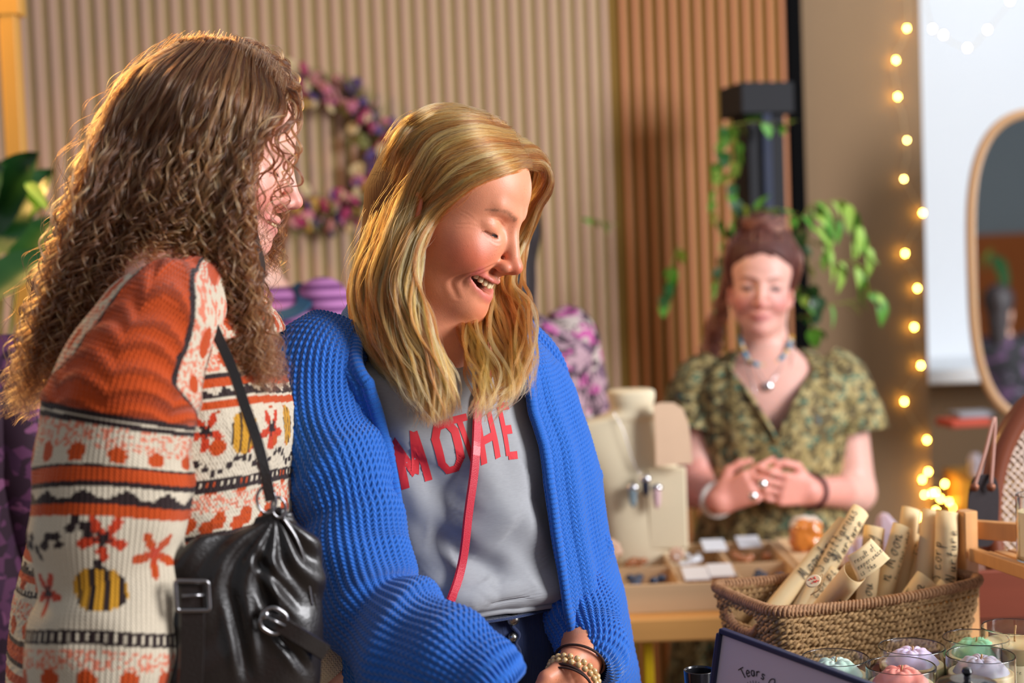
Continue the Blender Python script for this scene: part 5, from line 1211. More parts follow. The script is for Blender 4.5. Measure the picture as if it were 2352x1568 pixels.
for a in np.linspace(-1, 1, 9):
    g = [np.array((a * .076, .076 - .066 * abs(a) ** 2, .080 - .095 * abs(a) ** 1.5)), np.array((a * .080, .045 - .03 * abs(a), .112 - .06 * abs(a) ** 2)), np.array((a * .062, .0, .122 - .03 * a * a)), np.array((a * .03, -.02, .135)), np.array((a * .012, -.01, .150))]
    hg.append([D_HC + D_HR @ (np.array((0, -.02, .03)) + (p - (0, -.02, .03)) * (1.10 if i else 1.0)) for i, p in enumerate(g)])
h1 = strands(hg, 4200, 170, 24, thick=.008, tight=.3, wave=.001, lens=(.9, 1))
bn = []
for a in np.linspace(0, 6.28, 9): bn.append([D_HC + D_HR @ np.array((.044 * math.cos(a + k * .9), -.012 + .040 * math.sin(a + k * .9), .116 + .010 * k)) for k in range(5)])
h2 = strands(bn, 900, 60, 24, thick=.007, tight=.4, wave=.003)
h3 = strands([[A(1680, 640, 3.40), A(1665, 720, 3.42), A(1650, 800, 3.42), A(1640, 880, 3.38)], [A(1670, 600, 3.42), A(1645, 700, 3.44), A(1620, 790, 3.44), A(1625, 850, 3.42)]], 500, 30, 24, thick=.012, tight=.3, wave=.006, curl=.005, cfreq=5)
hair_curves('hair_strands', np.concatenate([h1, h2, h3]), .00035, m_brown_hair, dh)
def necklace(name, label, pts, rad, col, r, n=40, pend=None):
    X = spline(pts, n); o = thing(name, label, 'necklace', X[0])
    MB().tube(X, .0012, 5).build('chain', m_silver, o)
    for i in range(0, n, 1 if r > .003 else n): MB().ball(X[i], r, 8).build('bead', col[i % len(col)] if isinstance(col, list) else col, o)
    if pend is not None: MB().ball(pend[0], pend[1], 14).build('pendant', pend[2], o)
m_yb = mat('yellow_bead', (226, 170, 60), .3); m_bb = mat('turquoise_bead', (60, 140, 170), .3); m_stone = mat('pale_stone', (206, 204, 190), .25, coat=.4)
necklace('necklace', 'short beaded necklace of blue and yellow beads on the stallholder', [A(1700, 775, 3.355), A(1712, 815, 3.325), A(1740, 838, 3.31), A(1775, 836, 3.31), A(1805, 810, 3.32), A(1818, 775, 3.35)], 0, [m_bb, m_bb, m_stone, m_yb], .0062, 24)
necklace('necklace', 'long fine chain with a small silver pendant down the wrap dress', [A(1700, 780, 3.35), A(1722, 860, 3.295), A(1748, 940, 3.27), A(1762, 985, 3.26), A(1785, 920, 3.27), A(1815, 840, 3.30), A(1824, 780, 3.35)], 0, m_silver, .001, 40, (A(1762, 1000, 3.255), (.009, .005, .016), m_stone))
necklace('necklace', 'middle silver chain with a round silver disc pendant', [A(1705, 785, 3.35), A(1740, 850, 3.29), A(1764, 880, 3.275), A(1790, 850, 3.29), A(1818, 785, 3.35)], 0, m_silver, .001, 30, (A(1764, 888, 3.27), (.011, .004, .011), m_silver))
def cuff(c, ax, r, w, m, label, name='bracelet'):
    ax = unit(ax); e1 = unit(np.cross(ax, (0, 0, 1))); e2 = np.cross(ax, e1); a = np.linspace(0, 6.283, 30, endpoint=False)
    o = MB().tube(c + np.outer(np.cos(a), e1) * r + np.outer(np.sin(a), e2) * r, w, 8, closed=True).build(name, m); tag(o, label, 'bracelet'); return o
cuff(dwR + unit(deR - dwR) * .012, dwR - deR, .036, .0065, mat('white_beads', (220, 216, 210), .4, var=.3, vs=150), 'pale bead bracelet on the stallholder wrist beside the bust')
cuff(dwL + unit(deL - dwL) * .012, dwL - deL, .036, .0050, mat('dark_red_cord', (78, 26, 34), .6), 'dark red bracelet on the stallholder wrist nearer the fairy lights')
for px, py in ((1752, 1112), (1730, 1140)): o = MB().ball(A(px, py, 3.035), (.010, .006, .010), 12).build('finger_ring', m_silver); tag(o, 'large silver ring on the clasped hands, ' + ('upper' if py < 1120 else 'lower') + ' of two', 'ring')
# ---------------------------------------------------------------- bystanders
def bystander(label, hc, f, top_m, leg_m, hair_m, hairlen=.2, lean=0., h=1.0, strap=None, arms=.0, wide=1.0):
    f = unit(np.array([f[0], f[1], 0.])); R = fmat(f); hc = np.array(hc); T = thing('person', label, 'person', (hc[0] - f[0] * lean, hc[1] - f[1] * lean, 0))
    N_ = hc - f * (.03 + lean * .25) + (0, 0, -.165); W_ = N_ - f * lean * .5 + (0, 0, -.34); P_ = W_ + (0, 0, -.20)
    s = head_sdf(smile=.3); S = SDF(); S.xform(fmat(unit(f + np.array((0, 0, -.25)))), hc, s)
    S.cap(N_, hc + (0, 0, -.05), .052, .05, .03); S.ell(N_ + (0, 0, -.075), (.13, .06, .05), .05, R); S.ell((N_ + W_) / 2, (.13, .09, .18), .05, R); S.ell(W_, (.13, .10, .15), .05, R); S.ell(P_, (.16, .12, .13), .05, R)
    sl = []
    for sg in (1, -1):
        sh = N_ + R @ np.array((sg * .155, 0, -.065)); el = sh + R @ np.array((sg * .03, .02 + arms * .1, -.27)); wr = el + R @ np.array((-sg * .02, .14 + arms * .1, -.20)); S.cap(sh, el, .046, .038, .03).cap(el, wr, .037, .027, .02); hand_sdf(S, wr, wr - el, R[:, 0] * -sg, .4, .17, sg)
        sl.append((sh, el, wr)); hip = P_ + R @ np.array((sg * .085, 0, -.04)); kn = np.array([hip[0], hip[1], .48]) + f * .02; an = np.array([hip[0], hip[1], .09]); S.cap(hip, kn, .085, .056, .03).cap(kn, an, .054, .036, .02); S.cap(an, an + f * .13 + (0, 0, -.055), .034, .026, .02); S.cap(an, an + (0, 0, -.05), .034, .034)
    V, F = person_mesh(S, [(hc - .15, hc + .15, .0045)], .010); C = np.repeat(lin((226, 176, 154))[None], len(V), 0); MB().add(V, F, Col=C).build('body', m_skin, T)
    KR_ = Rings([(N_ + (0, 0, .0), .075, .062), (N_ + (0, 0, -.02), .115, .078), (N_ + (0, 0, -.055), .170, .10), (N_ * .75 + W_ * .25, .178 * wide, .125), (N_ * .4 + W_ * .6, .165 * wide, .135), (W_, .168 * wide, .135), (P_, .19 * wide, .15), (P_ - (0, 0, .06), .19 * wide, .15)], R)
    PH, VV = np.meshgrid(np.linspace(-np.pi, np.pi, 90, endpoint=False), np.linspace(0, 1, 70), indexing='ij'); X = KR_.pt(PH, VV); X = X + KR_.nrm(PH, VV) * (.006 * vnoise(X, 12, 90))[..., None]; tp = MB().grid(X, cu=True).build('top', top_m, T)
    for a in sl:
        P, _, _, _ = sleeve([a[0] + (N_ - a[0]) * .25, a[0], a[1], a[2]], [.05, .062, .056, .042], 40, 50, knit=False, noise=.006, seed=92); MB().grid(P, cv=True).build('sleeve', top_m, tp)
    m = MB(); m.ball(P_, (.185, .145, .14), 24, R)
    for sg in (1, -1):
        hip = P_ + R @ np.array((sg * .085, 0, -.03)); kn = np.array([hip[0], hip[1], .48]) + f * .02; an = np.array([hip[0], hip[1], .10]); m.tube(spline([hip, (hip + kn) / 2, kn, an], 16), spline([.105, .09, .074, .064], 16)[:, 0], 18)
        m2 = MB(); a_ = np.array([hip[0], hip[1], 0]); m2.ball(a_ + f * .06 + (0, 0, .035), (.045, .13, .038), 16, R); m2.ball(a_ + f * .055 + (0, 0, .012), (.047, .135, .014), 16, R); m2.build('shoe', m_dark, T)
    m.build('jeans', leg_m, T)
    HB = SDF(); HB.ell(hc + R @ np.array((0, -.028, .04)), (.086, .094, .088), .01, R); b0 = hc + R @ np.array((0, -.065, .0)); HB.cap(b0, b0 + (0, 0, -hairlen) - f * .02, .065, .05, .03)
    V, F = HB.mesh(.007); V = relax(V, F, 2); V = V + vnormals(V, F) * (.004 * vnoise(V * (1, 1, .25), 60, 93))[:, None]; MB().add(V, F).build('hair', hair_m, T)
    if strap:
        for sg in (1, -1): 
            q = KR_.pt(np.linspace(sg * 2.6, sg * .45, 30), np.concatenate([np.linspace(.36, .07, 15), np.linspace(.07, .36, 15)])); q = q + unit(q - N_ + (0, 0, .3)) * .006; MB().grid(ribbon(q, .017, .003, 30, up=(0, -.6, .8)), cv=True).build('dungaree_strap', strap, T, smooth=False)
    return T
def stripe_mat(name, c1, c2, sc=52):
    N = NT(name); b = N.b; tc = N.n('ShaderNodeTexCoord'); sx = N.n('ShaderNodeSeparateXYZ'); N.l(tc.outputs['Object'], sx.inputs[0]); m1 = N.n('ShaderNodeMath', operation='MULTIPLY'); m1.inputs[1].default_value = sc; N.l(sx.outputs[2], m1.inputs[0])
    fr = N.n('ShaderNodeMath', operation='FRACT'); N.l(m1.outputs[0], fr.inputs[0]); gt = N.n('ShaderNodeMath', operation='GREATER_THAN'); gt.inputs[1].default_value = .62; N.l(fr.outputs[0], gt.inputs[0])
    mx = N.n('ShaderNodeMix', data_type='RGBA'); N.l(gt.outputs[0], mx.inputs[0]); mx.inputs[6].default_value = (*lin(c1), 1); mx.inputs[7].default_value = (*lin(c2), 1); N.l(mx.outputs[2], b.inputs['Base Color']); b.inputs['Roughness'].default_value = .85; MATS[name] = N.m; return N.m
m_stripe = stripe_mat('purple_stripe', (186, 120, 176), (110, 52, 108), 44)
m_floral = pattern_mat('pink_floral_print', [(0, (30, 22, 28)), (.36, (104, 76, 96)), (.44, (178, 144, 154)), (.51, (60, 40, 52)), (.58, (190, 84, 150)), (.64, (192, 176, 168)), (.71, (64, 40, 54)), (.82, (150, 60, 110))], 14, 22)
m_night = pattern_mat('night_floral_print', [(0, (14, 12, 20)), (.5, (40, 30, 46)), (.58, (96, 60, 98)), (.64, (20, 18, 26)), (.74, (110, 100, 118))], 10, 18)
m_purple = pattern_mat('plum_print', [(0, (52, 24, 44)), (.45, (104, 54, 92)), (.6, (70, 34, 66)), (.7, (140, 80, 120))], 16, 40)
m_teal = mat('teal_denim', (36, 76, 104), .8, bump=.2, bs=500); m_ltblue = mat('light_blue_denim', (104, 158, 204), .8, var=.2, vs=60, bump=.2, bs=400)
m_dkhair = mat('dark_hair_base', (34, 24, 26), .6, var=.3, vs=50, bump=.5, bs=200)
m_aubhair = mat('auburn_hair_base', (120, 74, 44), .6, var=.3, vs=50, bump=.5, bs=200)
bystander('person in a purple striped top and teal dungarees, half hidden behind the curly hair', A(568, 476, 2.95), (-.25, -1, 0), m_stripe, m_teal, m_aubhair, .05, strap=m_teal)
bystander('dark-haired person in a pink floral top, mostly hidden behind the blonde woman', A(1150, 560, 3.25), (-.25, 1, 0), m_floral, m_dark, m_dkhair, .17, lean=.0, wide=1.12)
bystander('person in plum patterned top and light blue jeans, mostly hidden behind curly hair', A(-175, 560, 2.30), (.1, 1, 0), m_purple, m_ltblue, m_dkhair, .12)
# ---------------------------------------------------------------- far table and its wares
m_pine = mat('honey_pine', (206, 150, 84), .5, var=.14, vs=5, stretch=(.6, 8, 8), bump=.08, bs=90)
m_pale = mat('pale_birch', (206, 172, 132), .55, var=.10, vs=6, stretch=(.6, 8, 8))
m_yellow = mat('yellow_enamel', (226, 190, 20), .4, 0, var=.03)
tz = A(1525, 1420, 2.55)[2]
t = thing('market_table', 'honey pine table with yellow metal legs in front of the stallholder', 'table', (.55, 2.8, 0))
MB().box((.47, 2.84, tz - .022), (.70, .58, .044), bev=.004).build('table_top', m_pine, t, smooth=False)
for x, y in ((.232, 2.62), (.78, 2.62), (.232, 3.06), (.78, 3.06)): MB().box((x, y, (tz - .044) / 2), (.018, .018, tz - .044), bev=.002).build('leg', m_yellow, t, smooth=False)
MB().box((.15, 2.60, .40), (.016, .016, .80)).tube([(.15, 2.60, .80), (.232, 2.62, tz - .046)], .008, 6).build('brace', m_yellow, t, smooth=False)
def tray(x0, x1, y0, y1, h, nx, label):
    t = thing('display_tray', label, 'tray', ((x0 + x1) / 2, (y0 + y1) / 2, tz)); w = .009
    MB().box(((x0 + x1) / 2, (y0 + y1) / 2, tz + .003), (x1 - x0 - .002, y1 - y0 - .002, .006)).build('tray_bottom', m_pale, t, smooth=False)
    for c, s_ in ((((x0 + x1) / 2, y0, tz + h / 2), (x1 - x0, w, h)), (((x0 + x1) / 2, y1, tz + h / 2), (x1 - x0, w, h)), ((x0, (y0 + y1) / 2, tz + h / 2), (w, y1 - y0 - w, h)), ((x1, (y0 + y1) / 2, tz + h / 2), (w, y1 - y0 - w, h))): MB().box(c, s_, bev=.001).build('side_panel', m_pale, t, smooth=False)
    for k in range(1, nx): x = x0 + (x1 - x0) * k / nx; MB().box((x, (y0 + y1) / 2, tz + h / 2 - .002), (.006, y1 - y0 - w, h - .006)).build('divider', m_pale, t, smooth=False)
    MB().box(((x0 + x1) / 2, (y0 + y1) / 2, tz + h / 2 - .002), (x1 - x0 - w, .006, h - .008)).build('divider', m_pale, t, smooth=False)
x0 = A(1424, 1355, 2.60)[0]
tray(x0, x0 + .345, 2.60, 2.96, .052, 3, 'pale wooden compartment tray on the pine table below the necklace bust')
tray(x0 + .36, x0 + .60, 2.62, 2.98, .052, 2, 'pale wooden compartment tray on the pine table behind the seagrass basket')
m_card = mat('white_card', (232, 232, 236), .6, var=.02)
GEM = [('milky white', mat('milky_stone', (220, 222, 228), .2, var=.1, coat=.5)), ('mint green', mat('mint_stone', (146, 200, 176), .2, var=.15, coat=.5)), ('violet', mat('violet_stone', (140, 120, 176), .2, var=.3, coat=.5)), ('dark blue', mat('dark_stone', (44, 60, 88), .2, var=.3, coat=.5)), ('amber brown', mat('amber_stone', (170, 104, 60), .2, var=.3, coat=.5))]
gm = [MB().ball((0, 0, 0), (.009, .0075, .006), 8).mesh('tumbled_stone', g[1]) for g in GEM]
def put_gem(k, x, y, z, grp, lab):
    o = bpy.data.objects.new('tumbled_stone', gm[k]); COL.objects.link(o); o.location = (x, y, z); o.rotation_euler = (0, 0, random.uniform(0, 6)); o.scale = [random.uniform(.8, 1.5)] * 3; tag(o, lab, 'stone', grp)
for k, (cx, n, gi) in enumerate(((x0 + .055, 10, 3), (x0 + .17, 10, 4), (x0 + .29, 8, 3), (x0 + .42, 12, 1), (x0 + .54, 12, 1), (x0 + .57, 2, 2))):
    for row, yc in ((0, 2.70), (1, 2.88)):
        g = gi if row == 0 else (gi + 1) % 5; side = 'bust' if k < 3 else 'basket'; grp = '%s stones in %s row compartment %s the %s' % (GEM[g][0], 'front' if row == 0 else 'back', 'near' if k % 3 == 0 else 'central to' if k % 3 == 1 else 'far past', side)
        for i in range(n): put_gem(g, cx + random.uniform(-.035, .035), yc + random.uniform(-.05, .05), tz + .036, grp, '%s tumbled stone in the %s row of the tray %s the %s' % (GEM[g][0], 'front' if row == 0 else 'back', 'near' if k % 3 == 0 else 'central to' if k % 3 == 1 else 'far past', side))
for (px, py, Y, lab) in ((1598, 1330, 2.66, 'white card lying in the tray nearest the basket'), (1655, 1318, 2.68, 'white card lying in the tray just behind the basket corner'), (1640, 1272, 2.92, 'white card at the back of the tray below the clasped hands'), (1720, 1268, 2.94, 'white card at the back beside the violet stones')):
    p = A(px, py, Y); o = MB().box((p[0], p[1], tz + .056), (.048, .062, .003), rotm('X', 10), bev=.0008).build('white_card', m_card, smooth=False); tag(o, lab, 'card')
# necklace bust
m_linen = mat('cream_linen', (226, 212, 180), .85, var=.05, vs=300, bump=.15, bs=900)
def bpx(px, py, Y=2.93): return A(px, py, Y)
bust = thing('necklace_bust', 'cream linen necklace display bust standing on the pine table', 'display', (A(1490, 1300, 2.95)[0], 2.95, tz + .05))
u_ = .000898
RB = Rings([(bpx(1447, 893), .004, .004), (bpx(1447, 895), 50 * u_, .036), (bpx(1450, 912), 54 * u_, .040), (bpx(1450, 938), 50 * u_, .036), (bpx(1444, 955), 78 * u_, .036), (bpx(1418, 972), 106 * u_, .034), (bpx(1426, 1010), 108 * u_, .034), (bpx(1456, 1080), 104 * u_, .036), (bpx(1476, 1160), 97 * u_, .036), (bpx(1488, 1300), 84 * u_, .036), (bpx(1488, 1302), .01, .006)], fmat((.12, -1, 0)), 160)
PH, VV = np.meshgrid(np.linspace(-np.pi, np.pi, 64, endpoint=False), np.linspace(0, 1, 110), indexing='ij'); MB().grid(RB.pt(PH, VV), cu=True).build('bust_body', m_linen, bust)
MB().tube(spline([bpx(1405, 940, 2.888), bpx(1430, 985, 2.884), bpx(1455, 1060, 2.882), bpx(1478, 1102, 2.882)], 30), .0007, 5).build('chain', m_silver, bust)
m_kraft = mat('kraft_board', (226, 192, 160), .7, var=.05, vs=30)
kb = thing('display_card', 'kraft board with rounded top leaning against the cream bust', 'display', A(1545, 1070, 2.86))
o1 = [(-38, 0), (44, 6), (36, 90), (22, 128), (0, 142), (-28, 142), (-44, 138), (-40, 70)]; m = MB(); poly_prism(m, np.array(o1) * u_, A(1545, 1070, 2.86), (1, 0, -.03), (.05, .10, 1), (0, -1, .1), .010); m.build('board', m_kraft, kb, smooth=False)
fb = thing('display_stand', 'flat cream display block under the kraft board with the hanging pendants', 'display', A(1540, 1300, 2.885)); MB().box((A(1532, 1180, 2.90)[0], 2.90, (tz + .055 + A(1540, 1072, 2.90)[2]) / 2), (.082, .016, A(1540, 1072, 2.90)[2] - tz - .055), bev=.004).build('panel', m_linen, fb, smooth=False)
for (px, m_, lab, y1, y2) in ((1453, mat('clear_quartz', (176, 204, 220), .08, trans=.6, ior=1.5), 'clear blue crystal pendant with silver cap, leftmost on the bust', 1112, 1165), (1482, mat('smoky_crystal', (40, 46, 62), .1, coat=.6), 'dark crystal pendant hanging in the middle of the bust', 1092, 1140), (1508, mat('rose_crystal', (226, 190, 196), .1, coat=.6), 'pink crystal pendant with silver cap beside the dark one', 1112, 1168)):
    T = thing('pendant', lab, 'pendant', A(px, y2, 2.876)); MB().ball(A(px, y1 + 8, 2.872), (.0125, .008, .009), 12).build('cap', m_silver, T)
    MB().tube([A(px, y1 + 6, 2.872), A(px, y1 + 20, 2.872), A(px + 1, y2 - 10, 2.872), A(px + 1, y2, 2.872)], [.008, .0095, .008, .002], 6).build('crystal', m_, T, smooth=False)
# shell and dried roll at the foot of the bust, amber block, pink crystals
m_shell = mat('pale_shell', (214, 176, 150), .35, var=.2, vs=40)
for px, py, Y, r, lab in ((1395, 1268, 2.70, .028, 'peach coloured shell in the tray beside the blue sleeve'), (1552, 1275, 2.80, .018, 'cream curled shell at the foot of the cream bust')):
    o = MB(); 
    for k in range(26): a = k * .55; o.ball(A(px, py, Y) + r * (1 - k / 30) * .7 * np.array((math.cos(a), .3 * math.sin(a), math.sin(a))) + (0, -.001 * k, 0), r * .34 * (1.05 - k / 30), 8)
    o = o.build('seashell', m_shell); tag(o, lab, 'shell')
m_amber = mat('amber_geode', (196, 96, 34), .25, var=.5, vs=50, sss=.3, coat=.6, col2=(240, 150, 60)); m_crust = mat('white_crust', (226, 206, 190), .8, bump=.5, bs=120)
T = thing('amber_geode', 'glowing orange geode block with pale crust on the pine table', 'geode', (A(1852, 1260, 2.85)[0], 2.85, tz + .06))
S = SDF(); c = A(1852, 1228, 2.85); S.cap(c + (-.012, 0, -.016), c + (-.012, 0, .014), .022, .020, .012).cap(c + (.012, 0, -.016), c + (.012, 0, .014), .022, .020, .012); V, F = S.mesh(.003); V = V + vnormals(V, F) * (.003 * vnoise(V, 90, 5))[:, None]; MB().add(V, F).build('geode_face', m_amber, T)
S = SDF(); S.cap(c + (-.012, .006, .018), c + (.014, .006, .018), .020, .019, .012); V, F = S.mesh(.003); V = V + vnormals(V, F) * (.003 * vnoise(V, 90, 6))[:, None]; MB().add(V, F).build('crust', m_crust, T)
MB().box(c + (0, 0, -.055), (.085, .06, .045), bev=.004).build('wooden_base', m_pale, T, smooth=False)
m_rose = mat('rose_quartz', (222, 196, 206), .25, var=.1, sss=.3, coat=.4)
for px, py, s_, lab in ((2046, 1260, 1.0, 'tall pale pink quartz point behind the paper scrolls'), (1985, 1290, .7, 'smaller pink quartz point left of the tall one behind the scrolls'), (1962, 1300, .6, 'lowest pink quartz point behind the leaning scrolls')):
    c = A(px, py, 2.6); m = MB(); a = np.arange(6) * np.pi / 3; prof = [(.0, -.09), (.028, -.09), (.030, .0), (.026, .035), (.010, .065), (0, .07)]
    m.lathe(np.array(prof) * s_, c, 6, R=rotm('Y', -12)); o = m.build('quartz_point', m_rose, smooth=False); tag(o, lab, 'crystal')
# ---------------------------------------------------------------- near table, basket, scrolls
zr = A(1779, 1410, 1.80)[2]; zt = zr - .092
m_dkwood = mat('dark_walnut', (84, 44, 30), .45, var=.2, vs=5, stretch=(.6, 8, 8), coat=.1)
T = thing('display_counter', 'dark wooden counter carrying the basket and candles', 'table', (.6, 1.7, 0))
V = np.array([(.20, 1.18), (1.3, 1.18), (1.3, 2.12), (.33, 2.12)]); m = MB(); V3 = np.concatenate([np.c_[V, [zt] * 4], np.c_[V, [zt - .04] * 4]]); m.add(V3, [[0, 1, 2, 3], [7, 6, 5, 4], [0, 4, 5, 1], [1, 5, 6, 2], [2, 6, 7, 3], [3, 7, 4, 0]]); m.build('counter_top', m_dkwood, T, smooth=False)
for x, y in ((.26, 1.24), (1.25, 1.24), (1.25, 2.06), (.38, 2.06)): MB().box((x, y, (zt - .04) / 2), (.05, .05, zt - .04), bev=.003).build('leg', m_dkwood, T, smooth=False)
m_rope = mat('seagrass_rope', (122, 84, 48), .75, var=.45, vs=130, stretch=(1, 1, 1), bump=.6, bs=420, col2=(200, 160, 106))
m_rope2 = mat('rim_rope', (132, 88, 56), .7, var=.4, vs=160, bump=.6, bs=420, col2=(200, 152, 108))
cF, cL, cRt = A(1779, 1410, 1.80), AZ(1632, 1345, zr), AZ(2262, 1334, zr); cB = cL + cRt - cF; cen = (cF + cRt + cL + cB) / 4
def basket_loop(v, n=520, off=0.):
    """v 0 rim .. 1 base"""
    sc = 1 - .10 * v; cs = [cen + (c - cen) * sc for c in (cF, cRt, cB, cL)]; ex = unit(cRt - cF); ey = unit(cL - cF); R_ = .022; pts = []
    seq = [(0, -ex, -ey), (1, ex, -ey), (2, ex, ey), (3, -ex, ey)]
    for i, a, b in seq:
        c = cs[i] - a * R_ - b * R_; q0, q1 = (a, b) if i % 2 == 0 else (b, a)
        for k in range(7): t = k / 6 * np.pi / 2; pts.append(c + (R_ + off) * (q0 * math.cos(t) + q1 * math.sin(t)))
        c2 = cs[(i + 1) % 4]; mid = (c + c2) / 2
    pts = np.array(pts + [pts[0]]); bow = 1
    d = np.concatenate([[0], np.cumsum(np.linalg.norm(np.diff(pts, axis=0), axis=1))]); t = np.linspace(0, d[-1], n, endpoint=False); P = np.stack([np.interp(t, d, pts[:, k]) for k in range(3)], 1)
    P[:, 2] = zr - .092 * v * .96; fr = np.linalg.norm(P[:, :2] - cen[:2], axis=1); P[:, 2] += (1 - v) * (.010 * ((fr / fr.max()) ** 2) - .008); return P, d[-1]
bk = thing('seagrass_basket', 'rectangular woven seagrass basket full of paper scrolls', 'basket', (cen[0], cen[1], zt))
NR = 12; side0 = None
for r in range(NR):
    v = (r + .8) / (NR + .3); n = 640; P, L = basket_loop(v, n); i = np.arange(n); sx = np.linspace(0, 1, n)
    out = unit((P - P.mean(0)) * (1, 1, 0)); wv = np.sin(i / n * round(L / .034) * 2 * np.pi + np.pi * (r % 2)) * .0014; jit = np.array([random.uniform(-.0012, .0012) for _ in range(16)]); P = P + out * wv[:, None]; P[:, 2] += np.interp(sx, np.linspace(0, 1, 16), jit)
    m = MB(); tw = round(L / .019); keep = np.ones(n, bool)
    if 2 <= r <= 4:
        w_ = (P - cF) @ unit(cL - cF) / np.linalg.norm(cL - cF); lf = (P - cF) @ unit(cRt - cF); keep = ~((lf < .05) & (w_ > .30) & (w_ < .72))
    for st in (0, 1):
        a = sx * tw * 2 * np.pi + st * np.pi; Q = P + out * (np.cos(a) * .0026)[:, None]; Q[:, 2] += np.sin(a) * .0024; rd = .0026 * (1 + .18 * vnoise(Q, 160, r))
        if keep.all(): m.tube(Q, rd, 6, closed=True)
        else: s0 = np.nonzero(~keep)[0][0]; Q2 = np.roll(Q, -s0, 0); k2 = np.roll(keep, -s0); s1 = np.nonzero(k2)[0][0]; m.tube(Q2[s1:], np.roll(rd, -s0)[s1:], 6)
    m.build('rope_row', m_rope, bk)
P, L = basket_loop(0, 240); n = 240
m = MB(); turns = round(L / .0058); k = turns * 9; s_ = np.linspace(0, 1, k, endpoint=False); core = np.stack([np.interp(s_ * n, np.arange(n + 1), np.append(P[:, q], P[0, q])) for q in range(3)], 1); out = unit((core - core.mean(0)) * (1, 1, 0)); a = s_ * turns * 2 * np.pi; rr = .0055 * (1 + .10 * vnoise(core, 70, 4))
Q = core + out * (np.cos(a) * rr)[:, None]; Q[:, 2] += np.sin(a) * rr; m.tube(Q, .0026, 6, closed=True); m.tube(P, .0046, 8, closed=True); m.build('wrapped_rim', m_rope2, bk)
m = MB()
lo = [basket_loop(v, 160, -.006)[0] for v in np.linspace(.42, 1.0, 5)]; m.grid(np.stack(lo), cv=True); b_ = lo[-1]; m.add(np.concatenate([b_, [b_.mean(0)]]), [[i, (i + 1) % 160, 160, 160] for i in range(160)]); m.build('inner_weave', m_rope, bk)
for i in range(0, 640, 22):
    P0, _ = basket_loop(.05, 640, -.001); P1, _ = basket_loop(.98, 640, -.001)
m_ = MB()
hz = [cF + (cL - cF) * f for f in (.28, .36, .5, .66, .74)]; hh = [.030, .040, .044, .040, .030]; X = spline([h_ + (0, 0, -q) + unit(cen - cF) * .004 for h_, q in zip(hz, hh)], 90); a = np.arange(90) * 1.1; T_ = unit(cL - cF); o2 = unit(np.cross(T_, (0, 0, 1))); m_.tube(X, .0038, 8); m_.tube(X + np.outer(np.cos(a), o2) * .0046 + np.outer(np.sin(a), (0, 0, 1)) * .0046, .0021, 6); m_.build('handle_wrap', m_rope2, bk)
# stroke lettering
def P_(*a): return [tuple(map(float, p.split(','))) for p in a]
SF = {'M': [[(0, 0), (.15, 1), (.42, .15), (.62, 1), (.85, .1), (1, .05)]], 'N': [[(0, 0), (.2, 1), (.6, 0), (.8, 1)]], 'S': [[(.8, .9), (.45, 1), (.25, .75), (.6, .45), (.55, .1), (.2, 0), (0, .15)]], 'A': [[(0, .1), (.3, 0), (.5, .5), (.75, 1), (.8, 0), (1, .1)], [(.35, .4), (.8, .4)]],
      'T': [[(0, .95), (.9, 1)], [(.45, 1), (.4, .1), (.25, 0)]], 'Y': [[(0, 1), (.2, .55), (.5, .6), (.7, 1)], [(.7, 1), (.55, .2), (.2, -.3), (.05, -.1)]], 'V': [[(0, 1), (.3, 0), (.75, 1)]], 'L': [[(.6, .9), (.3, 1), (.25, .3), (.1, 0), (.7, .05)]],
      'o': [[(.5, .5), (.15, .42), (.1, .1), (.4, 0), (.62, .25), (.5, .5), (.9, .42)]], 'n': [[(0, .5), (.1, 0)], [(.08, .3), (.35, .5), (.5, .4), (.5, 0), (.8, .1)]], 'u': [[(0, .5), (.05, .1), (.3, 0), (.5, .5), (.5, .05), (.8, .1)]], 'r': [[(0, .5), (.1, 0)], [(.08, .35), (.3, .5), (.6, .45)]],
      'i': [[(.1, .5), (.1, .05), (.4, .05)], [(.14, .72), (.16, .76)]], 'e': [[(.05, .25), (.5, .35), (.35, .5), (.08, .3), (.2, 0), (.7, .12)]], 's': [[(.45, .45), (.2, .5), (.2, .3), (.45, .15), (.3, 0), (0, .05)]], 'a': [[(.5, .45), (.15, .45), (.05, .15), (.3, 0), (.5, .4), (.5, .05), (.85, .1)]],
      'g': [[(.5, .45), (.15, .45), (.05, .15), (.3, .05), (.5, .45), (.45, -.35), (.1, -.45), (.1, -.2), (.8, .1)]], 't': [[(.3, .95), (.2, .1), (.5, .02)], [(0, .55), (.6, .6)]], 'c': [[(.5, .42), (.2, .5), (.05, .2), (.25, 0), (.65, .12)]], 'p': [[(.05, .5), (.1, -.45)], [(.08, .35), (.4, .5), (.5, .2), (.1, .05)]],
      'y': [[(0, .5), (.1, .12), (.4, .15), (.5, .5), (.4, -.3), (.05, -.45)]], 'q': [[(.5, .45), (.15, .45), (.05, .15), (.35, .05), (.5, .45), (.5, -.45)]], 'l': [[(.1, .1), (.4, .9), (.2, 1), (.15, .1), (.5, .05)]], 'h': [[(.1, 1), (.1, 0)], [(.1, .3), (.4, .5), (.5, .05), (.8, .1)]], 'w': [[(0, .5), (.15, 0), (.35, .4), (.55, 0), (.75, .5)]], 'd': [[(.5, .4), (.15, .45), (.1, .05), (.5, .1), (.55, 1), (.55, .05), (.8, .1)]],
      'f': [[(.5, .95), (.25, .95), (.2, -.4)], [(0, .45), (.5, .5)]], 'x': [[(0, .5), (.5, 0)], [(.5, .5), (0, 0)]], "v": [[(0, .5), (.2, 0), (.5, .5)]], ' ': [], '.': [[(.1, 0), (.14, .03)]], ',': [[(.15, .05), (.05, -.15)]]}
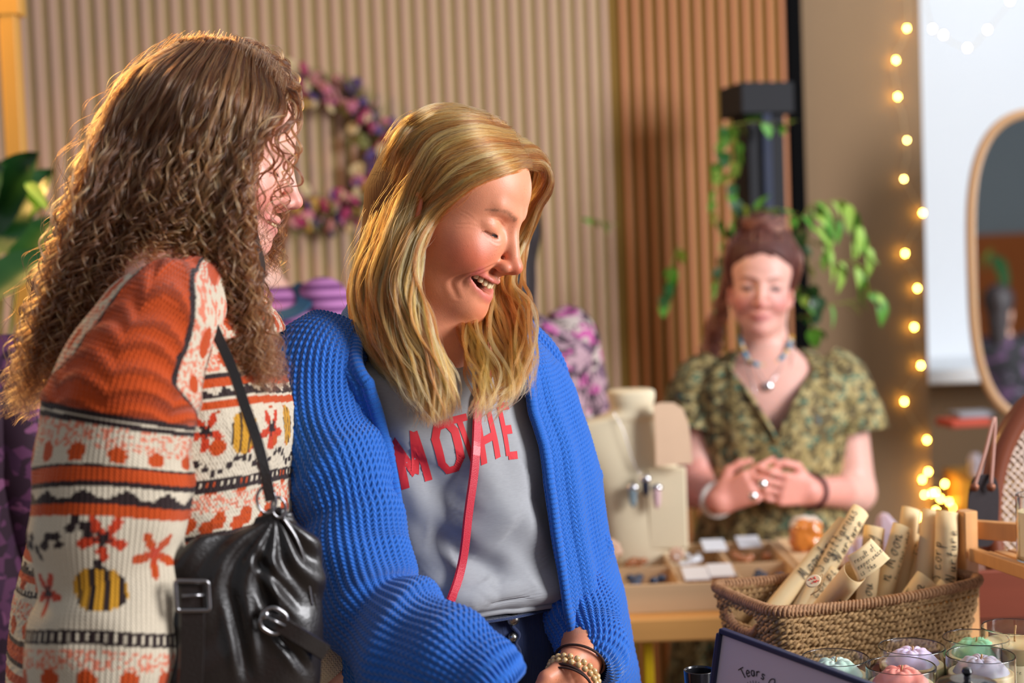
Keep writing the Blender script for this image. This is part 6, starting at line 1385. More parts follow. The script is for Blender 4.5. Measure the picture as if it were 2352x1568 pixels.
def write_on(mb, text, surf, h, w=.00035, slant=.15, gap=.62, jit=.03):
    """ribbons of ink: surf(x, y) -> points just above the paper, x along the line, y up, metres"""
    x = 0.
    for ch in text:
        for st in SF.get(ch, []):
            q = spline(st, 5 * len(st)) if len(st) > 2 else spline(st, 6); q = q * (.62 * h, h) + (0, 0); q[:, 0] += x + slant * q[:, 1]; q = q + np.random.uniform(-jit, jit, q.shape[1]) * h * .3
            T = unit(np.gradient(q, axis=0)); N_ = np.stack([-T[:, 1], T[:, 0]], 1); ww = w * (1 + .35 * np.sin(np.arange(len(q)) * .9))[:, None]
            a, b = q + N_ * ww, q - N_ * ww; mb.grid(np.stack([surf(a[:, 0], a[:, 1]), surf(b[:, 0], b[:, 1])], 1))
        x += (.95 if ch.isupper() else .42 if ch in 'i.,l' else .62) * h * (1.0 if ch != ' ' else .8)
    return x
m_paper = mat('aged_paper', (230, 198, 150), .75, var=.07, vs=40, sss=.15); m_ink = mat('black_ink', (24, 22, 24), .6, var=.05)
def in_basket(p, r):
    u = (p - cF) @ unit(cRt - cF); v = (p - cF) @ unit(cL - cF); k = .05 * (zr - p[2]) / .092; W_, D_ = np.linalg.norm(cRt - cF), np.linalg.norm(cL - cF)
    return k * W_ + r + .008 < u < W_ * (1 - k) - r - .008 and k * D_ + r + .008 < v < D_ * (1 - k) - r - .008
def scroll(top, bot, r, texts, label, turns=1.35, taper=.0, flip=-1):
    top, bot = np.array(top), np.array(bot); ax = unit(top - bot); zmin = zt + .008
    L = np.linalg.norm(top - bot)
    while L < .235 and (top - ax * L)[2] > zmin + r * .5 and in_basket(top - ax * (L + .004), r * .8): L += .004
    b0 = top - ax * L
    toC = unit(np.array(CAMP) - top); toC = unit(toC - ax * (toC @ ax)); e1 = toC; e2 = np.cross(ax, e1) * flip          # e2 points to the letters' up side
    T = thing('paper_scroll', label, 'scroll', b0, 'paper scrolls in the seagrass basket'); th = np.linspace(-.5, turns * 2 * np.pi - .5, 56) + 2.6; rr = r * (1 - .10 * np.linspace(0, 1, 56)); u = np.linspace(0, 1, 8)
    def cyl(t, s, rad): return b0 + ax * (s * L)[..., None] + e1 * (np.cos(t) * rad)[..., None] + e2 * (np.sin(t) * rad)[..., None]
    tt, uu = np.meshgrid(th, u, indexing='ij'); RR = np.repeat(rr[:, None], 8, 1) * (1 + taper * (uu - .5)); g1 = cyl(tt, uu + .008 * np.sin(tt), RR); g2 = cyl(tt, uu + .008 * np.sin(tt), RR - .0004)
    o = MB().grid(g1).build('paper', m_paper, T); o.modifiers.new('thick', 'SOLIDIFY').thickness = .0005
    m = MB()
    for (txt, s0, ang, h) in texts:
        surf = lambda x, y: cyl(ang + np.asarray(y) / r * 1.0, np.clip(s0 + np.asarray(x) / L, .01, .985), r * (1 + taper * (np.clip(s0 + np.asarray(x) / L, 0, 1) - .5)) + .0007)
        write_on(m, txt, surf, h, w=.00055 if h > .012 else .0003)
    if texts: m.build('lettering', m_ink, T)
    return T
SCR = [((1940, 1203, 1.935), (1770, 1388, 1.86), .0125, [('Moon', .52, -.5, .016), ('Aries', .70, -.5, .016)], 'scroll lettered Aries leaning furthest over to the left'),
 ((1976, 1172, 1.93), (1838, 1385, 1.87), .0125, [('Nurture', .62, -1.0, .015), ('Sagittarius', .50, .1, .016)], 'long scroll lettered Sagittarius, tallest of the leaning left ones'),
 ((1922, 1312, 1.85), (1838, 1396, 1.83), .0115, [('corpio', .60, -.1, .017)], 'short scroll lettered corpio beside the wood slice tag'),
 ((1963, 1312, 1.825), (1868, 1405, 1.905), .0150, [('Nur', .55, -1.0, .016)], 'front scroll with its open end towards us'),
 ((2008, 1210, 1.95), (1990, 1370, 1.92), .0140, [('Y', .84, -.6, .016)], 'upright scroll behind the unrolled corner'),
 ((2000, 1275, 1.90), (1985, 1385, 1.88), .0130, [('You', .35, -.5, .016)], 'scroll lettered You under the unrolled paper corner'),
 ((2072, 1208, 1.90), (2018, 1375, 1.87), .0130, [('n Moon', .46, -.3, .018), ('trust that s what the world', .5, -1.1, .007)], 'scroll lettered Moon in the middle of the basket'),
 ((2092, 1168, 1.97), (2068, 1330, 1.94), .0125, [], 'blank scroll standing tallest at the back of the middle'),
 ((2105, 1228, 1.93), (2066, 1360, 1.90), .0110, [('Taurus', .45, -.2, .016)], 'narrow scroll lettered Taurus right of the Moon scroll'),
 ((2136, 1248, 1.895), (2092, 1362, 1.875), .0140, [('V', .80, .1, .016), ('you take', .60, -1.2, .008)], 'scroll with a pointed arrow mark in front of the upright pair'),
 ((2140, 1172, 1.955), (2122, 1340, 1.93), .0130, [('your', .62, -1.0, .007)], 'pale upright scroll left of the Scorpio scroll'),
 ((2175, 1174, 1.93), (2176, 1340, 1.91), .0145, [('Scorp', .42, .35, .017), ('Nurture', .42, -1.0, .016)], 'upright scroll lettered Scorpio beside the bamboo post'),
 ((2128, 1328, 1.86), (2066, 1392, 1.85), .0150, [('Ta', .62, -.3, .018)], 'low scroll lying over the rim in front'),
 ((2176, 1342, 1.87), (2120, 1388, 1.87), .0115, [('You', .66, -.5, .008)], 'short scroll lying lowest at the right end')]
for tp, bt, r, tx, lb in SCR:
    k_ = 0
    for dz_, dp in ((.048, 22), (.040, 18), (.030, 12), (.020, 6), (.012, 2)):
        b_ = AZ(bt[0], bt[1] + dp, zr - dz_)
        if in_basket(b_, r): break
    while not in_basket(b_, r) and k_ < 40: b_ = b_ + unit((cen - b_) * (1, 1, 0)) * .002; k_ += 1
    scroll(A(tp[0], tp[1], b_[1] + tp[2] - bt[2]), b_, r * 1.12, tx, lb)
# unrolled corner of paper
T = thing('loose_paper', 'unrolled paper corner with small handwriting on top of the scrolls', 'paper', A(1990, 1330, 1.868)); q = [A(1952, 1282, 1.872), A(2040, 1285, 1.862), A(2002, 1238, 1.885), A(1975, 1335, 1.850)]
u, v = np.meshgrid(np.linspace(0, 1, 12), np.linspace(0, 1, 12), indexing='ij'); cor = [A(1972, 1335, 1.850), A(2044, 1282, 1.858), A(2000, 1236, 1.868), A(1946, 1276, 1.862)]
pc = lambda u, v, o=0.: (cor[0] * ((1 - u) * (1 - v))[..., None] + cor[1] * (u * (1 - v))[..., None] + cor[2] * (u * v)[..., None] + cor[3] * ((1 - u) * v)[..., None]) + np.array((0, -1, 0)) * (.006 * np.sin(u * np.pi) + o)[..., None]
o = MB().grid(pc(u, v)).build('paper_sheet', m_paper, T); o.modifiers.new('thick', 'SOLIDIFY').thickness = .0005; m = MB()
for k, tx in enumerate(('result of', 'experience', 'is the')): write_on(m, tx, lambda x, y: pc(np.asarray(.12 + .0 * k) + np.asarray(x) / .052, .62 - .25 * k + np.asarray(y) / .036, .0012), .0078, w=.0003, slant=.1)
m.build('lettering', m_ink, T)
T = thing('wood_slice_tag', 'small wood slice tag with red marks tied on the left scrolls', 'tag', A(1868, 1340, 1.825)); c = A(1868, 1334, 1.825)
Rt = np.array(Euler((math.radians(65), math.radians(-25), 0)).to_matrix()); MB().lathe([(0, -.0022), (.0095, -.0022), (.0105, 0), (.0095, .0022), (0, .0022)], c, 20, R=Rt, sy=.75).build('slice', mat('birch_slice', (226, 198, 160), .6), T)
m = MB(); m_redp = mat('red_ink', (216, 70, 50), .6)
for k in range(14): p = c + Rt @ np.array((random.uniform(-.006, .006), random.uniform(-.004, .004), .0026)); m.ball(p, (.0012, .0008, .0007), 6)
m.build('red_marks', m_redp, T, kind='stuff'); m_twine = mat('jute_twine', (176, 140, 96), .8, bump=.4, bs=500)
MB().tube(spline([c + (.006, 0, .002), A(1890, 1318, 1.83), A(1884, 1350, 1.822), A(1862, 1366, 1.83)], 20), .0007, 5).build('twine', m_twine, T)
# ---------------------------------------------------------------- candles
m_glass = mat('clear_glass', (250, 252, 252), .01, var=0, trans=1.0, ior=1.45)
def glass_jar(T, c, r, h, th=.0018):
    c = np.asarray(c) + (0, 0, .0006); prof = [(0, 0), (r * .96, 0), (r, .003), (r, h - .001), (r - th * .5, h), (r - th, h - .001), (r - th, .007), (r * .9, .005), (0, .005)]; MB().lathe(prof, c, 56).build('glass_jar', m_glass, T)
def candle(px, py, wax, label, r=.0400, h=.070, fill=.72, rose=True, wick=True, label_col=True, zrim=None, Y=None, txt=True):
    zrim = zt + h if zrim is None else zrim; c = AZ(px, py, zrim) if Y is None else A(px, py, Y); c = np.array([c[0], c[1], c[2] - h]); T = thing('candle_jar', label, 'candle', c); glass_jar(T, c, r, h)
    w = MB().lathe([(0, .0055), (r - .0024, .0055), (r - .0024, h * fill - .001), (r - .004, h * fill), (0, h * fill)], c, 48).build('wax', m_waxc, T)
    if rose:
        m = MB(); z = h * fill
        qa, qr = np.linspace(0, 2 * np.pi, 72, endpoint=False), np.linspace(0.02, 1, 22); AA, QR = np.meshgrid(qa, qr, indexing='ij'); ph0 = random.uniform(0, 6)
        pet = np.abs(np.sin(2.5 * AA + 3.2 * QR + ph0)); hz_ = .0150 * (1 - QR ** 2.2) ** .7 + .0034 * pet ** .6 * np.sin(np.pi * np.clip(QR * 1.05, 0, 1)) + .0016 * np.abs(np.sin(4.5 * AA - 5 * QR)) * (QR < .6) - .004 * np.exp(-(QR / .10) ** 2)
        R_q = .0315 * QR * (1 + .05 * pet * QR); m.grid(np.stack([c[0] + R_q * np.cos(AA), c[1] + R_q * np.sin(AA), c[2] + z - .001 + hz_], -1), cu=True)
        m.build('wax_rosette', wax, w)
    if wick: MB().tube(spline([c + (0, 0, h * fill), c + (.0004, 0, h * fill + .010), c + (.0016, 0, h * fill + .020)], 8), .0011, 6).build('wick', m_twine, w)
    return T, c
def waxmat(n, col, col2=None, var=.08): return mat(n, col, .35, var=var, vs=45, sss=.35, col2=col2, coat=.15)
m_waxc = waxmat('cream_wax', (238, 214, 160)); 
candle(1918, 1509, waxmat('mint_wax', (164, 206, 184), (226, 236, 224), .2), 'glass candle with a pale mint and white wax rosette, beside the sign')
candle(2094, 1484, waxmat('lilac_wax', (206, 192, 220)), 'glass candle with a lilac wax rosette, behind the coral one')
candle(2069, 1528, waxmat('coral_wax', (240, 128, 116), (248, 168, 150), .1), 'glass candle with a coral pink wax rosette')
candle(2241, 1463, waxmat('green_wax', (148, 204, 160)), 'glass candle with a green wax rosette, at the back')
candle(2252, 1503, waxmat('grey_violet_wax', (216, 208, 216), (120, 116, 140), .15), 'glass candle with a white wax rosette flecked grey violet')
T, c = candle(2330, 1439, m_waxc, 'tall glass candle of yellow wax with a bent wick, at the right edge', fill=.78, rose=False, h=.082)
m_label = mat('cream_label', (226, 214, 176), .7, var=.03)
def wrap_label(T, c, r, z0, z1, texts, a0=-.9, a1=.9, mm=None):
    to = np.array(CAMP) - c; base = math.atan2(to[1], to[0]); cy = lambda a, z, o=0.: np.stack([c[0] + (r + .0003 + o) * np.cos(base + a), c[1] + (r + .0003 + o) * np.sin(base + a), c[2] + z + 0 * a], -1)
    aa, zz = np.meshgrid(np.linspace(a0, a1, 24), np.linspace(z0, z1, 3), indexing='ij'); l = MB().grid(cy(aa, zz)).build('paper_label', mm or m_label, T); m = MB()
    for tx, x0, z, h in texts: write_on(m, tx, lambda x, y: cy(x0 + np.asarray(x) / r, z + np.asarray(y), .0003), h, w=.00018, slant=.1)
    if texts: m.build('lettering', m_ink, l)
wrap_label(T, c, .0400, .008, .044, [('Nurture', -.5, .034, .006), ('soy wax', -.4, .022, .0035), ('candle', -.4, .014, .0035)])
# lidded dark tin at the very bottom
T = thing('lidded_tin', 'black round lid with a small knob in front of the candles', 'tin', AZ(2222, 1605, zt)); c = A(2222, 1592, 1.47)
m_blk = mat('gloss_black_tin', (30, 30, 34), .25, .3, var=.1, coat=.3); MB().lathe([(0, -(c[2] - zt)), (.031, -(c[2] - zt)), (.031, 0), (.0335, .001), (.0335, .006), (.030, .012), (.018, .0155), (0, .016)], c, 40).build('tin', m_blk, T); MB().lathe([(.004, .014), (.003, .019), (.006, .023), (.0045, .027), (0, .028)], c, 16).build('knob', m_blk, T)
T = thing('tealight_cup', 'small glossy black cup beside the sign', 'cup', AZ(1604, 1540, zt)); c = A(1606, 1538, 1.66); MB().lathe([(0, -(c[2] - zt)), (.0155, -(c[2] - zt)), (.0185, 0), (.0175, .0005), (.0165, -.002), (.015, -.03), (0, -.031)], c, 32).build('cup', m_blk, T)
# ---------------------------------------------------------------- framed sign
m_navy = mat('navy_frame', (24, 34, 70), .4); m_face = mat('lilac_grey_print', (196, 186, 206), .35, var=.02, vs=3)
TL, TR_ = A(1656, 1447, 1.56), A(2080, 1604, 1.40); BL = min((A(1636, 1600, y_) for y_ in np.linspace(1.4, 1.8, 400)), key=lambda b_: abs(unit(b_ - TL) @ unit(TR_ - TL))); ex = unit(TR_ - TL); ey0 = unit(BL - TL); nz = unit(np.cross(ey0, ex)); nz = nz * np.sign(nz @ (np.array(CAMP) - TL)); ey = unit(np.cross(nz, ex)); ey = ey * np.sign(ey @ ey0); Wd, Hd = np.linalg.norm(TR_ - TL), .13
T = thing('framed_sign', 'navy framed lilac sign with curved hand lettering, in front of the basket', 'sign', TL + ey * Hd * .5)
Rs = np.stack([ex, ey, nz], 1); MB().box(TL + ex * Wd / 2 + ey * Hd / 2 - nz * .002, (Wd - .004, Hd - .004, .004), Rs).build('sign_face', m_face, T, smooth=False)
for c_, s_ in ((TL + ex * Wd / 2, (Wd, .006, .010)), (TL + ex * Wd / 2 + ey * Hd, (Wd, .006, .010)), (TL + ey * Hd / 2, (.006, Hd - .006, .010)), (TL + ex * Wd + ey * Hd / 2, (.006, Hd - .006, .010))): MB().box(c_, s_, Rs, bev=.001).build('frame_bar', m_navy, T, smooth=False)
BF = {'T': [[(0, 1), (.8, 1)], [(.4, 1), (.4, 0)]], 'e': [[(.05, .3), (.6, .35), (.35, .6), (.05, .35), (.15, 0), (.6, .08)]], 'a': [[(.5, .5), (.1, .5), (.05, .1), (.4, 0), (.5, .5), (.55, 0)]], 'r': [[(.05, .55), (.05, 0)], [(.05, .35), (.3, .55), (.5, .5)]], 's': [[(.5, .5), (.1, .5), (.1, .32), (.45, .2), (.4, 0), (0, .05)]], 'O': [[(.3, 1), (0, .7), (0, .3), (.3, 0), (.6, .3), (.6, .7), (.3, 1)]], 'F': [[(0, 0), (0, 1)], [(0, 1), (.55, 1)], [(0, .55), (.45, .55)]], 'A': [[(0, 0), (.35, 1), (.7, 0)], [(.12, .35), (.58, .35)]], 'M': [[(0, 0), (.05, 1), (.4, .3), (.75, 1), (.8, 0)]], 'B': [[(0, 0), (0, 1)], [(0, 1), (.5, .85), (.4, .55), (0, .5)], [(0, .5), (.6, .4), (.55, .1), (0, 0)]]}
def ray_plane(px, py): d = unit(A(px, py, 1.5) - np.array(CAMP)); return np.array(CAMP) + d * ((TL - np.array(CAMP)) @ nz / (d @ nz))
cc = ray_plane(1736, 1604); Rr = .0245; m = MB(); a = -2.55 + math.pi; h = .0110
ang = 2.42
for ch in 'Tears OF AMB':
    if ch == ' ': ang -= .16; continue
    for st in BF[ch]:
        q = spline(st, 8 * max(1, len(st) - 1)); rr = Rr + q[:, 1] * h; an = ang - q[:, 0] * h * .62 / Rr; w = .0006; X = cc + np.outer(rr * np.cos(an), ex) - np.outer(rr * np.sin(an), ey) + nz * .0009
        Tt = unit(np.gradient(X, axis=0)); bb = np.cross(nz, Tt); m.grid(np.stack([X + bb * w, X - bb * w], 1))
    ang -= .245 if ch not in 'M' else .30
for k in range(9): an = 2.3 - k * .2; m.tube([cc + ex * Rr * .62 * math.cos(an) - ey * Rr * .62 * math.sin(an) + nz * .0008, cc + ex * Rr * .80 * math.cos(an) - ey * Rr * .80 * math.sin(an) + nz * .0008], .0003, 4)
m.build('lettering', m_ink, T)
# ---------------------------------------------------------------- bamboo rack and labelled candle
m_bam = mat('bamboo', (206, 150, 92), .5, var=.16, vs=8, stretch=(9, 9, .7), coat=.1)
T = thing('bamboo_rack', 'bamboo rack with a square post holding a labelled candle', 'rack', (A(2219, 1330, 1.99)[0], 1.99, zt)); ptop = A(2219, 1172, 1.99)
px_ = ptop[0]; MB().box((px_, 1.99, (ptop[2] + zt) / 2), (.0225, .0225, ptop[2] - zt), rotm('Z', 20), bev=.0015).build('post', m_bam, T, smooth=False)
zs = A(2216, 1272, 1.975)[2]; p0 = np.array((px_ + .004, 1.968, zs)); p1 = AZ(2420, 1335, zs); d_ = unit(p1 - p0); dn = np.array([-d_[1], d_[0], 0]); 
if dn[1] < 0: dn = -dn
Rk = np.stack([d_, dn, [0, 0, 1]], 1); MB().box(p0 + d_ * .12, (.25, .012, .018), Rk, bev=.001).build('rail', m_bam, T, smooth=False); MB().box(p0 + d_ * .12 + dn * .10, (.25, .012, .018), Rk, bev=.001).build('rail', m_bam, T, smooth=False)
for k in range(4): MB().box(p0 + d_ * .12 + dn * (.020 + k * .021) + (0, 0, -.001), (.25, .016, .006), Rk, bev=.0008).build('slat', m_bam, T, smooth=False)
q0 = A(2238, 1220, 1.99); MB().box(q0 + d_ * .03 + dn * .09 * 0 + np.array((.02, .03, 0)), (.12, .012, .026), np.stack([unit(d_ + dn * .9), unit(np.cross((0, 0, 1), d_ + dn * .9)), [0, 0, 1]], 1), bev=.001).build('rail', m_bam, T, smooth=False)
MB().box(p0 + d_ * .235 + (0, 0, -(zs - zt) / 2 + .04), (.0225, .0225, zs - zt + .08), Rk, bev=.0015).build('post', m_bam, T, smooth=False); MB().box(p0 + d_ * .235 + dn * .10 + (0, 0, -(zs - zt) / 2 + .04), (.0225, .0225, zs - zt + .08), Rk, bev=.0015).build('post', m_bam, T, smooth=False)
c = p0 + d_ * .098 + dn * .045 + (0, 0, .0035); T = thing('candle_jar', 'labelled cream candle in a glass standing on the bamboo rack', 'candle', c); glass_jar(T, c, .0365, .092)
wx = MB().lathe([(0, .0055), (.0342, .0055), (.0342, .070), (0, .071)], c, 40).build('wax', m_waxc, T); MB().tube([c + (0, 0, .07), c + (.001, 0, .085)], .001, 6).build('wick', m_twine, wx)
wrap_label(T, c, .0365, .012, .070, [('A', -.10, .056, .009), ('B l', -.12, .044, .005), ('Nurture the soul', -.62, .030, .0034), ('soy wax candle', -.60, .024, .0034), ('hand poured', -.58, .018, .0034)], -1.0, 1.0)
T = thing('candle_jar', 'second glass candle behind the labelled one at the frame edge', 'candle', c + dn * .03 + d_ * .075); c2 = c + dn * .035 + d_ * .065 + (0, 0, .0); glass_jar(T, c2 + (0, 0, .0), .026, .108); MB().lathe([(0, .0055), (.0238, .0055), (.0238, .07), (0, .071)], c2, 30).build('wax', m_waxc, T)
# ---------------------------------------------------------------- fairy lights
m_bulb = mat('warm_led', (255, 196, 74), .4, var=0, emit=100); m_bulbw = mat('cool_led', (255, 240, 200), .4, var=0, emit=160); m_wire = mat('clear_wire', (196, 180, 140), .4)
bulb_w = MB().ball((0, 0, 0), (.0042, .0042, .0055), 8).mesh('bulb', m_bulb); bulb_c = MB().ball((0, 0, 0), (.0042, .0042, .0055), 8).mesh('bulb', m_bulbw); bulb_d = MB().ball((0, 0, 0), (.003, .003, .004), 8).mesh('bulb', mat('dim_led', (255, 206, 110), .4, var=0, emit=70))
def fairy(name, label, pix, Yf, bm, dim=()):
    pts = [A(x, y, Yf(x)) for x, y in pix]; T = thing(name, label, 'string lights', pts[0]); X = spline(pts, 12 * len(pts)); X = X + np.c_[vnoise(X, 30, 1), 0 * X[:, 0], vnoise(X, 30, 2)] * .006
    MB().tube(X, .0009, 5).build('wire', m_wire, T)
    for i, p in enumerate(pts): o = bpy.data.objects.new('bulb', bulb_d if i in dim else bm); link(o, T); o.location = p
    return T
wy = lambda px: float(wallpt(wall_s(px), .035)[1])
fairy('fairy_lights', 'warm string lights hanging down the taupe pillar', [(2078, -40), (2083, 65), (2058, 138), (2062, 222), (2083, 322), (2076, 411), (2119, 489), (2079, 582), (2107, 662), (2100, 751), (2115, 839), (2077, 922), (2129, 1010)], wy, bulb_w, (4, 5))
fairy('fairy_lights', 'bunched warm lights heaped at the foot of the taupe pillar', [(2132, 1083), (2118, 1101), (2170, 1111), (2140, 1133), (2123, 1136), (2160, 1145), (2149, 1130), (2180, 1152), (2203, 1134), (2213, 1146), (2190, 1165), (2110, 1187), (2150, 1172)], wy, bulb_w, (4, 9))
fairy('fairy_lights', 'pale string lights looped across the white alcove', [(2120, -30), (2142, 66), (2167, 80), (2222, 110), (2268, 68), (2320, 2), (2350, -60)], lambda x: 4.25, bulb_c)
# ---------------------------------------------------------------- mirror and the ledge
m_mir = mat('mirror_silver', (235, 240, 240), .02, 1.0, var=0); m_frame = mat('light_ash_frame', (196, 152, 108), .45, var=.1, vs=6, stretch=(1, 1, .4))
c = A(2408, 612, 4.0); n_ = unit(np.array((-.085, -1, .03))); mr = unit(np.cross((0, 0, 1), -n_)); mu = np.cross(mr, n_); mu = mu * np.sign(mu[2]); th = np.linspace(0, 2 * np.pi, 90, endpoint=False)
hw, hh_ = .212, .435; se = lambda z, e: np.sign(z) * np.abs(z) ** e; lp = np.outer(se(np.cos(th), .72) * hw, mr) + np.outer(se(np.sin(th), .62) * hh_, mu)
T = thing('arched_mirror', 'tall rounded mirror in a light wood frame standing on the white ledge', 'mirror', c + lp.min(0) * (0, 0, 1)); MB().tube(c + lp, .0135, 10, closed=True).build('frame', m_frame, T)
MB().add(np.concatenate([c + lp * .99, [c]]), [[i, (i + 1) % 90, 90, 90] for i in range(90)]).build('mirror_glass', m_mir, T, smooth=False)
o = MB().box(A(2212, 968, 4.05) + (0, 0, .0), (.12, .10, .022), rotm('Z', 12), bev=.003).build('folded_cloth', mat('coral_cloth', (196, 84, 64), .8)); tag(o, 'coral folded cloth on the ledge below the mirror', 'cloth')
o = MB().box(A(2232, 950, 4.07), (.11, .09, .016), rotm('Z', 6), bev=.003).build('grey_book', mat('grey_cover', (150, 152, 160), .6)); tag(o, 'grey book on top of the coral cloth under the mirror', 'book')
# what the mirror looks at
lm = mat('leaf_green', (92, 156, 52), .45, var=.35, vs=8, sss=.1, coat=.1); lm2 = mat('leaf_dark_green', (34, 82, 34), .4, var=.3, vs=8, coat=.2); lm3 = mat('leaf_yellow_green', (158, 196, 84), .5, var=.3, vs=10, sss=.15); stm = mat('vine_stem', (128, 130, 50), .6)
def leaf_mesh(name, m, L=.05, W=.02, n=9, curl=.3):
    t = np.linspace(0, 1, n); w = W * np.sin(np.pi * t ** .8) ** .8 * (1 - .2 * t); z = -curl * L * t ** 2; P = np.stack([np.stack([-w, L * t, z + .15 * w], 1), np.stack([0 * t, L * t, z], 1), np.stack([w, L * t, z + .15 * w], 1)], 0)
    return MB().grid(P).mesh(name, m)
def plant(name, label, loc, vines, leaf_ms, per=9, sc=1.0, hang=.5, stem_r=.0015, cat='plant'):
    T = thing(name, label, cat, loc); m = MB(); pl = []
    for v in vines:
        X = spline(v, 30); m.tube(X, stem_r, 5)
        for k in range(per): i = int((k + .6) / per * 29); pl.append((X[i], unit(X[min(i + 1, 29)] - X[i - 1])))
    m.build('stem', stm, T)
    for k, (p, d) in enumerate(pl):
        o = bpy.data.objects.new('leaf', random.choice(leaf_ms)); link(o, T); d2 = unit(d + np.random.uniform(-1, 1, 3) * 1.1 + (0, -.3, -hang)); q = Vector(d2).to_track_quat('Y', 'Z'); o.rotation_euler = q.to_euler(); o.location = p; o.scale = [sc * random.uniform(.7, 1.3)] * 3
    return T
# ---------------------------------------------------------------- black post with trailing plants
m_char = mat('charcoal_metal', (14, 14, 22), .7, var=.1); m_edge = mat('slate_edge', (46, 54, 78), .6)
Yp = 3.95; pc_ = A(1744, 400, Yp); T = thing('display_post', 'black square post with a wide block cap behind the stallholder', 'post', (pc_[0], Yp, 0)); zc0, zc1 = A(1740, 268, Yp)[2], A(1740, 196, Yp)[2]
MB().box((pc_[0], Yp, zc0 / 2), (.108, .108, zc0), rotm('Z', 14), bev=.003).build('post', m_char, T, smooth=False); MB().box((pc_[0] - .003, Yp, (zc0 + zc1) / 2), (.155, .155, zc1 - zc0), rotm('Z', 14), bev=.004).build('cap', m_char, T, smooth=False)
MB().box((pc_[0] + .012, Yp - .066, zc1 / 2), (.024, .012, zc1), bev=.002).build('edge_strip', m_edge, T, smooth=False)
ivy = [leaf_mesh('leaf', lm, .045, .018), leaf_mesh('leaf', lm3, .040, .016), leaf_mesh('leaf', lm2, .045, .02)]
V_ = lambda pts, Y: [A(x, y, Y) for x, y in pts]
plant('trailing_ivy', 'ivy strands wound round the top of the black post', A(1740, 275, 3.83), [V_([(1650, 290), (1690, 285), (1730, 280), (1780, 285), (1825, 280)], 3.84), V_([(1670, 285), (1655, 340), (1650, 400), (1640, 470), (1655, 520)], 3.86), V_([(1690, 285), (1690, 360), (1680, 430), (1690, 480)], 3.86)], ivy, 9)
plant('trailing_ivy', 'ivy draping behind the hair bun and down the orange slats', A(1740, 475, 3.80), [V_([(1700, 470), (1740, 480), (1790, 480), (1830, 500)], 3.80), V_([(1690, 490), (1660, 560), (1650, 640), (1640, 720)], 3.84), V_([(1560, 560), (1535, 640), (1530, 700)], 3.9), V_([(1820, 640), (1850, 680), (1860, 740), (1890, 760)], 3.7), V_([(1835, 500), (1860, 620), (1880, 700), (1850, 730)], 3.7)], ivy, 8)
big = [leaf_mesh('leaf', lm3, .060, .013, curl=.6), leaf_mesh('leaf', lm, .055, .013, curl=.5), leaf_mesh('leaf', lm3, .050, .012, curl=.4)]
plant('arching_fern', 'bright green arching plant against the taupe pillar', A(1860, 500, 3.6), [V_([(1840, 500), (1870, 465), (1900, 475), (1905, 540), (1900, 590)], 3.6), V_([(1850, 480), (1930, 460), (1970, 500), (1960, 560)], 3.62), V_([(1870, 610), (1930, 600), (1980, 615), (1975, 660)], 3.6), V_([(1900, 700), (1960, 690), (2010, 670), (2035, 700)], 3.62), V_([(1860, 470), (1920, 500), (1985, 540), (2000, 600)], 3.64), V_([(1850, 560), (1880, 480), (1895, 540), (1905, 600)], 3.6)], big, 10, hang=1.2)
plant('trailing_ivy', 'small ivy sprigs caught on the pale slats beside the blonde head', A(1365, 500, 3.95), [V_([(1330, 500), (1365, 505), (1405, 515)], 3.98)], ivy, 8, .8)
# ---------------------------------------------------------------- dried flower wreath
wc = wallpt(wall_s(738), .05) * (1, 1, 0) + (0, 0, A(738, 352, 4.0)[2]); wx_, wz_ = np.array([W_D[0], W_D[1], 0]), np.array([0, 0, 1.0]); wn = np.array([W_N[0], W_N[1], 0]); th = np.linspace(0, 2 * np.pi, 80, endpoint=False)
T = thing('dried_flower_wreath', 'dried flower wreath of pink, purple and cream blooms hung on the pale slats', 'wreath', wc); m_twig = mat('dark_twig', (66, 44, 28), .8, bump=.5, bs=100); m = MB()
for k in range(9): ph = random.uniform(0, 6); m.tube(wc + np.outer(np.cos(th) * (.165 + .012 * np.sin(th * 3 + ph)), wx_) + np.outer(np.sin(th) * (.165 + .012 * np.sin(th * 4 + ph)), wz_) + np.outer(.012 * np.sin(th * 5 + ph), wn), .004, 5, closed=True)
m.build('twig_ring', m_twig, T)
FC = [mat('bloom_' + n, c_, .8, var=.2, vs=60) for n, c_ in (('pink', (196, 116, 138)), ('magenta', (160, 52, 92)), ('violet', (92, 70, 118)), ('navy', (62, 50, 70)), ('cream', (206, 184, 140)), ('mustard', (186, 146, 72)), ('dusty_rose', (186, 124, 122)), ('olive', (120, 118, 66)))]
fm = []
for mt in FC:
    m = MB()
    for k in range(9): a = k * .698; m.ball((.011 * math.cos(a), .011 * math.sin(a), 0), (.0085, .0085, .0055), 6)
    m.ball((0, 0, .004), .007, 6); fm.append(m.mesh('bloom', mt))
for k in range(285):
    a = random.uniform(0, 6.283); rr = .165 + random.gauss(.012, .028); col = random.choice([0, 0, 1, 2, 3, 4, 6, 6] if rr > .15 else [4, 4, 5, 7, 3]); 
    if math.sin(a) < -.5: col = random.choice([0, 6, 1, 7, 5, 4, 2])
    p = wc + wx_ * rr * math.cos(a) + wz_ * rr * math.sin(a) + wn * random.uniform(.005, .05); o = bpy.data.objects.new('bloom', fm[col]); link(o, T); o.location = p; o.rotation_euler = (1.57 + random.uniform(-.6, .6), random.uniform(-.6, .6), random.uniform(0, 3)); o.scale = [random.uniform(.7, 1.25)] * 3
m = MB()
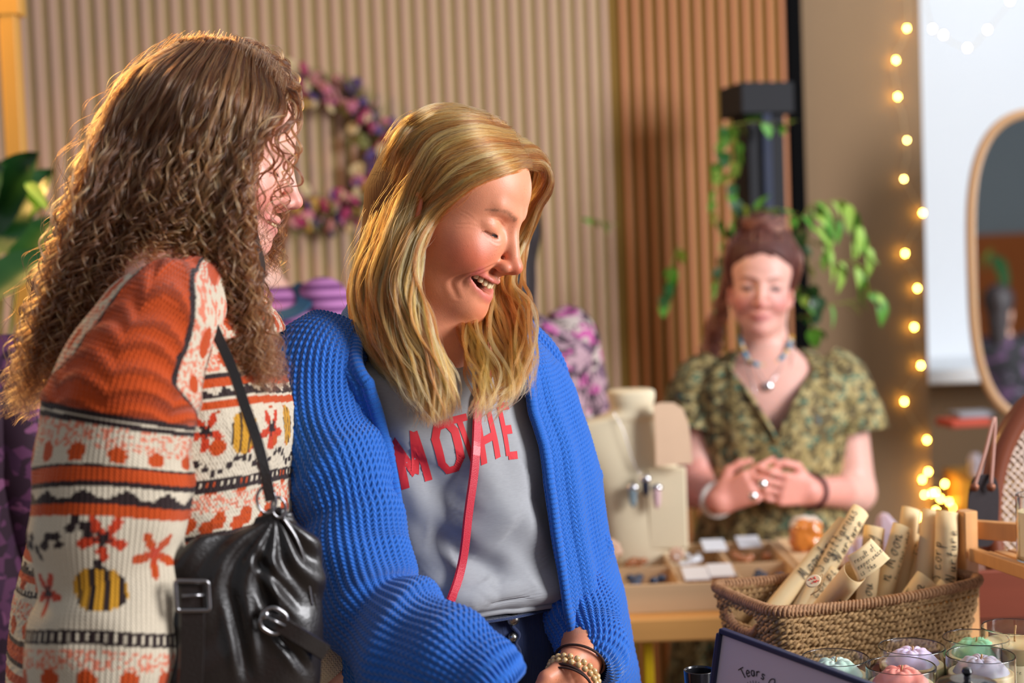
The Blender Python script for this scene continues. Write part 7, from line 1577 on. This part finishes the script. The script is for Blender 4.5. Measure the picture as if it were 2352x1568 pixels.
for k in range(240): a = random.uniform(0, 6.283); p = wc + wx_ * .17 * math.cos(a) + wz_ * .17 * math.sin(a) + wn * .02; d = unit(wx_ * math.cos(a + .9) + wz_ * math.sin(a + .9) + wn * random.uniform(-.1, .5)) * random.uniform(.05, .095); m.tube([p, p + d * .6 + wz_ * .004, p + d], [.0014, .0012, .0022], 4)
m.build('dried_grasses', FC[7], T, kind='stuff')
# ---------------------------------------------------------------- left: timber frame and broad-leaved plant
m_tim = mat('yellow_pine_timber', (214, 158, 70), .5, var=.15, vs=5, stretch=(8, 8, .6)); T = thing('timber_frame', 'yellow pine upright at the left edge in front of the slats', 'stand', (A(32, 500, 3.1)[0], 3.1, 0))
xt = A(36, 300, 3.1)[0]; MB().box((xt, 3.1, 1.15), (.036, .036, 2.3), bev=.003).build('upright', m_tim, T, smooth=False); MB().box((xt - .10, 3.1, A(20, 14, 3.1)[2]), (.26, .040, .045), bev=.003).build('crossbar', m_tim, T, smooth=False); MB().box((xt - .45, 3.1, 1.15), (.036, .036, 2.3), bev=.003).build('upright', m_tim, T, smooth=False)
MB().box((xt - .22, 3.08, .80), (.50, .24, .03), bev=.003).build('shelf', m_tim, T, smooth=False)
pz = (xt - .10, 3.06, .815); T = thing('broad_leaf_plant', 'dark green broad-leaved plant at the left edge on the pine frame', 'plant', pz); MB().lathe([(0, 0), (.06, 0), (.08, .13), (.076, .13), (.06, .02), (0, .02)], pz, 28).build('pot', mat('terracotta', (176, 96, 62), .8), T); MB().lathe([(0, .115), (.074, .115)], pz, 20).build('soil', m_twig, T)
def bigleaf(b, tip, W, mt, up=(0, -1, .4), sag=.2):
    b, tip = np.array(b), np.array(tip); d = tip - b; L = np.linalg.norm(d); s_ = unit(np.cross(d, up)); nn = unit(np.cross(s_, d)); t = np.linspace(0, 1, 16); w = W * np.sin(np.pi * t ** .75) ** .8; C_ = b + np.outer(t, d) + np.outer(-4 * sag * L * t * (t - 1) * .5, (0, 0, 1)); rip = .02 * W * np.sin(t * 30)
    P = np.stack([C_ + np.outer(w * k, s_) + np.outer(np.abs(k) * W * .25 + rip * k, nn) for k in (-1, -.5, 0, .5, 1)]); return MB().grid(P)
for k, (b, tp, W, mt) in enumerate((((-40, 560, 2.95), (95, 350, 2.9), .055, lm2), ((20, 520, 3.0), (120, 470, 2.9), .035, lm), ((-60, 620, 2.9), (125, 395, 3.0), .06, lm2), ((-50, 700, 2.85), (130, 585, 2.9), .040, lm2), ((60, 420, 2.88), (112, 485, 2.85), .012, lm3), ((-60, 470, 2.95), (20, 380, 2.9), .06, lm2), ((40, 640, 3.0), (125, 500, 3.05), .045, lm2))):
    bigleaf(A(*b), A(*tp), W, mt).build('leaf', mt, T)
m = MB()
for b in ((-40, 560, 2.95), (20, 520, 3.0), (-60, 620, 2.9), (-50, 700, 2.85), (40, 640, 3.0), (-60, 470, 2.95)): m.tube(spline([np.array(pz) + (random.uniform(-.02, .02), 0, .11), (np.array(pz) + A(*b)) / 2 + (0, 0, .1), A(*b)], 14), .0035, 6)
m.build('stem', stm, T)
# ---------------------------------------------------------------- wicker chair and leather tag
m_wick = mat('dark_red_cane', (110, 54, 30), .4, var=.2, vs=10, coat=.3); m_cane = mat('pale_cane', (206, 184, 168), .5, var=.2, vs=40)
cx_ = A(2456, 1180, 2.30); T = thing('wicker_chair', 'dark framed cane chair with an arched woven back at the right edge', 'chair', (cx_[0], 2.35, 0)); a = np.linspace(0, 2 * np.pi, 80, endpoint=False); rx_, rz_ = .135, .205
Xo = cx_ + np.outer(np.cos(a) * rx_, (1, .12, 0)) + np.outer(np.sin(a) * rz_, (0, 0, 1)); MB().tube(Xo, .019, 10, closed=True).build('back_frame', m_wick, T); m = MB()
for s_ in (1, -1):
    for k in np.arange(-.34, .34, .0135):
        pts = [(t, s_ * t * 1.0 + k) for t in np.linspace(-rx_, rx_, 30)]; pts = [p for p in pts if (p[0] / rx_) ** 2 + (p[1] / rz_) ** 2 < 1]
        if len(pts) > 1: m.tube([cx_ + p[0] * np.array((1, .12, 0)) + (0, .003 * math.sin(p[0] * 230 + k * 230) * s_, p[1]) for p in pts], .0026, 4)
m.build('cane_weave', m_cane, T, kind='stuff')
MB().lathe([(0, 0), (.20, 0), (.22, .02), (.20, .04), (0, .04)], (cx_[0] + .02, 2.50, .86), 36).build('seat', m_wick, T)
for x, y in ((-.13, 2.38), (.15, 2.38), (-.10, 2.64), (.13, 2.64)): MB().tube([(cx_[0] + x, y, 0), (cx_[0] + x * .9, y, .87)], .016, 8).build('leg', m_wick, T)
for x in (-.10, .10): MB().tube([(cx_[0] + x, 2.36, .89), (cx_[0] + x, 2.31, cx_[2] - rz_ * .6)], .014, 8).build('post', m_wick, T)
T = thing('wooden_crate', 'dark red wooden crate behind the bamboo rack', 'crate', (A(2330, 1350, 2.10)[0], 2.17, 0)); zc = A(2330, 1292, 2.10)[2]; xc = A(2345, 1350, 2.10)[0]; m_rw = mat('red_brown_wood', (122, 58, 38), .5, var=.2, vs=5, stretch=(.6, 8, 8))
for k in range(6): MB().box((xc, 2.10, zc - .06 - k * .115), (.17, .014, .10), bev=.002).build('slat', m_rw, T, smooth=False)
for x in (-.078, .078): MB().box((xc + x, 2.12, zc / 2), (.018, .022, zc), bev=.002).build('corner_post', m_rw, T, smooth=False)
MB().box((xc, 2.19, .02), (.17, .16, .02)).build('crate_bottom', m_rw, T, smooth=False)
T = thing('leather_tag', 'black rounded leather tag hanging on a cord in front of the cane chair', 'tag', A(2258, 1170, 2.12)); m_tag = mat('dark_suede', (44, 36, 38), .8, var=.2, vs=60, bump=.3, bs=600); o1 = [(math.copysign(abs(math.cos(t)) ** .55, math.cos(t)) * 37, math.copysign(abs(math.sin(t)) ** .7, math.sin(t)) * 84) for t in np.linspace(0, 6.283, 40, endpoint=False)]
m = MB(); k_ = 2.12 / 3267; poly_prism(m, np.array(o1) * k_, A(2258, 1172, 2.12), (1, .1, -.04), (.06, 0, 1), (0, -1, 0), .004); m.build('leather', m_tag, T, smooth=False)
for x in (2238, 2276): MB().tube([A(x, 1118, 2.113), A(x, 1120, 2.110)], .0065, 12).build('eyelet', mat('copper_eyelet', (150, 96, 70), .4, .6), T)
MB().tube(spline([A(2238, 1118, 2.11), A(2262, 1040, 2.12), A(2285, 960, 2.14), A(2276, 1118, 2.11)], 30), .0026, 6).build('cord', mat('pink_cord', (176, 130, 116), .7), T)
cab_z = A(2240, 1092, 4.45)[2]; T = thing('low_cabinet', 'low mustard wood cabinet under the white ledge', 'cabinet', (2.0, 4.5, 0)); m_must = mat('mustard_wood', (176, 128, 56), .6, var=.12, vs=5, stretch=(8, 8, .6))
MB().box((2.05, 4.50, cab_z / 2), (1.30, .30, cab_z), bev=.004).build('carcass', m_must, T, smooth=False)
for k in range(3): dq = MB().box((1.62 + k * .43, 4.34, cab_z / 2), (.41, .018, cab_z - .06), bev=.003).build('door', m_must, T, smooth=False); MB().ball((1.78 + k * .43, 4.325, cab_z * .6), .012, 10).build('knob', m_gun, dq)
o = MB().lathe([(0, 0), (.018, 0), (.022, .05), (.012, .07), (0, .07)], (A(2240, 1075, 4.45)[0], 4.45, cab_z), 16).build('small_jar', mat('pale_pot', (200, 190, 200), .5)); tag(o, 'small pale pot at the foot of the mirror wall behind the tag', 'jar')
# clothing and plant across the room, seen in the mirror
plant('trailing_ivy', 'green plant across the room, seen in the mirror', (2.0, -.7, 1.7), [[(1.85, -.8, 1.75), (1.92, -.75, 1.62), (1.95, -.75, 1.45)], [(2.12, -.8, 1.80), (2.16, -.75, 1.66), (2.20, -.75, 1.48)], [(1.85, -.8, 1.55), (1.86, -.75, 1.46), (1.94, -.75, 1.38)]], [leaf_mesh('leaf', lm, .16, .03), leaf_mesh('leaf', lm2, .18, .05)], 7, 1.0)
bystander('person in a dark floral dress across the room, seen only in the mirror', (2.08, -.30, 1.42), (.3, -1, 0), m_night, m_dark, m_dkhair, .2)
